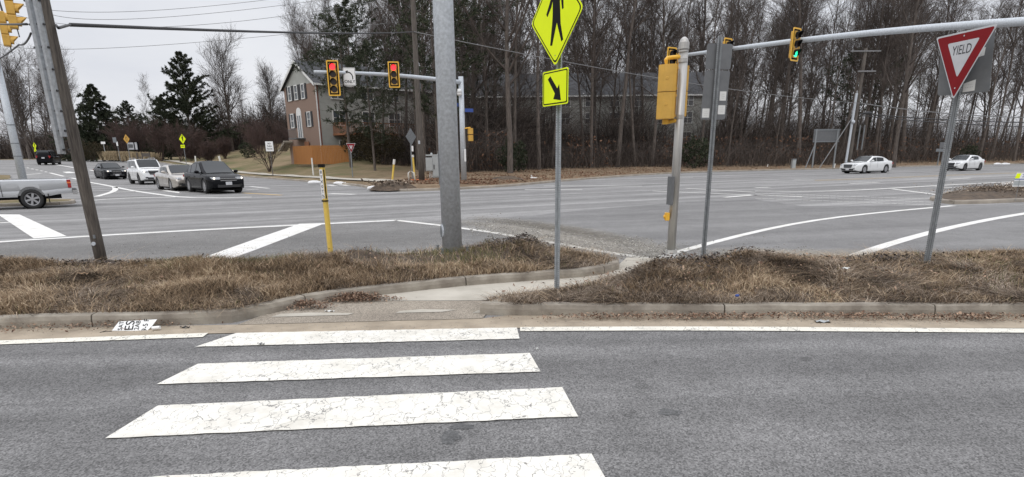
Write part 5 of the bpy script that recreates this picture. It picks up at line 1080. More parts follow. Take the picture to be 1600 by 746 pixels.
c = at(1152, 462, .22); mb = MB(); mb.ball((c[0], c[1], c[2]), .025, 8, (1, .7, .6)); solo(mb, 'bottle_cap', 'blue_sign', 'small blue cap in the right island grass', 'litter')

# ------------------------------------------------------------------ vehicle signals
def lamp_head(parent, c, rz, n_, lit, plate=True, s=1., back=False, housing='ochre'):
    # front faces local -y turned by rz ; c = centre
    c_, s_ = math.cos(rz), math.sin(rz); t_ = np.array([c_, s_, 0]); fn = np.array([s_, -c_, 0]); H_ = .355*n_*s; w = .34*s; fr = (np.array(c, float), t_, np.array([0, 0, 1.]), fn)
    mb = MB()
    for i in range(n_):
        zc = (n_-1)/2-i; mb.prism([(u, v+zc*.355*s) for u, v in rrect(w, .35*s, .03*s, 2)], fr, -.16*s, .04*s)
    hd = part(mb, 'housing', housing, parent)
    if plate:
        W2, H2 = w+.26*s, H_+.26*s; mb = MB(); r1 = rrect(W2, H2, .06*s, 3); r2 = rrect(W2-.12*s, H2-.12*s, .03*s, 3); o, t2, u2, n2 = fr
        P = [o+t2*a+u2*b+n2*d for d in (.0, .02) for rr in (r1, r2) for a, b in rr]; k = len(r1)
        F = []
        for i in range(k): j = (i+1) % k; F += [(i, j, k+j, k+i)[::-1], (2*k+i, 2*k+j, 3*k+j, 3*k+i), (i, j, 2*k+j, 2*k+i), (k+i, 3*k+i, 3*k+j, k+j)]
        mb.add(P, F); part(mb, 'backplate_border', 'yellow', parent)
        mb = MB(); mb.prism(rrect(W2-.11*s, H2-.11*s, .03*s, 3), fr, -.012, -.004); part(mb, 'backplate', 'black', parent)
    for i in range(n_):
        zc = ((n_-1)/2-i)*.355*s; o2 = fr[0]+np.array([0, 0, zc]); f2 = (o2, fr[1], fr[2], fr[3])
        mb = MB(); mb.prism(disc(.148*s, 0, 0, 20), f2, .042*s, .05*s); part(mb, 'lens', lit.get(i, 'lens_off'), hd)
        mb = MB(); a_ = np.linspace(-.55, math.pi+.55, 16); rows = []
        for d in (.04*s, .29*s):
            rows.append([o2+fr[1]*.158*s*math.cos(q)+fr[2]*.158*s*math.sin(q)+fr[3]*(d if d < .1 else d*(.45+.55*max(0, math.sin(q)))) for q in a_])
        rows.append([o2+fr[1]*.15*s*math.cos(q)+fr[2]*.15*s*math.sin(q)+fr[3]*.26*s*(.45+.55*max(0, math.sin(q))) for q in a_]); rows.append([o2+fr[1]*.15*s*math.cos(q)+fr[2]*.15*s*math.sin(q)+fr[3]*.045*s for q in a_])
        mb.grid(rows); part(mb, 'visor', housing if back else 'black', hd)
    return hd
def onray(px, py, Y): return V(px, py, Y)
# left far mast arm
B0 = np.array([Xo(724, 26.3), 26.3*KY]); t_ = thing('mast_arm_pole', 'grey signal mast with a long arm reaching left over the far corner', 'signal mast', (*B0, .1))
zt = zat(*B0, 120); mb = MB(); mb.tube([(*B0, .1), (*B0, zt)], [.18, .15], 14); part(mb, 'pole', 'galv', t_, smooth=True)
a0 = np.array([*B0, zat(*B0, 129)]); a1 = Vo(491, 112.5, 21.8); mb = MB(); mb.tube(np.array([a0+(a1-a0)*s for s in np.linspace(0, 1, 9)])+np.array([[0, 0, .12*math.sin(math.pi*s)] for s in np.linspace(0, 1, 9)]), np.linspace(.13, .07, 9), 10); part(mb, 'arm', 'galv', t_, smooth=True)
mb = MB(); mb.tube([(B0[0]-.1, B0[1]-.25, zat(*B0, 140)), (B0[0]-.1, B0[1]-.25, zat(*B0, 146))], [.1, .16], 12); mb.ball((B0[0]-.1, B0[1]-.25, zat(*B0, 147)), .15, 12); part(mb, 'camera_dome', 'white', t_, smooth=True)
mb = MB(); mb.box((B0[0]+.45, B0[1]-.1, zat(*B0, 173)), (.55, .03, .2), .5); mb.box((B0[0]-.3, B0[1]-.1, zat(*B0, 164)), (.3, .03, .2), .9); part(mb, 'street_name_sign', 'blue_sign', t_)
mb = MB(); mb.box((B0[0]+.13, B0[1]-.2, zat(*B0, 243)), (.12, .02, .75), .4); part(mb, 'notice', 'white', t_)
t2 = thing('pedestrian_lamp', 'yellow two section pedestrian signal on the far grey mast', 'traffic signal', (B0[0]+.45, B0[1], zat(*B0, 211)))
z_ = zat(*B0, 211)
for s in (1, -1): mb = MB(); mb.box((B0[0]+.5, B0[1]-.1, z_+s*.2), (.3, .25, .36), .3); part(mb, 'housing', 'ochre', t2, bevel=.02); mb = MB(); mb.box((B0[0]+.78, B0[1]-.05, z_+s*.2), (.26, .26, .3), .3); part(mb, 'visor', 'black', t2)
mb = MB(); mb.tube([(B0[0], B0[1], z_+.35), (B0[0]+.5, B0[1]-.1, z_+.42)], .04, 8); part(mb, 'bracket', 'yellow', t2)
def armpt(px, a0_, a1_): 
    best = min(np.linspace(0, 1, 400), key=lambda s: abs(800+FPX*((a0_+(a1_-a0_)*s-CAMP)@CR)/((a0_+(a1_-a0_)*s-CAMP)@f0)-px)); return a0_+(a1_-a0_)*best
for px, py, n_, lab in ((521, 122.5, 4, 'four section red traffic light at the left end of the mast arm'), (615.5, 117, 3, 'three section red traffic light nearer the wooden pole')):
    q = armpt(px, a0, a1); c = V(px, py, q[1]-.35); t2 = thing('traffic_light', lab, 'traffic light', c, 0, 'traffic lights'); lamp_head(t2, c, .12, n_, {0: 'red_on'})
    mb = MB(); mb.tube([c+np.array([0, .15, .3]), q+np.array([0, 0, .1])], .04, 6); part(mb, 'bracket', 'galv', t2)
q = armpt(546, a0, a1); c = V(546, 120, q[1]-.2); t2 = thing('lane_sign', 'white left arrow ONLY sign hanging between the two red lights', 'road sign', c)
fr = frame(c, (math.cos(.1), math.sin(.1), 0)); mb = MB(); mb.prism(rrect(.62, .86, .04), fr, -.004, 0); pl = part(mb, 'sign_plate', 'white', t2)
mb = MB(); mb.prism(rrect(.58, .82, .035), fr, .002, .004); part(mb, 'border', 'black', pl); mb = MB(); mb.prism(rrect(.555, .795, .03), fr, .006, .008); part(mb, 'face', 'white', pl)
mb = MB(); mb.prism([(.14, -.13), (.19, -.13), (.185, .02), (.14, .12), (.06, .2), (-.07, .245), (-.065, .3), (-.21, .24), (-.1, .13), (-.09, .19), (.03, .155), (.1, .09), (.135, 0)], fr, .010, .013); part(mb, 'arrow', 'black', pl)
text('ONLY', (fr[0]+fr[2]*-.25, *fr[1:]), .21, 'black', pl, 'lettering', .012, .95, bold=.003)
mb = MB(); mb.tube([c+np.array([0, .03, .1]), q], .035, 6); part(mb, 'bracket', 'galv', t2)
# right mast arm, its pole beyond the frame
b0 = Vo(1800, 28, 14.2); b1 = Vo(1066, 87, 21.8); Pp = b0+(b0-b1)*.12
t_ = thing('mast_arm_pole', 'long tapering grey mast arm crossing the right half above the road', 'signal mast', (Pp[0], Pp[1], 0))
pts = np.array([Pp+(b1-Pp)*s for s in np.linspace(0, 1, 12)])+np.array([[0, 0, .28*math.sin(math.pi*s)] for s in np.linspace(0, 1, 12)]); mb = MB(); mb.tube(pts, np.linspace(.175, .075, 12), 16); part(mb, 'arm', 'galv', t_, smooth=True)
mb = MB(); mb.tube([(Pp[0], Pp[1], 0), (Pp[0], Pp[1], Pp[2]+.5)], [.25, .2], 18); part(mb, 'pole', 'galv', t_, smooth=True)
for px, py, n_, lit, rz, lab in ((1243, 70, 3, {2: 'green_on'}, .62, 'green traffic light on the right mast arm'), (1136, 84, 3, {2: 'green_on'}, .62, 'traffic light half hidden behind the grey sign back'), (1049, 97, 3, {2: 'green_on'}, .5, 'traffic light mostly hidden behind the pedestrian signal housing')):
    q = armpt(px, b0, b1); c = V(px, py, q[1]-.35); t2 = thing('traffic_light', lab, 'traffic light', c, 0, 'traffic lights'); lamp_head(t2, c, rz, n_, lit, s=1.0)
    mb = MB(); mb.tube([c+np.array([0, .15, .1]), q+np.array([0, 0, .1])], .04, 6); part(mb, 'bracket', 'galv', t2)
# left near pole with two heads seen from the side
Lp = np.array([Xo(28, 21.8)+.0, 21.8*KY]); tL = Vo(-5, 95, 21.8); t_ = thing('mast_arm_pole', 'pale galvanised signal pole behind the silver pickup bed', 'signal mast', (*Lp, .1))
pb = np.array([Xo(29, 21.8), 21.8*KY, .1]); pt = Vo(-9, 92, 21.8); pt = np.array([pb[0], pb[1], zat(pb[0], pb[1], 92)]); mb = MB(); mb.tube([pb, pt], [.19, .16], 14); part(mb, 'pole', 'galv', t_, smooth=True)
ae = Vo(12, 2, 15.5); mb = MB(); mb.tube([pt-np.array([0, 0, .4]), ae+np.array([-.3, 0, .4])], [.13, .08], 10); part(mb, 'arm', 'galv', t_, smooth=True)
for y in (196, 225, 245): mb = MB(); mb.tube([(pb[0], pb[1], zat(pb[0], pb[1], y)), (pb[0], pb[1], zat(pb[0], pb[1], y-1.2))], [.2, .2], 14); part(mb, 'band', 'galv_dark', t_)
for px, py, Y, n_, lab in ((20, 14, 13.0, 3, 'upper yellow traffic light seen from the side at the top left corner'), (10, 46, 15.0, 3, 'lower yellow traffic light seen from the side at the left edge')):
    c = Vo(px, py, Y); t2 = thing('traffic_light', lab, 'traffic light', c, 0, 'traffic lights'); lamp_head(t2, c, 2.15, n_, {}, plate=False, s=1.0, back=True)
    mb = MB(); mb.tube([c+np.array([-.0, 0, .5]), c+np.array([-.1, .05, 1.2])], .03, 8); mb.tube([c+np.array([0, 0, -.52]), c+np.array([0.02, 0, -.75])], .015, 6); part(mb, 'bracket', 'cable', t2)

# ------------------------------------------------------------------ poles, wires
def wpole(px, pyb, Y, pyt, r_, label, tilt=0., z0=.1, m='wood'):
    Y = Y*KY; x = X(px, Y); b_ = np.array([x, Y, z0]); zt = zat(x, Y, pyt); t_ = thing('utility_pole', label, 'pole', b_); mb = MB(); e = np.array([x+tilt*(zt-z0), Y, zt]); mb.tube([b_+(e-b_)*s for s in np.linspace(0, 1, 8)], np.linspace(r_, r_*.72, 8), 12); part(mb, 'pole', m, t_, smooth=True); return t_, b_, e
zg = T(657, 26.6)[2]
t_, pA, pA2 = wpole(657.5, 290, 26.6, -60, .19, 'upright dark wooden pole standing left of the grey cabinet', .0, zg)
mb = MB(); mb.box((pA[0]-.02, pA[1]-.2, 2.6), (.12, .02, .2)); part(mb, 'tag', 'galv', t_)
Yb = 46.5; zg = T(1326, Yb)[2]
t_, pB, pB2 = wpole(1327, 262, Yb, 76, .21, 'tall utility pole with crossarms behind the nearer white sedan', .012, zg); Yb = Yb*KY
mb = MB(); z = zat(pB2[0], Yb, 80.5); mb.box((pB2[0]-.1, Yb-.2, z), (3.2, .1, .12), 0, None); z = zat(pB2[0], Yb, 112); mb.box((pB2[0]+.3, Yb-.2, z), (1.9, .12, .14)); part(mb, 'crossarm', 'cable_light', t_)
mb = MB(); mb.tube([(pB[0]-.45, Yb-.2, zg), (pB[0]-.3, Yb-.2, zat(pB[0], Yb, 146))], [.13, .13], 10); part(mb, 'riser_conduit', 'galv', t_); mb = MB(); mb.ball((pB[0]-.35, Yb-.4, zat(pB[0], Yb, 191)), .2, 10); part(mb, 'meter', 'galv', t_)
mb = MB(); [mb.box((pB[0]+.9+k*.5, Yb+.4, zat(pB[0], Yb, 215)), (.1, .1, 2.6)) for k in range(2)]; part(mb, 'cable_box', 'galv_dark', t_)
g0 = np.array(T(1282, 45.5)); mb = MB(); mb.tube([g0, (pB[0]-.2, Yb, zat(pB[0], Yb, 181))], .05, 6); part(mb, 'guy_strut', 'cable_light', t_)
far = thing('utility_pole', 'far slanting wooden pole behind the road signs', 'pole', T(188, 82)); b_ = np.array(T(188, 82)); e = b_+np.array([-1.6, 0, 9]); mb = MB(); mb.tube([b_, e], [.2, .14], 8); part(mb, 'pole', 'bark_far', far)
x_ = T(36, 60); far = thing('utility_pole', 'thin pale pole just right of the left signal pole', 'pole', x_); mb = MB(); mb.tube([x_, (x_[0], x_[1], x_[2]+11)], [.14, .11], 8); part(mb, 'pole', 'bark_far', far)
def wire(pts, r_, label, m='cable', sag=.3, group='overhead cables'):
    mb = MB(); Q = []
    for a, b in zip(pts[:-1], pts[1:]):
        a = np.array(a); b = np.array(b); Q += [a+(b-a)*s-np.array([0, 0, sag*4*s*(1-s)]) for s in np.linspace(0, 1, 15)[:-1]]
    Q.append(np.array(pts[-1])); mb.tube(np.array(Q), r_, 6); o = solo(mb, 'cable', m, label, 'cable', group, smooth=True)
K0 = onpole(40)+np.array([.1, 0, 0]); K1 = np.array([pA[0], pA[1]-.2, zat(pA[0], pA[1], 51)]); K2 = np.array([pB[0]+.2, Yb-.3, zat(pB[0], Yb, 162)])
k5 = Vo(91, 44, 5.6); k6 = Vo(110, 39, 6.6)
wire([K0+np.array([0, 0, 0]), k5, k6], .018, 'black drip loop where the thick cable leaves the leaning pole', sag=.0)
wire([k6, K1], .03, 'thick dark cable from the leaning pole to the upright pole', sag=.1)
wire([K1, K2], .026, 'grey cable from the upright pole to the utility pole behind the sedan', 'cable_light', sag=.55)
wire([K2, Vo(1700, 184, 46)], .05, 'grey cable running right from the utility pole', 'cable_light', sag=.5)
wire([(pB[0]+.4, Yb-.2, zat(pB[0], Yb, 178)), Vo(1700, 192, 47)], .055, 'upper black cable right of the utility pole', sag=.3)
wire([(pB[0]+.4, Yb-.2, zat(pB[0], Yb, 181)), Vo(1700, 200, 45)], .045, 'lower black cable right of the utility pole', sag=.3)
mb = MB(); mb.ball((pB[0]+1.2, Yb-.2, zat(pB[0], Yb, 177)), .22, 10, (2.4, .7, .7)); props(part(mb, 'cable_splice', 'cable', None, False), 'black splice case hanging beside the utility pole', 'splice case')
for (a, b, c), lab in ((((88, 17), (250, 16), (440, -3)), 'topmost thin wire across the pale sky'), (((88, 25), (260, 27), (520, -2)), 'second thin wire across the pale sky'), (((92, 37), (300, 40), (530, 12)), 'third thin wire just above the thick cable'), (((-10, 66), (180, 75), (540, 44)), 'lowest thin wire across the pale sky')):
    A, B, C3 = Vo(*a, 30), Vo(*b, 34), Vo(*c, 40); mb = MB(); ts = np.linspace(-.25, 1.25, 30); Q = np.array([A*(2*(t-.5)*(t-1))+B*(-4*t*(t-1))+C3*(2*t*(t-.5)) for t in ts]); mb.tube(Q, .016, 5); solo(mb, 'cable', 'cable_light', lab, 'cable', 'overhead cables', smooth=True)
wire([onpole(52)+np.array([-.25, 0, 0]), Vo(30, 70, 8), Vo(-30, 105, 12)], .014, 'black tether cable sloping down to the left edge', sag=.05)
wire([Vo(-20, 36, 15), Vo(42, 38, 7)], .02, 'black span cable behind the two side on lights', sag=.02)

# ------------------------------------------------------------------ small signs and furniture beyond the junction
def smallpost(parent, x, y, z0, z1, m='galv_dark', r_=.035): mb = MB(); mb.box((x, y, (z0+z1)/2), (r_*2, r_*1.2, z1-z0)); part(mb, 'post', m, parent)
def ctr(px, py, Y): return V(px, py, Y)
x, y, z = T(287, 58); t_ = thing('crossing_sign', 'yellow green pedestrian crossing sign on the lawn edge above the silver sedan', 'road sign', (x, y, z), 0, 'pedestrian crossing signs'); c = ctr(285, 217.5, y-.05); smallpost(t_, c[0], y, z, c[2]+.3); fr = frame(c, (math.cos(-.4), math.sin(-.4), 0)); diamond(t_, fr, .66, .66, holes=False)
mb = MB(); c2 = ctr(285.5, 229, y-.06); fr = frame(c2, (math.cos(-.4), math.sin(-.4), 0)); mb.prism(rrect(.78, .4, .04), fr, 0, .006); pp = part(mb, 'lower_plate', 'fluo', t_); text('AHEAD', fr, .2, 'black', pp, 'lettering', .008, .95, bold=.004)
x, y, z = T(56, 68); t_ = thing('crossing_sign', 'far yellow green pedestrian crossing sign left of the dark van', 'road sign', (x, y, z), 0, 'pedestrian crossing signs'); c = ctr(54, 228, y-.05); smallpost(t_, c[0], y, z, c[2]+.3); fr = frame(c, (math.cos(-.45), math.sin(-.45), 0)); diamond(t_, fr, .5, .55, holes=False)
c2 = ctr(55, 235, y-.06); fr = frame(c2, (math.cos(-.45), math.sin(-.45), 0)); arrow_plate(t_, fr, .6, .5)
x, y, z = T(199, 62); t_ = thing('divided_road_sign', 'amber diamond sign with two arrows behind the road signs', 'road sign', (x, y, z)); c = ctr(197.5, 217.5, y-.05); smallpost(t_, c[0], y, z, c[2]+.3); fr = frame(c, (math.cos(-.4), math.sin(-.4), 0)); diamond(t_, fr, .68, .68, 'amber_sign', holes=False, pict='arrows')
def platesign(name, px, py, Y, w, h, m, label, rz=-.2, pb=None, extra=None, pm='galv_dark'):
    x, y, z = T(px if pb is None else pb, Y); c = ctr(px, py, y-.05); t_ = thing(name, label, 'road sign', (x, y, z)); smallpost(t_, c[0], y, z, c[2]+h/2, pm); fr = frame(c, (math.cos(rz), math.sin(rz), 0)); mb = MB(); mb.prism(rrect(w, h, .04), fr, 0, .008); pl = part(mb, 'sign_plate', m, t_); return t_, pl, fr
platesign('street_name_sign', 161, 223.5, 66, .8, .35, 'white', 'small white sign on a post, leftmost of the road signs', pm='cabinet')
platesign('road_sign', 179, 219, 60, .6, .7, 'galv_dark', 'dark sign on a black post left of the amber diamond', pm='black'); platesign('road_sign', 183, 225, 62, .28, .6, 'white', 'narrow white sign beside the dark sign')
t_, pl, fr = platesign('truck_sign', 421, 229, 39.5, .72, .88, 'white', 'white NO THRU TRUCKS sign on the lawn edge', 0., pm='bark_far'); fr = (fr[0], *fr[1:])
for s, v, sz in (('NO', .24, .2), ('THRU', 0, .19), ('TRUCKS', -.23, .16)): text(s, (fr[0]+fr[2]*v, *fr[1:]), sz, 'black', pl, 'lettering', .012, .9, bold=.003)
x, y, z = T(549, 33); t_ = thing('yield_sign', 'small distant YIELD sign below the orange fence', 'road sign', (x, y, z)); c = ctr(548.5, 231, y-.05); smallpost(t_, x, y, z, c[2]+.2); fr = frame(c, (1, .1, 0))
for s, d, m_ in ((1, 0, 'white_sign'), (.9, .006, 'red_sign'), (.42, .012, 'white_sign')): mb = MB(); mb.prism(sc_([(0, -.40+.0), (.36, .32), (-.36, .32)], s), (fr[0]+np.array([0, 0, .03*(1-s)]), *fr[1:]), d, d+.003); part(mb, 'sign_plate' if s == 1 else 'face', m_, t_)
text('YIELD', (fr[0]+fr[2]*.09, *fr[1:]), .1, 'red_sign', t_, 'lettering', .018)
x, y, z = T(643, 28.5); t_ = thing('grey_sign_back', 'narrow grey diamond sign back left of the upright wooden pole', 'road sign', (x, y, z)); c = ctr(642, 214, y); smallpost(t_, x, y, z, c[2]+.5, 'galv_dark', .04); fr = frame(c, (math.cos(1.05), math.sin(1.05), 0)); mb = MB(); mb.prism([(0, -.56), (.56, 0), (0, .56), (-.56, 0)], fr, 0, .006); part(mb, 'sign_plate', 'galv_dark', t_)
mb = MB(); c = ctr(644.5, 232.5, y-.1); mb.box(c, (.12, .03, .36)); part(mb, 'sticker', 'white', t_)
for px, pb, pt, Y, w, lab, pxt, m in ((646.5, 291, 243, 27.5, .12, 'tall yellow marker post beside the narrow sign back', 645, 'marker'), (611, 284, 250, 27.8, .13, 'tilted yellow marker post with a pale cap', 616, 'marker'), (487.5, 271, 247, 38, .14, 'tan marker post right of the no trucks sign', 487, 'pvc'), (305, 258, 244, 58, .2, 'pale marker post above the silver sedan', 305, 'pvc'), (345, 262, 244, 56, .26, 'white marker post behind the black crossover', 342, 'pvc'), (1240, 262, 250, 46, .0, '', 0, ''), (1305, 262, 256, 47, .12, 'short stake near the far signboard', 1305, 'pvc'), (1200, 262, 257, 48, .1, 'short stake on the far verge left of the cabinet', 1200, 'pvc'), (831, 283, 274, 30, .1, 'leaning white stake beside the sandbag', 830, 'pvc'), (598, 290, 282, 28, .08, 'short wooden stake beside the tilted marker', 597, 'pvc'), (625, 290, 283, 28, .07, 'short white stake right of the tilted marker', 624, 'pvc')):
    if not lab: continue
    b_ = np.array(T(px, Y)); tp = Vo(pxt, pt, Y); t_ = thing('marker_post', lab, 'marker post', b_, 0, 'marker posts beyond the junction'); mb = MB(); mb.tube([b_, tp], [w/2, w/2], 8); pl = part(mb, 'post', m, t_)
    if w > .11 and m == 'marker': mb = MB(); d = (tp-b_)/np.linalg.norm(tp-b_); mb.tube([tp-d*(.12 if pxt == 645 else .3), tp+d*.03], [w*.62, w*.62], 8); part(mb, 'post_cap', 'pvc', t_)
# grey cabinets
x, y, z = T(679, 29.5); t_ = thing('control_cabinet', 'pair of joined grey metal signal cabinets beside the wooden pole', 'cabinet', (x, y, z)); s = y/660
z1 = zat(x, y, 244); mb = MB(); mb.box((x+.22, y, (z+z1)/2), (.72, .6, z1-z)); cb = part(mb, 'cabinet_body', 'cabinet', t_, bevel=.02); mb = MB(); mb.box((x+.2, y-.32, (z+z1)/2), (.58, .02, (z1-z)*.86)); dr = part(mb, 'door', 'cabinet', cb); mb = MB(); mb.box((x-.02, y-.35, (z+z1)/2), (.04, .05, .3)); part(mb, 'handle', 'black', dr)
mb = MB(); mb.box((x-.34, y-.15, z+(z1-z)*.62), (.5, .45, (z1-z)*.62)); c2_ = part(mb, 'side_cabinet', 'cabinet', t_, bevel=.02); mb = MB(); mb.box((x-.34, y-.385, z+(z1-z)*.62), (.42, .015, (z1-z)*.54)); part(mb, 'door', 'cabinet', c2_)
mb = MB(); mb.box((x-.0, y, z1+.05), (1.15, .6, .1)); [mb.cyl((x+dx, y, z1+.1), (x+dx, y, z1+.22), .09, .05, 8) for dx in (-.2, .3)]; part(mb, 'vent_top', 'cabinet', t_); mb = MB(); [mb.tube([(x-.4+k*.1, y, z), (x-.35+k*.06, y-.1, z+.5)], .03, 6) for k in range(3)]; part(mb, 'conduit', 'white', t_)
mb = MB(); p = G(652, 291); q = np.array(T(640, 27.6)); mb.grid([[q+np.array([0, 0, .02]), q+np.array([1.2, 0, .02])], [q+np.array([0, .35, .05]), q+np.array([1.2, .35, .05])]]); solo(mb, 'tape_strip', 'orange', 'orange tape lying behind the upright wooden pole', 'tape')
mb = MB(); q = np.array(T(637, 27.4)); mb.tube([q, q+np.array([0, 0, .5]), q+np.array([.15, 0, .62]), q+np.array([.35, 0, .5]), q+np.array([.4, 0, 0])], .05, 8); solo(mb, 'pipe_stub', 'pvc', 'bent pale pipe beside the tall yellow marker', 'pipe', smooth=True)
# sandbags
SB = None
for px, py, lab, rz, w in ((492, 288, 'white sandbag in the lawn gutter, leftmost of the four bags', .3, .8), (530, 288.5, 'white sandbag in the gutter below the small yield sign', .3, .8), (585, 297, 'white tube sandbag at the mulch heap, left one', .6, .9), (595, 298, 'white tube sandbag at the mulch heap, right one', .7, .9), (834, 283, 'round white sandbag on the far verge', 0, .6), (1558, 260, 'white sandbag on the far kerb, left of two', .2, .9), (1570, 260, 'white sandbag on the far kerb, right of two', .2, .9)):
    g = G(px, py+.5); far_ = g
    if SB is None:
        SB = thing('sandbag', lab, 'sandbag', (g[0], g[1], .0), rz, 'white sandbags along the kerbs'); mb = MB(); mb.tube([(-.45, 0, .1), (-.38, 0, .12), (-.15, 0, .14), (.15, .02, .13), (.36, 0, .12), (.42, 0, .12)], [.04, .1, .13, .13, .1, .03], 10); part(mb, 'sack', 'bag', SB, False, True); mb = MB(); mb.tube([(.42, 0, .12), (.52, .03, .13)], [.03, .09], 8); part(mb, 'tied_end', 'bag', SB, False)
    else: copy_tree(SB, (g[0], g[1], float(H(g[0], g[1]))+(.12 if px > 800 else 0)), rz, w*(1.3 if px > 1500 else 1), lab)
# signboard back, box cabinet, far sign
Yb = 47.5*KY; x0, x1 = X(1270, Yb), X(1303, Yb); zz = T(1287, 47.5)[2]; t_ = thing('signboard', 'back of a large grey signboard on two posts at the wood edge', 'road sign', ((x0+x1)/2, Yb, zz)); za, zb = zat(x0, Yb, 223), zat(x0, Yb, 202)
mb = MB(); mb.box(((x0+x1)/2, Yb, (za+zb)/2), (x1-x0+.5, .08, zb-za)); pl = part(mb, 'board', 'signback', t_); mb = MB(); mb.box(((x0+x1)/2, Yb-.06, zb-.1), (x1-x0+.55, .06, .12)); mb.box(((x0+x1)/2, Yb-.06, za+.1), (x1-x0+.55, .06, .1)); part(mb, 'rail', 'galv_dark', pl)
for xx in (x0, x1): mb = MB(); mb.box((xx, Yb-.05, (zz+zb)/2), (.14, .14, zb-zz)); part(mb, 'post', 'post_grey', t_)
mb = MB(); mb.tube([(x0-1.1, Yb-.8, zz), (x0+.1, Yb, za)], .06, 6); part(mb, 'brace', 'galv_dark', t_)
x, y, z = T(1240.5, 46.5); t_ = thing('utility_box', 'small pale green utility box on the far verge', 'cabinet', (x, y, z)); mb = MB(); mb.box((x, y, z+.45), (.42, .4, 1.0)); part(mb, 'box_body', 'cabinet', t_, bevel=.04); mb = MB(); mb.box((x, y, z+.97), (.48, .46, .08)); part(mb, 'lid', 'galv_dark', t_)
x, y, z = T(1466, 54); t_ = thing('road_sign', 'distant grey sign back left of the yield sign post', 'road sign', (x, y, z)); smallpost(t_, x, y, z, zat(x, y, 223), 'galv_dark', .06); mb = MB(); mb.box((x, y-.1, zat(x, y, 235)), (1.15, .04, .38)); part(mb, 'sign_plate', 'galv_dark', t_); mb = MB(); mb.box((x+.1, y-.1, zat(x, y, 227)), (.6, .04, .7)); part(mb, 'upper_plate', 'signback', t_)
# yard sign at right edge
Ys = 13.6*KY; c = ctr(1603, 281, Ys); t_ = thing('yard_sign', 'yellow and blue campaign yard sign at the right edge', 'sign', (c[0], Ys, .1)); fr = frame(c, (math.cos(-.2), math.sin(-.2), 0)); mb = MB(); mb.prism([(-.36, -.22), (.36, -.22), (.42, .22), (-.30, .22)], fr, 0, .006); pl = part(mb, 'sign_sheet', 'white', t_)
mb = MB(); mb.prism([(-.335, .04), (-.2, .04), (-.17, .2), (-.29, .2)], fr, .0065, .008); part(mb, 'yellow_panel', 'fluo', pl); mb = MB(); mb.prism([(-.34, -.0), (.38, -.0), (.385, .03), (-.335, .03)], fr, .0065, .008); part(mb, 'blue_band', 'blue_sign', pl); mb = MB(); mb.prism([(-.34, -.19), (.35, -.19), (.375, -.03), (-.335, -.03)], fr, .0065, .008); part(mb, 'pale_panel', 'cabinet', pl)
text('25', (fr[0]+fr[1]*-.06+fr[2]*.12, *fr[1:]), .15, 'blue_sign', pl, 'lettering', .009)
mb = MB(); [mb.tube([(c[0]+dx, Ys, .1), (c[0]+dx, Ys, c[2])], .006, 5) for dx in (-.2, .2)]; part(mb, 'wire_stake', 'galv_dark', t_)
# entrance sign, timber frame and dark gate by the far lawn
x, y, z = T(211, 69); t_ = thing('entrance_sign', 'white panelled entrance sign behind the ornamental grass', 'sign', (x, y, z)); mb = MB(); za, zb = zat(x, y, 234), zat(x, y, 223); mb.box((x, y, (za+zb)/2), (1.7, .2, zb-za)); pl = part(mb, 'panel', 'white_sign', t_); mb = MB(); [mb.box((x+dx, y-.02, (z+zb)/2), (.14, .26, zb-z+.2)) for dx in (-.9, .35, .9)]; part(mb, 'post', 'black', t_); mb = MB(); mb.box((x-.25, y-.12, (za+zb)/2), (.7, .04, (zb-za)*.5)); part(mb, 'emblem', 'signback', pl)
x, y, z = T(227, 63); t_ = thing('timber_frame', 'weathered timber frame fence beside the entrance sign', 'fence', (x, y, z))
for dx in (-1.1, -.35, .75): mb = MB(); mb.box((x+dx, y, z+.6), (.14, .14, 1.4)); part(mb, 'post', 'wood', t_)
mb = MB(); mb.box((x+.2, y, z+.95), (1.1, .08, .5)); mb.box((x-.7, y, z+.6), (.8, .08, .12)); part(mb, 'rail', 'wood', t_)

# ------------------------------------------------------------------ vehicles
def wheel(parent, x, y, r_, side, rimm='rim', spokes=5, w=.22):
    t_ = thing('wheel', None, None, (0, 0, 0)); bpy.data.objects.remove(t_)
    mb = MB(); prof = [(r_*.66, -w/2), (r_*.93, -w/2), (r_, -w*.36), (r_, w*.36), (r_*.93, w/2), (r_*.66, w/2), (r_*.64, 0), (r_*.66, -w/2)]
    a = np.linspace(0, 2*math.pi, 29); mb.grid([[(x+q*math.cos(t), y+v, r_+q*math.sin(t)) for q, v in prof] for t in a]); ty = part(mb, 'wheel', 'rubber', parent, False, True)
    s = side; f_ = (np.array([x, y+s*w*.30, r_]), np.array([1., 0, 0]) if s < 0 else np.array([-1., 0, 0]), np.array([0, 0, 1.]), np.array([0, s*1., 0]))
    mb = MB(); mb.prism(disc(r_*.66, 0, 0, 24), f_, -.06, -.045); part(mb, 'brake_disc', 'dark_plastic', ty, False)
    mb = MB(); R0 = r_*.66; a = np.linspace(0, 2*math.pi, 29); o, t, u, n_ = f_
    mb.grid([[o+t*(q*math.cos(g))+u*(q*math.sin(g))+n_*d for q, d in ((R0, .035), (R0*.9, .03), (R0*.88, -.03), (R0*.98, -.04))] for g in a])
    for i in range(spokes):
        g = 2*math.pi*i/spokes+.3; c_, s_ = math.cos(g), math.sin(g); mb.prism([(c_*q-s_*v, s_*q+c_*v) for q, v in ((R0*.1, -R0*.12), (R0*.93, -R0*.17), (R0*.93, R0*.17), (R0*.1, R0*.12))], f_, -.01, .022)
    mb.prism(disc(R0*.24, 0, 0, 12), f_, .0, .03); part(mb, 'rim', rimm, ty, False)
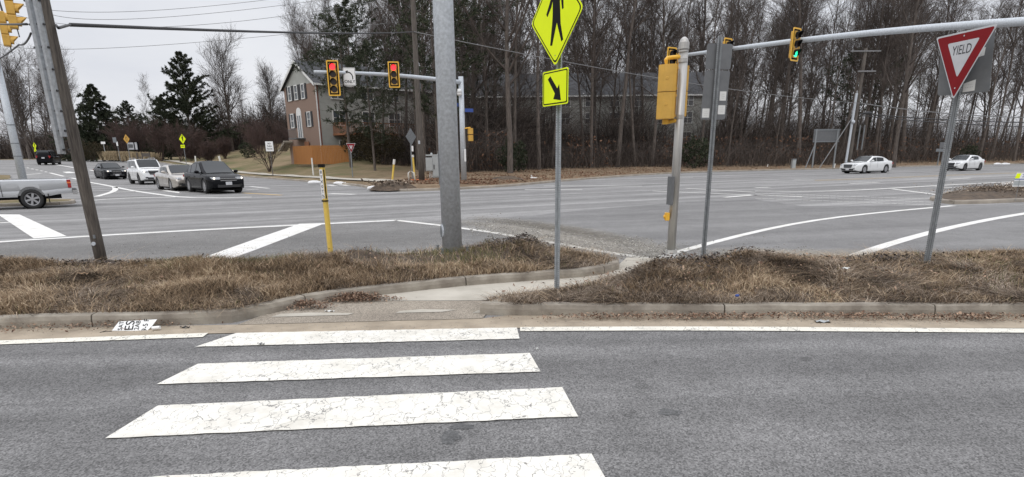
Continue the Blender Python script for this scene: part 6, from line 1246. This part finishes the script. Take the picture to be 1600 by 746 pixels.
def car(name, label, loc, rz, paint, L_, Wd, Hh, belt, wb, wr, prof, cab, lift=.0, wfac=None, rimm='rim', spokes=5, suv=False, drl_='drl', cat='car', grille=(.9, .22, .55), grillem='dark_plastic', group=None, roofw=.72, glass='glass', front=True, chrome_bar=False, clad=False, lampw=.36, lampz=.66, plate=True):
    t_ = thing(name, label, cat, loc, rz, group); hw = Wd/2; zb = .19+lift
    xs = np.concatenate([np.linspace(-L_/2, -L_/2+.3, 6)[:-1], np.linspace(-L_/2+.3, L_/2-.4, 30)[:-1], np.linspace(L_/2-.4, L_/2, 8)])
    px = [p[0]*L_ for p in prof]; pz = [p[1] for p in prof]
    def top(x): return np.interp(x, px, pz)
    zt = top(xs); k = np.ones(5)/5; zt2 = np.convolve(np.r_[[zt[0]]*2, zt, [zt[-1]]*2], k, 'valid'); zt2[0] = zt[0]*.97; zt2[-1] = zt[-1]*.93
    e = np.minimum(xs+L_/2, L_/2-xs); ws = .80+.20*np.sin(np.clip(e/.75, 0, 1)*math.pi/2)**.8
    zbot = zb+.10*np.clip(1-e/.35, 0, 1)
    RA = wr*1.14; AX = [-wb/2, wb/2]; ex = np.concatenate([[c_-RA-.001, c_+RA+.001]+list(c_+RA*np.sin(np.linspace(-math.pi/2, math.pi/2, 15))) for c_ in AX]); xa_ = np.sort(np.concatenate([xs, ex]))
    zt2 = np.interp(xa_, xs, zt2); ws = np.interp(xa_, xs, ws); zbot = np.interp(xa_, xs, zbot); xs = xa_
    rings = []
    for x, z, w_, b_ in zip(xs, zt2, ws, zbot):
        h = hw*w_; d = z-b_; zi = b_
        for c_ in AX:
            if abs(x-c_) <= RA: zi = max(b_, wr+math.sqrt(max(0, RA*RA-(x-c_)**2)))
        yi = min(hw-.27, h*.8)
        half = [(0, b_), (yi, b_), (yi+.002, max(zi, b_+.002)), (.955*h, max(zi, b_+.01))]+[(f*h, max(q, zi+.003+.002*i)) for i, (f, q) in enumerate(((.982, b_+.06), (.988, b_+.3*d), (.994, b_+.52*d), (1.0, b_+.70*d), (.992, b_+.80*d)))]+[(.955*h, z-.05), (.87*h, z-.003), (.6*h, z+.012), (0, z+.022)]
        rings.append([(x, y, zz) for y, zz in half]+[(x, -y, zz) for y, zz in half[-2:0:-1]])
    A = np.array(rings); A = np.concatenate([A, A[:, :1]], 1); n_ = A.shape[1]-1; V_ = A[:, :-1].reshape(-1, 3); F = [(i*n_+j, (i+1)*n_+j, (i+1)*n_+(j+1) % n_, i*n_+(j+1) % n_) for i in range(len(xs)-1) for j in range(n_)]
    F += [tuple(range(n_)), tuple((len(xs)-1)*n_+j for j in range(n_-1, -1, -1))]
    mb = MB(); mb.add(V_, F); body = part(mb, 'body', paint, t_, False, True)
    me = body.data; bm = bmesh.new(); bm.from_mesh(me); bmesh.ops.recalc_face_normals(bm, faces=bm.faces); bm.to_mesh(me); bm.free(); me.set_sharp_from_angle(angle=R(38))
    for sx in (-1, 1):
        xw = sx*wb/2+cab.get('wx', 0)
        for s in (-1, 1):
            mb = MB(); mb.cyl((xw, s*(hw-.268), wr), (xw, s*(hw-.262), wr), wr*1.16, None, 24); part(mb, 'arch_liner', 'black', t_, False)
            if clad:
                a = np.linspace(-.25, math.pi+.25, 17); mb = MB(); mb.grid([[(xw+q*math.cos(g), s*(hw*.985+d), wr+q*math.sin(g)) for q, d in ((wr*1.13, -.03), (wr*1.14, .012), (wr*1.28, .010), (wr*1.3, -.03))] for g in a]); part(mb, 'arch_cladding', 'dark_plastic', t_, False)
            wheel(t_, xw, s*(hw-.13), wr, s, rimm, spokes)
    # cabin
    c = cab; X0, X1, X2, X3 = [q*L_ for q in c['x']]; xs2 = np.concatenate([np.linspace(X0, X1, 8)[:-1], np.linspace(X1, X2, 12)[:-1], np.linspace(X2, X3, 10)])
    bt = lambda x: top(x)-.02
    def zr(x):
        s1 = (x-X0)/(X1-X0) if X1 > X0 else 1; s2 = (X3-x)/(X3-X2); r_ = Hh-.022-.05*((x-(X1*.4+X2*.6))/(X2-X1))**2*2
        b0 = float(bt(X0)); b3 = float(bt(X3))
        z = r_
        if x < X1: z = b0+(r_-b0)*math.sin(min(1, max(0, s1))**.86*math.pi/2)**.92
        if x > X2: z = b3+(r_-b3)*min(1, max(0, s2))**.88
        return max(z, float(bt(x))+.0)
    wB = hw*.875; wT = hw*roofw
    def side(x, z): b_ = belt; f_ = np.clip((z-b_)/(Hh-b_), 0, 1); return (wB*(1-f_)+wT*f_)*min(1, .9+.1*math.sin(np.clip(min(x-X0, X3-x)/.5, 0, 1)*math.pi/2))
    rings = []
    for x in xs2:
        z = zr(x); b_ = min(belt, z)-.06; half = [(side(x, b_), b_), (side(x, (z+belt)/2), (z+b_)/2), (side(x, z-.06), z-.07), (side(x, z)-.05, z-.022), (side(x, z)*.72, z+.002), (0, z+.018)]
        rings.append([(x, y, zz) for y, zz in half]+[(x, -y, zz) for y, zz in half[-2::-1]])
    mb = MB(); mb.grid(rings); rf = part(mb, 'roof', paint, t_, False, True); rf.data.set_sharp_from_angle(angle=R(35)) if hasattr(rf.data, 'set_sharp_from_angle') else None
    def pane(nm, xa, xb, k=8, m_=6, inset_=.86):
        P = []
        for x in np.linspace(xa, xb, k):
            z = zr(x); sl = (zr(x+.01)-zr(x-.01))/.02; nl = math.hypot(1, sl); ox, oz = -sl/nl*.012, 1/nl*.012; row = []
            for q in np.linspace(-1, 1, m_*2+1): y = q*(side(x, z)-.05)*inset_/.86*.93; yy = abs(y)/max(.01, side(x, z)); row.append((x+ox, y, z+.018-.03*yy**2+oz))
            P.append(row)
        g_ = MB(); g_.grid(P); return part(g_, nm, glass, t_, False, True)
    pane('windshield', X2+.03+.0, X3-.09); 
    if not c.get('norear'): pane('rear_window', X0+.14, X1-.02)
    zl = belt+.045
    for s in (-1, 1):
        for xa, xb in c['side']:
            xa *= L_; xb *= L_; xx = np.linspace(xa, xb, 9); lo = []; hi = []
            for x in xx:
                zh = max(zr(x)-.115, zl+.012); lo.append((x, s*(side(x, zl)+.012), zl)); hi.append((x, s*(side(x, zh)+.012), zh))
            g_ = MB(); g_.grid([lo, [((a[0]+b[0])/2, (a[1]+b[1])/2+s*.004, (a[2]+b[2])/2) for a, b in zip(lo, hi)], hi]); part(g_, 'side_window', glass, t_, False, True)
        for x in c.get('seam', ()):
            g_ = MB(); x *= L_; g_.grid([[(x-.008, s*(hw*f+.006), zb+.08+(belt-.04-zb-.08)*q), (x+.008, s*(hw*f+.006), zb+.08+(belt-.04-zb-.08)*q)] for q, f in ((0, .955), (.3, .985), (.55, .996), (.78, 1.), (.9, .985), (1, .958))]); part(g_, 'door_seam', 'black', t_, False)
        for x in c.get('handle', ()): g_ = MB(); g_.box((x*L_, s*(hw*.985+.012), belt-.15), (.2, .03, .035)); part(g_, 'door_handle', paint, t_, False, bevel=.008)
        g_ = MB(); xm = c['side'][0][1]*L_-.10 if c['side'][0][1] > c['side'][-1][1] else c['side'][-1][1]*L_-.10; g_.ball((xm, s*(hw+.06), belt+.10), .1, 12, (.7, 1.25, .75)); g_.box((xm+.02, s*(hw-.06), belt+.05), (.06, .16, .04)); part(g_, 'side_mirror', c.get('mirror', paint), t_, False, True)
        if suv: g_ = MB(); g_.tube([(X1+.1, s*wT*.86, Hh-.04), (X1+.25, s*wT*.86, Hh+.05), (X2-.35, s*wT*.86, Hh+.055), (X2-.1, s*wT*.86, Hh-.02)], .02, 6); part(g_, 'roof_rail', c.get('rail', 'chrome'), t_, False)
        if front:
            xf = L_/2-.16; wl = hw*float(np.interp(.16, [0, .75], [.8, 1])); g_ = MB(); ol = [(xf-.18, wl*1.0+.035), (xf+.07, wl*.94+.02), (xf+.175, wl*.78), (xf+.2, wl-lampw*1.05), (xf, wl-lampw*1.1), (xf-.16, wl*.9)]
            P = [(a, s*b, z) for z in (lampz-.055, lampz+.06) for a, b in ol]; n2 = len(ol); g_.add(P, [tuple(range(n2)), tuple(range(2*n2-1, n2-1, -1))]+[(i, i+n2, (i+1) % n2+n2, (i+1) % n2) for i in range(n2)]); hl = part(g_, 'headlight', 'lamp_glass', t_, False, bevel=.015)
            g_ = MB(); g_.ball((xf+.12, s*(wl*.86), lampz), .055, 10); part(g_, 'bulb', drl_, hl, False, True)
            g_ = MB(); g_.box((L_/2-.05, s*hw*.62, zb+.2), (.1, .2, .1)); part(g_, 'fog_lamp', 'dark_plastic', t_, False)
        g_ = MB(); xr = -L_/2+.09; g_.box((xr, s*hw*.73, belt-.14 if not suv else belt-.1), (.2, .34 if not suv else .2, .13 if not suv else .3), s*.35); part(g_, 'taillight', 'tail', t_, False, bevel=.02)
    gw, gh, gz = grille; g_ = MB(); f_ = (np.array([L_/2-.012, 0, gz]), np.array([0, 1., 0]), np.array([0, 0, 1.]), np.array([1., 0, 0])); ol = rpoly([(-gw/2*.8, -gh/2), (gw/2*.8, -gh/2), (gw/2, gh/2), (-gw/2, gh/2)], .03)
    if front:
        g_.prism(ol, f_, -.02, .022); gr = part(g_, 'grille', grillem, t_, False); g_ = MB()
        for q in np.linspace(-.35, .35, 3 if not chrome_bar else 2): g_.prism([(-gw*.42, q*gh-.012), (gw*.42, q*gh-.012), (gw*.42, q*gh+.012), (-gw*.42, q*gh+.012)], f_, .023, .035)
        part(g_, 'grille_bar', 'chrome' if chrome_bar else 'galv_dark', gr, False)
        g_ = MB(); g_.prism(rrect(Wd*.6, .13, .03, 2, 0, zb+.16-gz), f_, -.02, .018); part(g_, 'air_intake', 'dark_plastic', t_, False)
        if plate: g_ = MB(); g_.prism(rrect(.31, .155, .01, 2, 0, zb+.29-gz if gh < .3 else zb+.17-gz), f_, .024, .034); part(g_, 'licence_plate', 'white_sign', t_, False)
    g_ = MB(); g_.box((-L_/2-.008, 0, belt-.22), (.02, .32, .16)); part(g_, 'licence_plate', 'white_sign', t_, False)
    g_ = MB(); g_.box((0, 0, zb-.02), (L_*.86, Wd*.8, .12)); part(g_, 'underbody', 'black', t_, False)
    return t_
def place(px, py, ang, dz=.006): g = G(px, py); return (g[0], g[1], float(H(g[0], g[1]))+dz), R(ang)
# profile: (x / L, z) rear to front ; cabin x: rear glass base, roof rear, roof front, windshield base
loc, rz = place(336, 300.5, -48)
car('crossover', 'shiny black crossover, first car waiting at the left of the junction', loc, rz, 'paint_black', 4.74, 1.86, 1.63, .98, 2.69, .365, [(-.5, .92), (-.45, 1.05), (-.3, 1.03), (.15, .985), (.22, 1.0), (.36, .93), (.46, .82), (.5, .70)],
    dict(x=(-.485, -.17, .035, .27), side=((-.02, .17), (-.2, -.035), (-.3, -.215)), seam=(.19, -.03, -.25), handle=(.0, -.2)), .03, suv=False, roofw=.66, grille=(.95, .14, .70), clad=True, spokes=10, lampz=.76, rimm='rim', chrome_bar=True)
loc, rz = place(283, 296.5, -49)
car('sedan', 'champagne silver sedan mostly hidden behind the black crossover', loc, rz, 'paint_champ', 4.83, 1.80, 1.44, .93, 2.88, .34, [(-.5, .86), (-.46, .98), (-.3, .98), (.18, .93), (.38, .86), (.47, .76), (.5, .62)],
    dict(x=(-.37, -.2, .06, .23), side=((-.01, .165), (-.2, -.025)), seam=(.17, -.02, -.22), handle=(.02, -.18), mirror='paint_champ'), 0, grille=(.7, .3, .58), spokes=7, lampz=.68, lampw=.25, drl_='lamp_glass')
loc, rz = place(233, 287.5, -48)
car('suv', 'white boxy off road SUV with chrome grille and roof rails', loc, rz, 'paint_white', 4.82, 1.92, 1.80, 1.12, 2.79, .40, [(-.5, 1.1), (-.47, 1.14), (-.3, 1.13), (.18, 1.11), (.26, 1.13), (.42, 1.07), (.48, .98), (.5, .84)],
    dict(x=(-.492, -.43, .05, .205), side=((-.02, .145), (-.26, -.035), (-.42, -.275)), seam=(.16, -.03, -.24), handle=(.0, -.2), rail='rim'), .1, suv=True, grille=(.95, .30, .84), chrome_bar=True, lampz=.92, lampw=.3, roofw=.78, spokes=6, clad=False, rimm='rim_dark')
loc, rz = place(174, 279.5, -46)
car('sedan', 'black sedan, last in the waiting row behind the white SUV', loc, rz, 'paint_black', 4.9, 1.86, 1.44, .94, 2.85, .34, [(-.5, .9), (-.46, 1.0), (-.32, .99), (.18, .93), (.38, .86), (.47, .76), (.5, .62)],
    dict(x=(-.42, -.22, .04, .22), side=((-.02, .155), (-.22, -.035)), seam=(.16, -.03, -.23), handle=(.0, -.2)), 0, grille=(.8, .34, .55), lampz=.7, spokes=5, rimm='rim_dark', chrome_bar=True)
loc, rz = place(1352, 270.8, -153)
car('sedan', 'pearl white sedan with a dark mesh grille, the nearer of two on the right', loc, rz, 'paint_white', 4.97, 1.83, 1.45, .95, 2.91, .345, [(-.5, .93), (-.47, 1.03), (-.34, 1.02), (.18, .95), (.38, .88), (.47, .80), (.5, .68)],
    dict(x=(-.41, -.2, .045, .22), side=((-.02, .155), (-.22, -.035)), seam=(.17, -.03, -.23), handle=(.0, -.19)), 0, grille=(.85, .3, .62), lampz=.72, lampw=.24, spokes=10, drl_='lamp_glass', grillem='rim_dark')
loc, rz = place(1503, 266.8, -150)
car('sedan', 'white sporty sedan with dark wheels, the farther of two on the right', loc, rz, 'paint_white', 4.67, 1.81, 1.43, .95, 2.8, .34, [(-.5, .95), (-.47, 1.04), (-.34, 1.02), (.18, .94), (.38, .86), (.47, .76), (.5, .62)],
    dict(x=(-.42, -.22, .04, .22), side=((-.02, .155), (-.22, -.035)), seam=(.17, -.03, -.23), handle=(.0, -.19)), 0, grille=(.75, .5, .5), lampz=.7, lampw=.28, spokes=10, rimm='rim_dark', drl_='lamp_glass', plate=False)
x, y = float(Vo(77, 253, 55)[0]), 55*KY
car('suv', 'dark van like SUV driving away at the far left', (x, y, float(H(x, y))+.01), R(112), 'paint_black', 4.8, 1.85, 1.76, 1.05, 2.85, .37, [(-.5, 1.02), (-.47, 1.07), (-.3, 1.05), (.18, 1.03), (.26, 1.05), (.42, 1.0), (.48, .9), (.5, .78)],
    dict(x=(-.492, -.42, .05, .2), side=((-.02, .14), (-.26, -.035), (-.42, -.275)), seam=(.16, -.03, -.24), rail='rim_dark'), .06, suv=True, front=True, roofw=.78, rimm='rim_dark')
# silver pickup, seen from the side with its bed in the picture
g = G(54, 326.5); heading = R(180+36); Lp_, Wp, wr = 5.2, 1.74, .345; back = 1.28
cx = g[0]+math.cos(heading)*(1.33)+math.sin(heading)*0; 
# wheel contact point (near side rear) is g ; near side is the truck's left when heading away to the left
hd = np.array([math.cos(heading), math.sin(heading)]); lf = np.array([-hd[1], hd[0]]); sgn = 1 if lf@(-g[:2]) > 0 else -1
cen = g[:2]+hd*1.5-lf*sgn*(Wp/2-.1)
t_ = thing('pickup_truck', 'silver pickup truck with a dented bed leaving the frame at the left', 'pickup truck', (cen[0], cen[1], .006), heading)
RA = wr*1.2; AX = [-1.5, 1.6]; xs = np.sort(np.concatenate([np.linspace(-2.75, -2.6, 4)[:-1], np.linspace(-2.6, 2.3, 30)[:-1], np.linspace(2.3, 2.6, 5), [-2.681, -2.68, -.761, -.76]]+[np.r_[c_-RA-.001, c_+RA+.001, c_+RA*np.sin(np.linspace(-math.pi/2, math.pi/2, 15))] for c_ in AX])); rings = []; hw = Wp/2
for x in xs:
    e = min(x+2.75, 2.6-x); w_ = .955+.045*math.sin(min(1, max(0, e)/.25)*math.pi/2) if x < 0 else .82+.18*math.sin(min(1, max(0, e)/.7)*math.pi/2); z = float(np.interp(x, [-2.75, -.72, -.68, .9, 2.2, 2.6], [1.03, 1.03, 1.03, 1.03, .97, .84]))
    b_ = float(np.interp(x, [-2.75, -2.3, -2., 2.6], [.52, .48, .42, .42])); h = hw*w_; d = z-b_; zi = b_
    for c_ in AX:
        if abs(x-c_) <= RA: zi = max(b_, wr+.02+math.sqrt(max(0, RA*RA-(x-c_)**2)))
    fl = .58 if -2.68 <= x <= -.761 else z; fl = max(fl, zi+.03) if fl < z else fl; yi = min(hw-.28, h*.8)
    half = [(0, b_), (yi, b_), (yi+.002, max(zi, b_+.002)), (.97*h, max(zi, b_+.01))]+[(f*h, max(q, zi+.003+.002*i)) for i, (f, q) in enumerate(((.985, b_+.06), (.985, b_+.3*d), (.975, b_+.36*d), (1.0, b_+.42*d), (1.0, b_+.8*d)))]+[(.985*h, z-.03), (.95*h, z), (h-.09, z-.001), (h-.095, fl), (0, fl)]
    rings.append([(x, a, c_) for a, c_ in half]+[(x, -a, c_) for a, c_ in half[-2:0:-1]])
n_ = len(rings[0]); mb = MB(); mb.add(np.array(rings).reshape(-1, 3), [(i*n_+j, (i+1)*n_+j, (i+1)*n_+(j+1) % n_, i*n_+(j+1) % n_) for i in range(len(xs)-1) for j in range(n_)]+[tuple(range(n_)), tuple((len(xs)-1)*n_+j for j in range(n_-1, -1, -1))])
body = part(mb, 'body', 'paint_silver', t_, False, True); bm = bmesh.new(); bm.from_mesh(body.data); bmesh.ops.recalc_face_normals(bm, faces=bm.faces); bm.to_mesh(body.data); bm.free(); body.data.set_sharp_from_angle(angle=R(35))
for xw in (-1.5, 1.6):
    for s in (-1, 1): wheel(t_, xw, s*(hw-.12), wr, s, 'rim', 6, .23); mb = MB(); mb.cyl((xw, s*(hw-.29), wr+.02), (xw, s*(hw-.285), wr+.02), wr*1.23, None, 24); part(mb, 'arch_liner', 'black', t_, False)
mb = MB(); rr = []
for x, zz in ((-.6, 1.0), (-.5, 1.5), (-.35, 1.62), (.5, 1.62), (.75, 1.5), (1.25, 1.02)): f_ = (zz-1)/.62; w_ = .9*hw*(1-f_)+.76*hw*f_; rr.append([(x, w_+.02, .98), (x, w_, zz-.02), (x, w_-.08, zz), (x, 0, zz+.01), (x, -w_+.08, zz), (x, -w_, zz-.02), (x, -w_-.02, .98)])
mb.grid(rr); part(mb, 'roof', 'paint_silver', t_, False, True)
for s in (-1, 1):
    mb = MB(); mb.grid([[(-.42, s*(hw*.9+.01), 1.06), (.95, s*(hw*.9+.01), 1.06)], [(-.38, s*(hw*.78+.02), 1.52), (.6, s*(hw*.78+.02), 1.5)]]); part(mb, 'side_window', 'glass', t_, False)
    mb = MB(); mb.box((-2.70, s*(hw*.955), .86), (.12, .07, .3)); tl = part(mb, 'taillight', 'tail', t_, False, bevel=.012); mb = MB(); mb.box((-2.70, s*(hw*.955+.003), .90), (.125, .072, .05)); part(mb, 'lens', 'orange', tl, False)
    mb = MB(); mb.box((-2.0, s*(hw-.05), .36), (.03, .2, .32)); part(mb, 'mud_flap', 'black', t_, False)
    mb = MB(); mb.box((-.665, s*(hw+.0), .74), (.015, .012, .56)); part(mb, 'bed_gap', 'black', t_, False)
    mb = MB(); mb.prism(rrect(.26, .17, .02, 2), (np.array([-.95, s*(hw*1.0+.001), .83]), np.array([s*-1., 0, 0]), np.array([0, 0, 1.]), np.array([0, s*1., 0])), 0, .004); part(mb, 'fuel_flap', 'paint_silver', t_, False)
mb = MB(); mb.box((-2.84, 0, .55), (.16, Wp*.98, .17)); part(mb, 'bumper', 'chrome', t_, False, bevel=.02); mb = MB(); mb.box((-2.84, 0, .645), (.15, Wp*.9, .02)); part(mb, 'bumper_step', 'dark_plastic', t_, False)
mb = MB(); mb.box((-.1, 0, .40), (4.6, 1.2, .14)); mb.cyl((-1.5, -.7, wr), (-1.5, .7, wr), .06, None, 8); part(mb, 'chassis', 'black', t_, False)
mb = MB(); mb.box((-2.76, 0, .78), (.02, Wp*.8, .42)); part(mb, 'tailgate', 'paint_silver', t_, False)

# ------------------------------------------------------------------ same kind, same spot: tell them apart by order
bpy.context.view_layer.update(); seen = {}
for o in bpy.data.objects:
    if o.parent is None and o.get('label') and 'bare tree' in o['label'] + 'bare tree' * (o.name.startswith('bare_tree')): seen.setdefault(o['label'], []).append(o)
ORD = ['leftmost', 'second from left', 'third from left', 'fourth from left', 'fifth from left', 'sixth from left', 'seventh from left', 'eighth from left', 'ninth from left', 'tenth from left']
for lab, os_ in seen.items():
    if len(os_) < 2: continue
    os_.sort(key=lambda o: o.location.x/o.location.y)
    for i, o in enumerate(os_): o['label'] = lab+', '+('left one' if i == 0 else 'right one') if len(os_) == 2 else lab+', '+ORD[min(i, 9)]
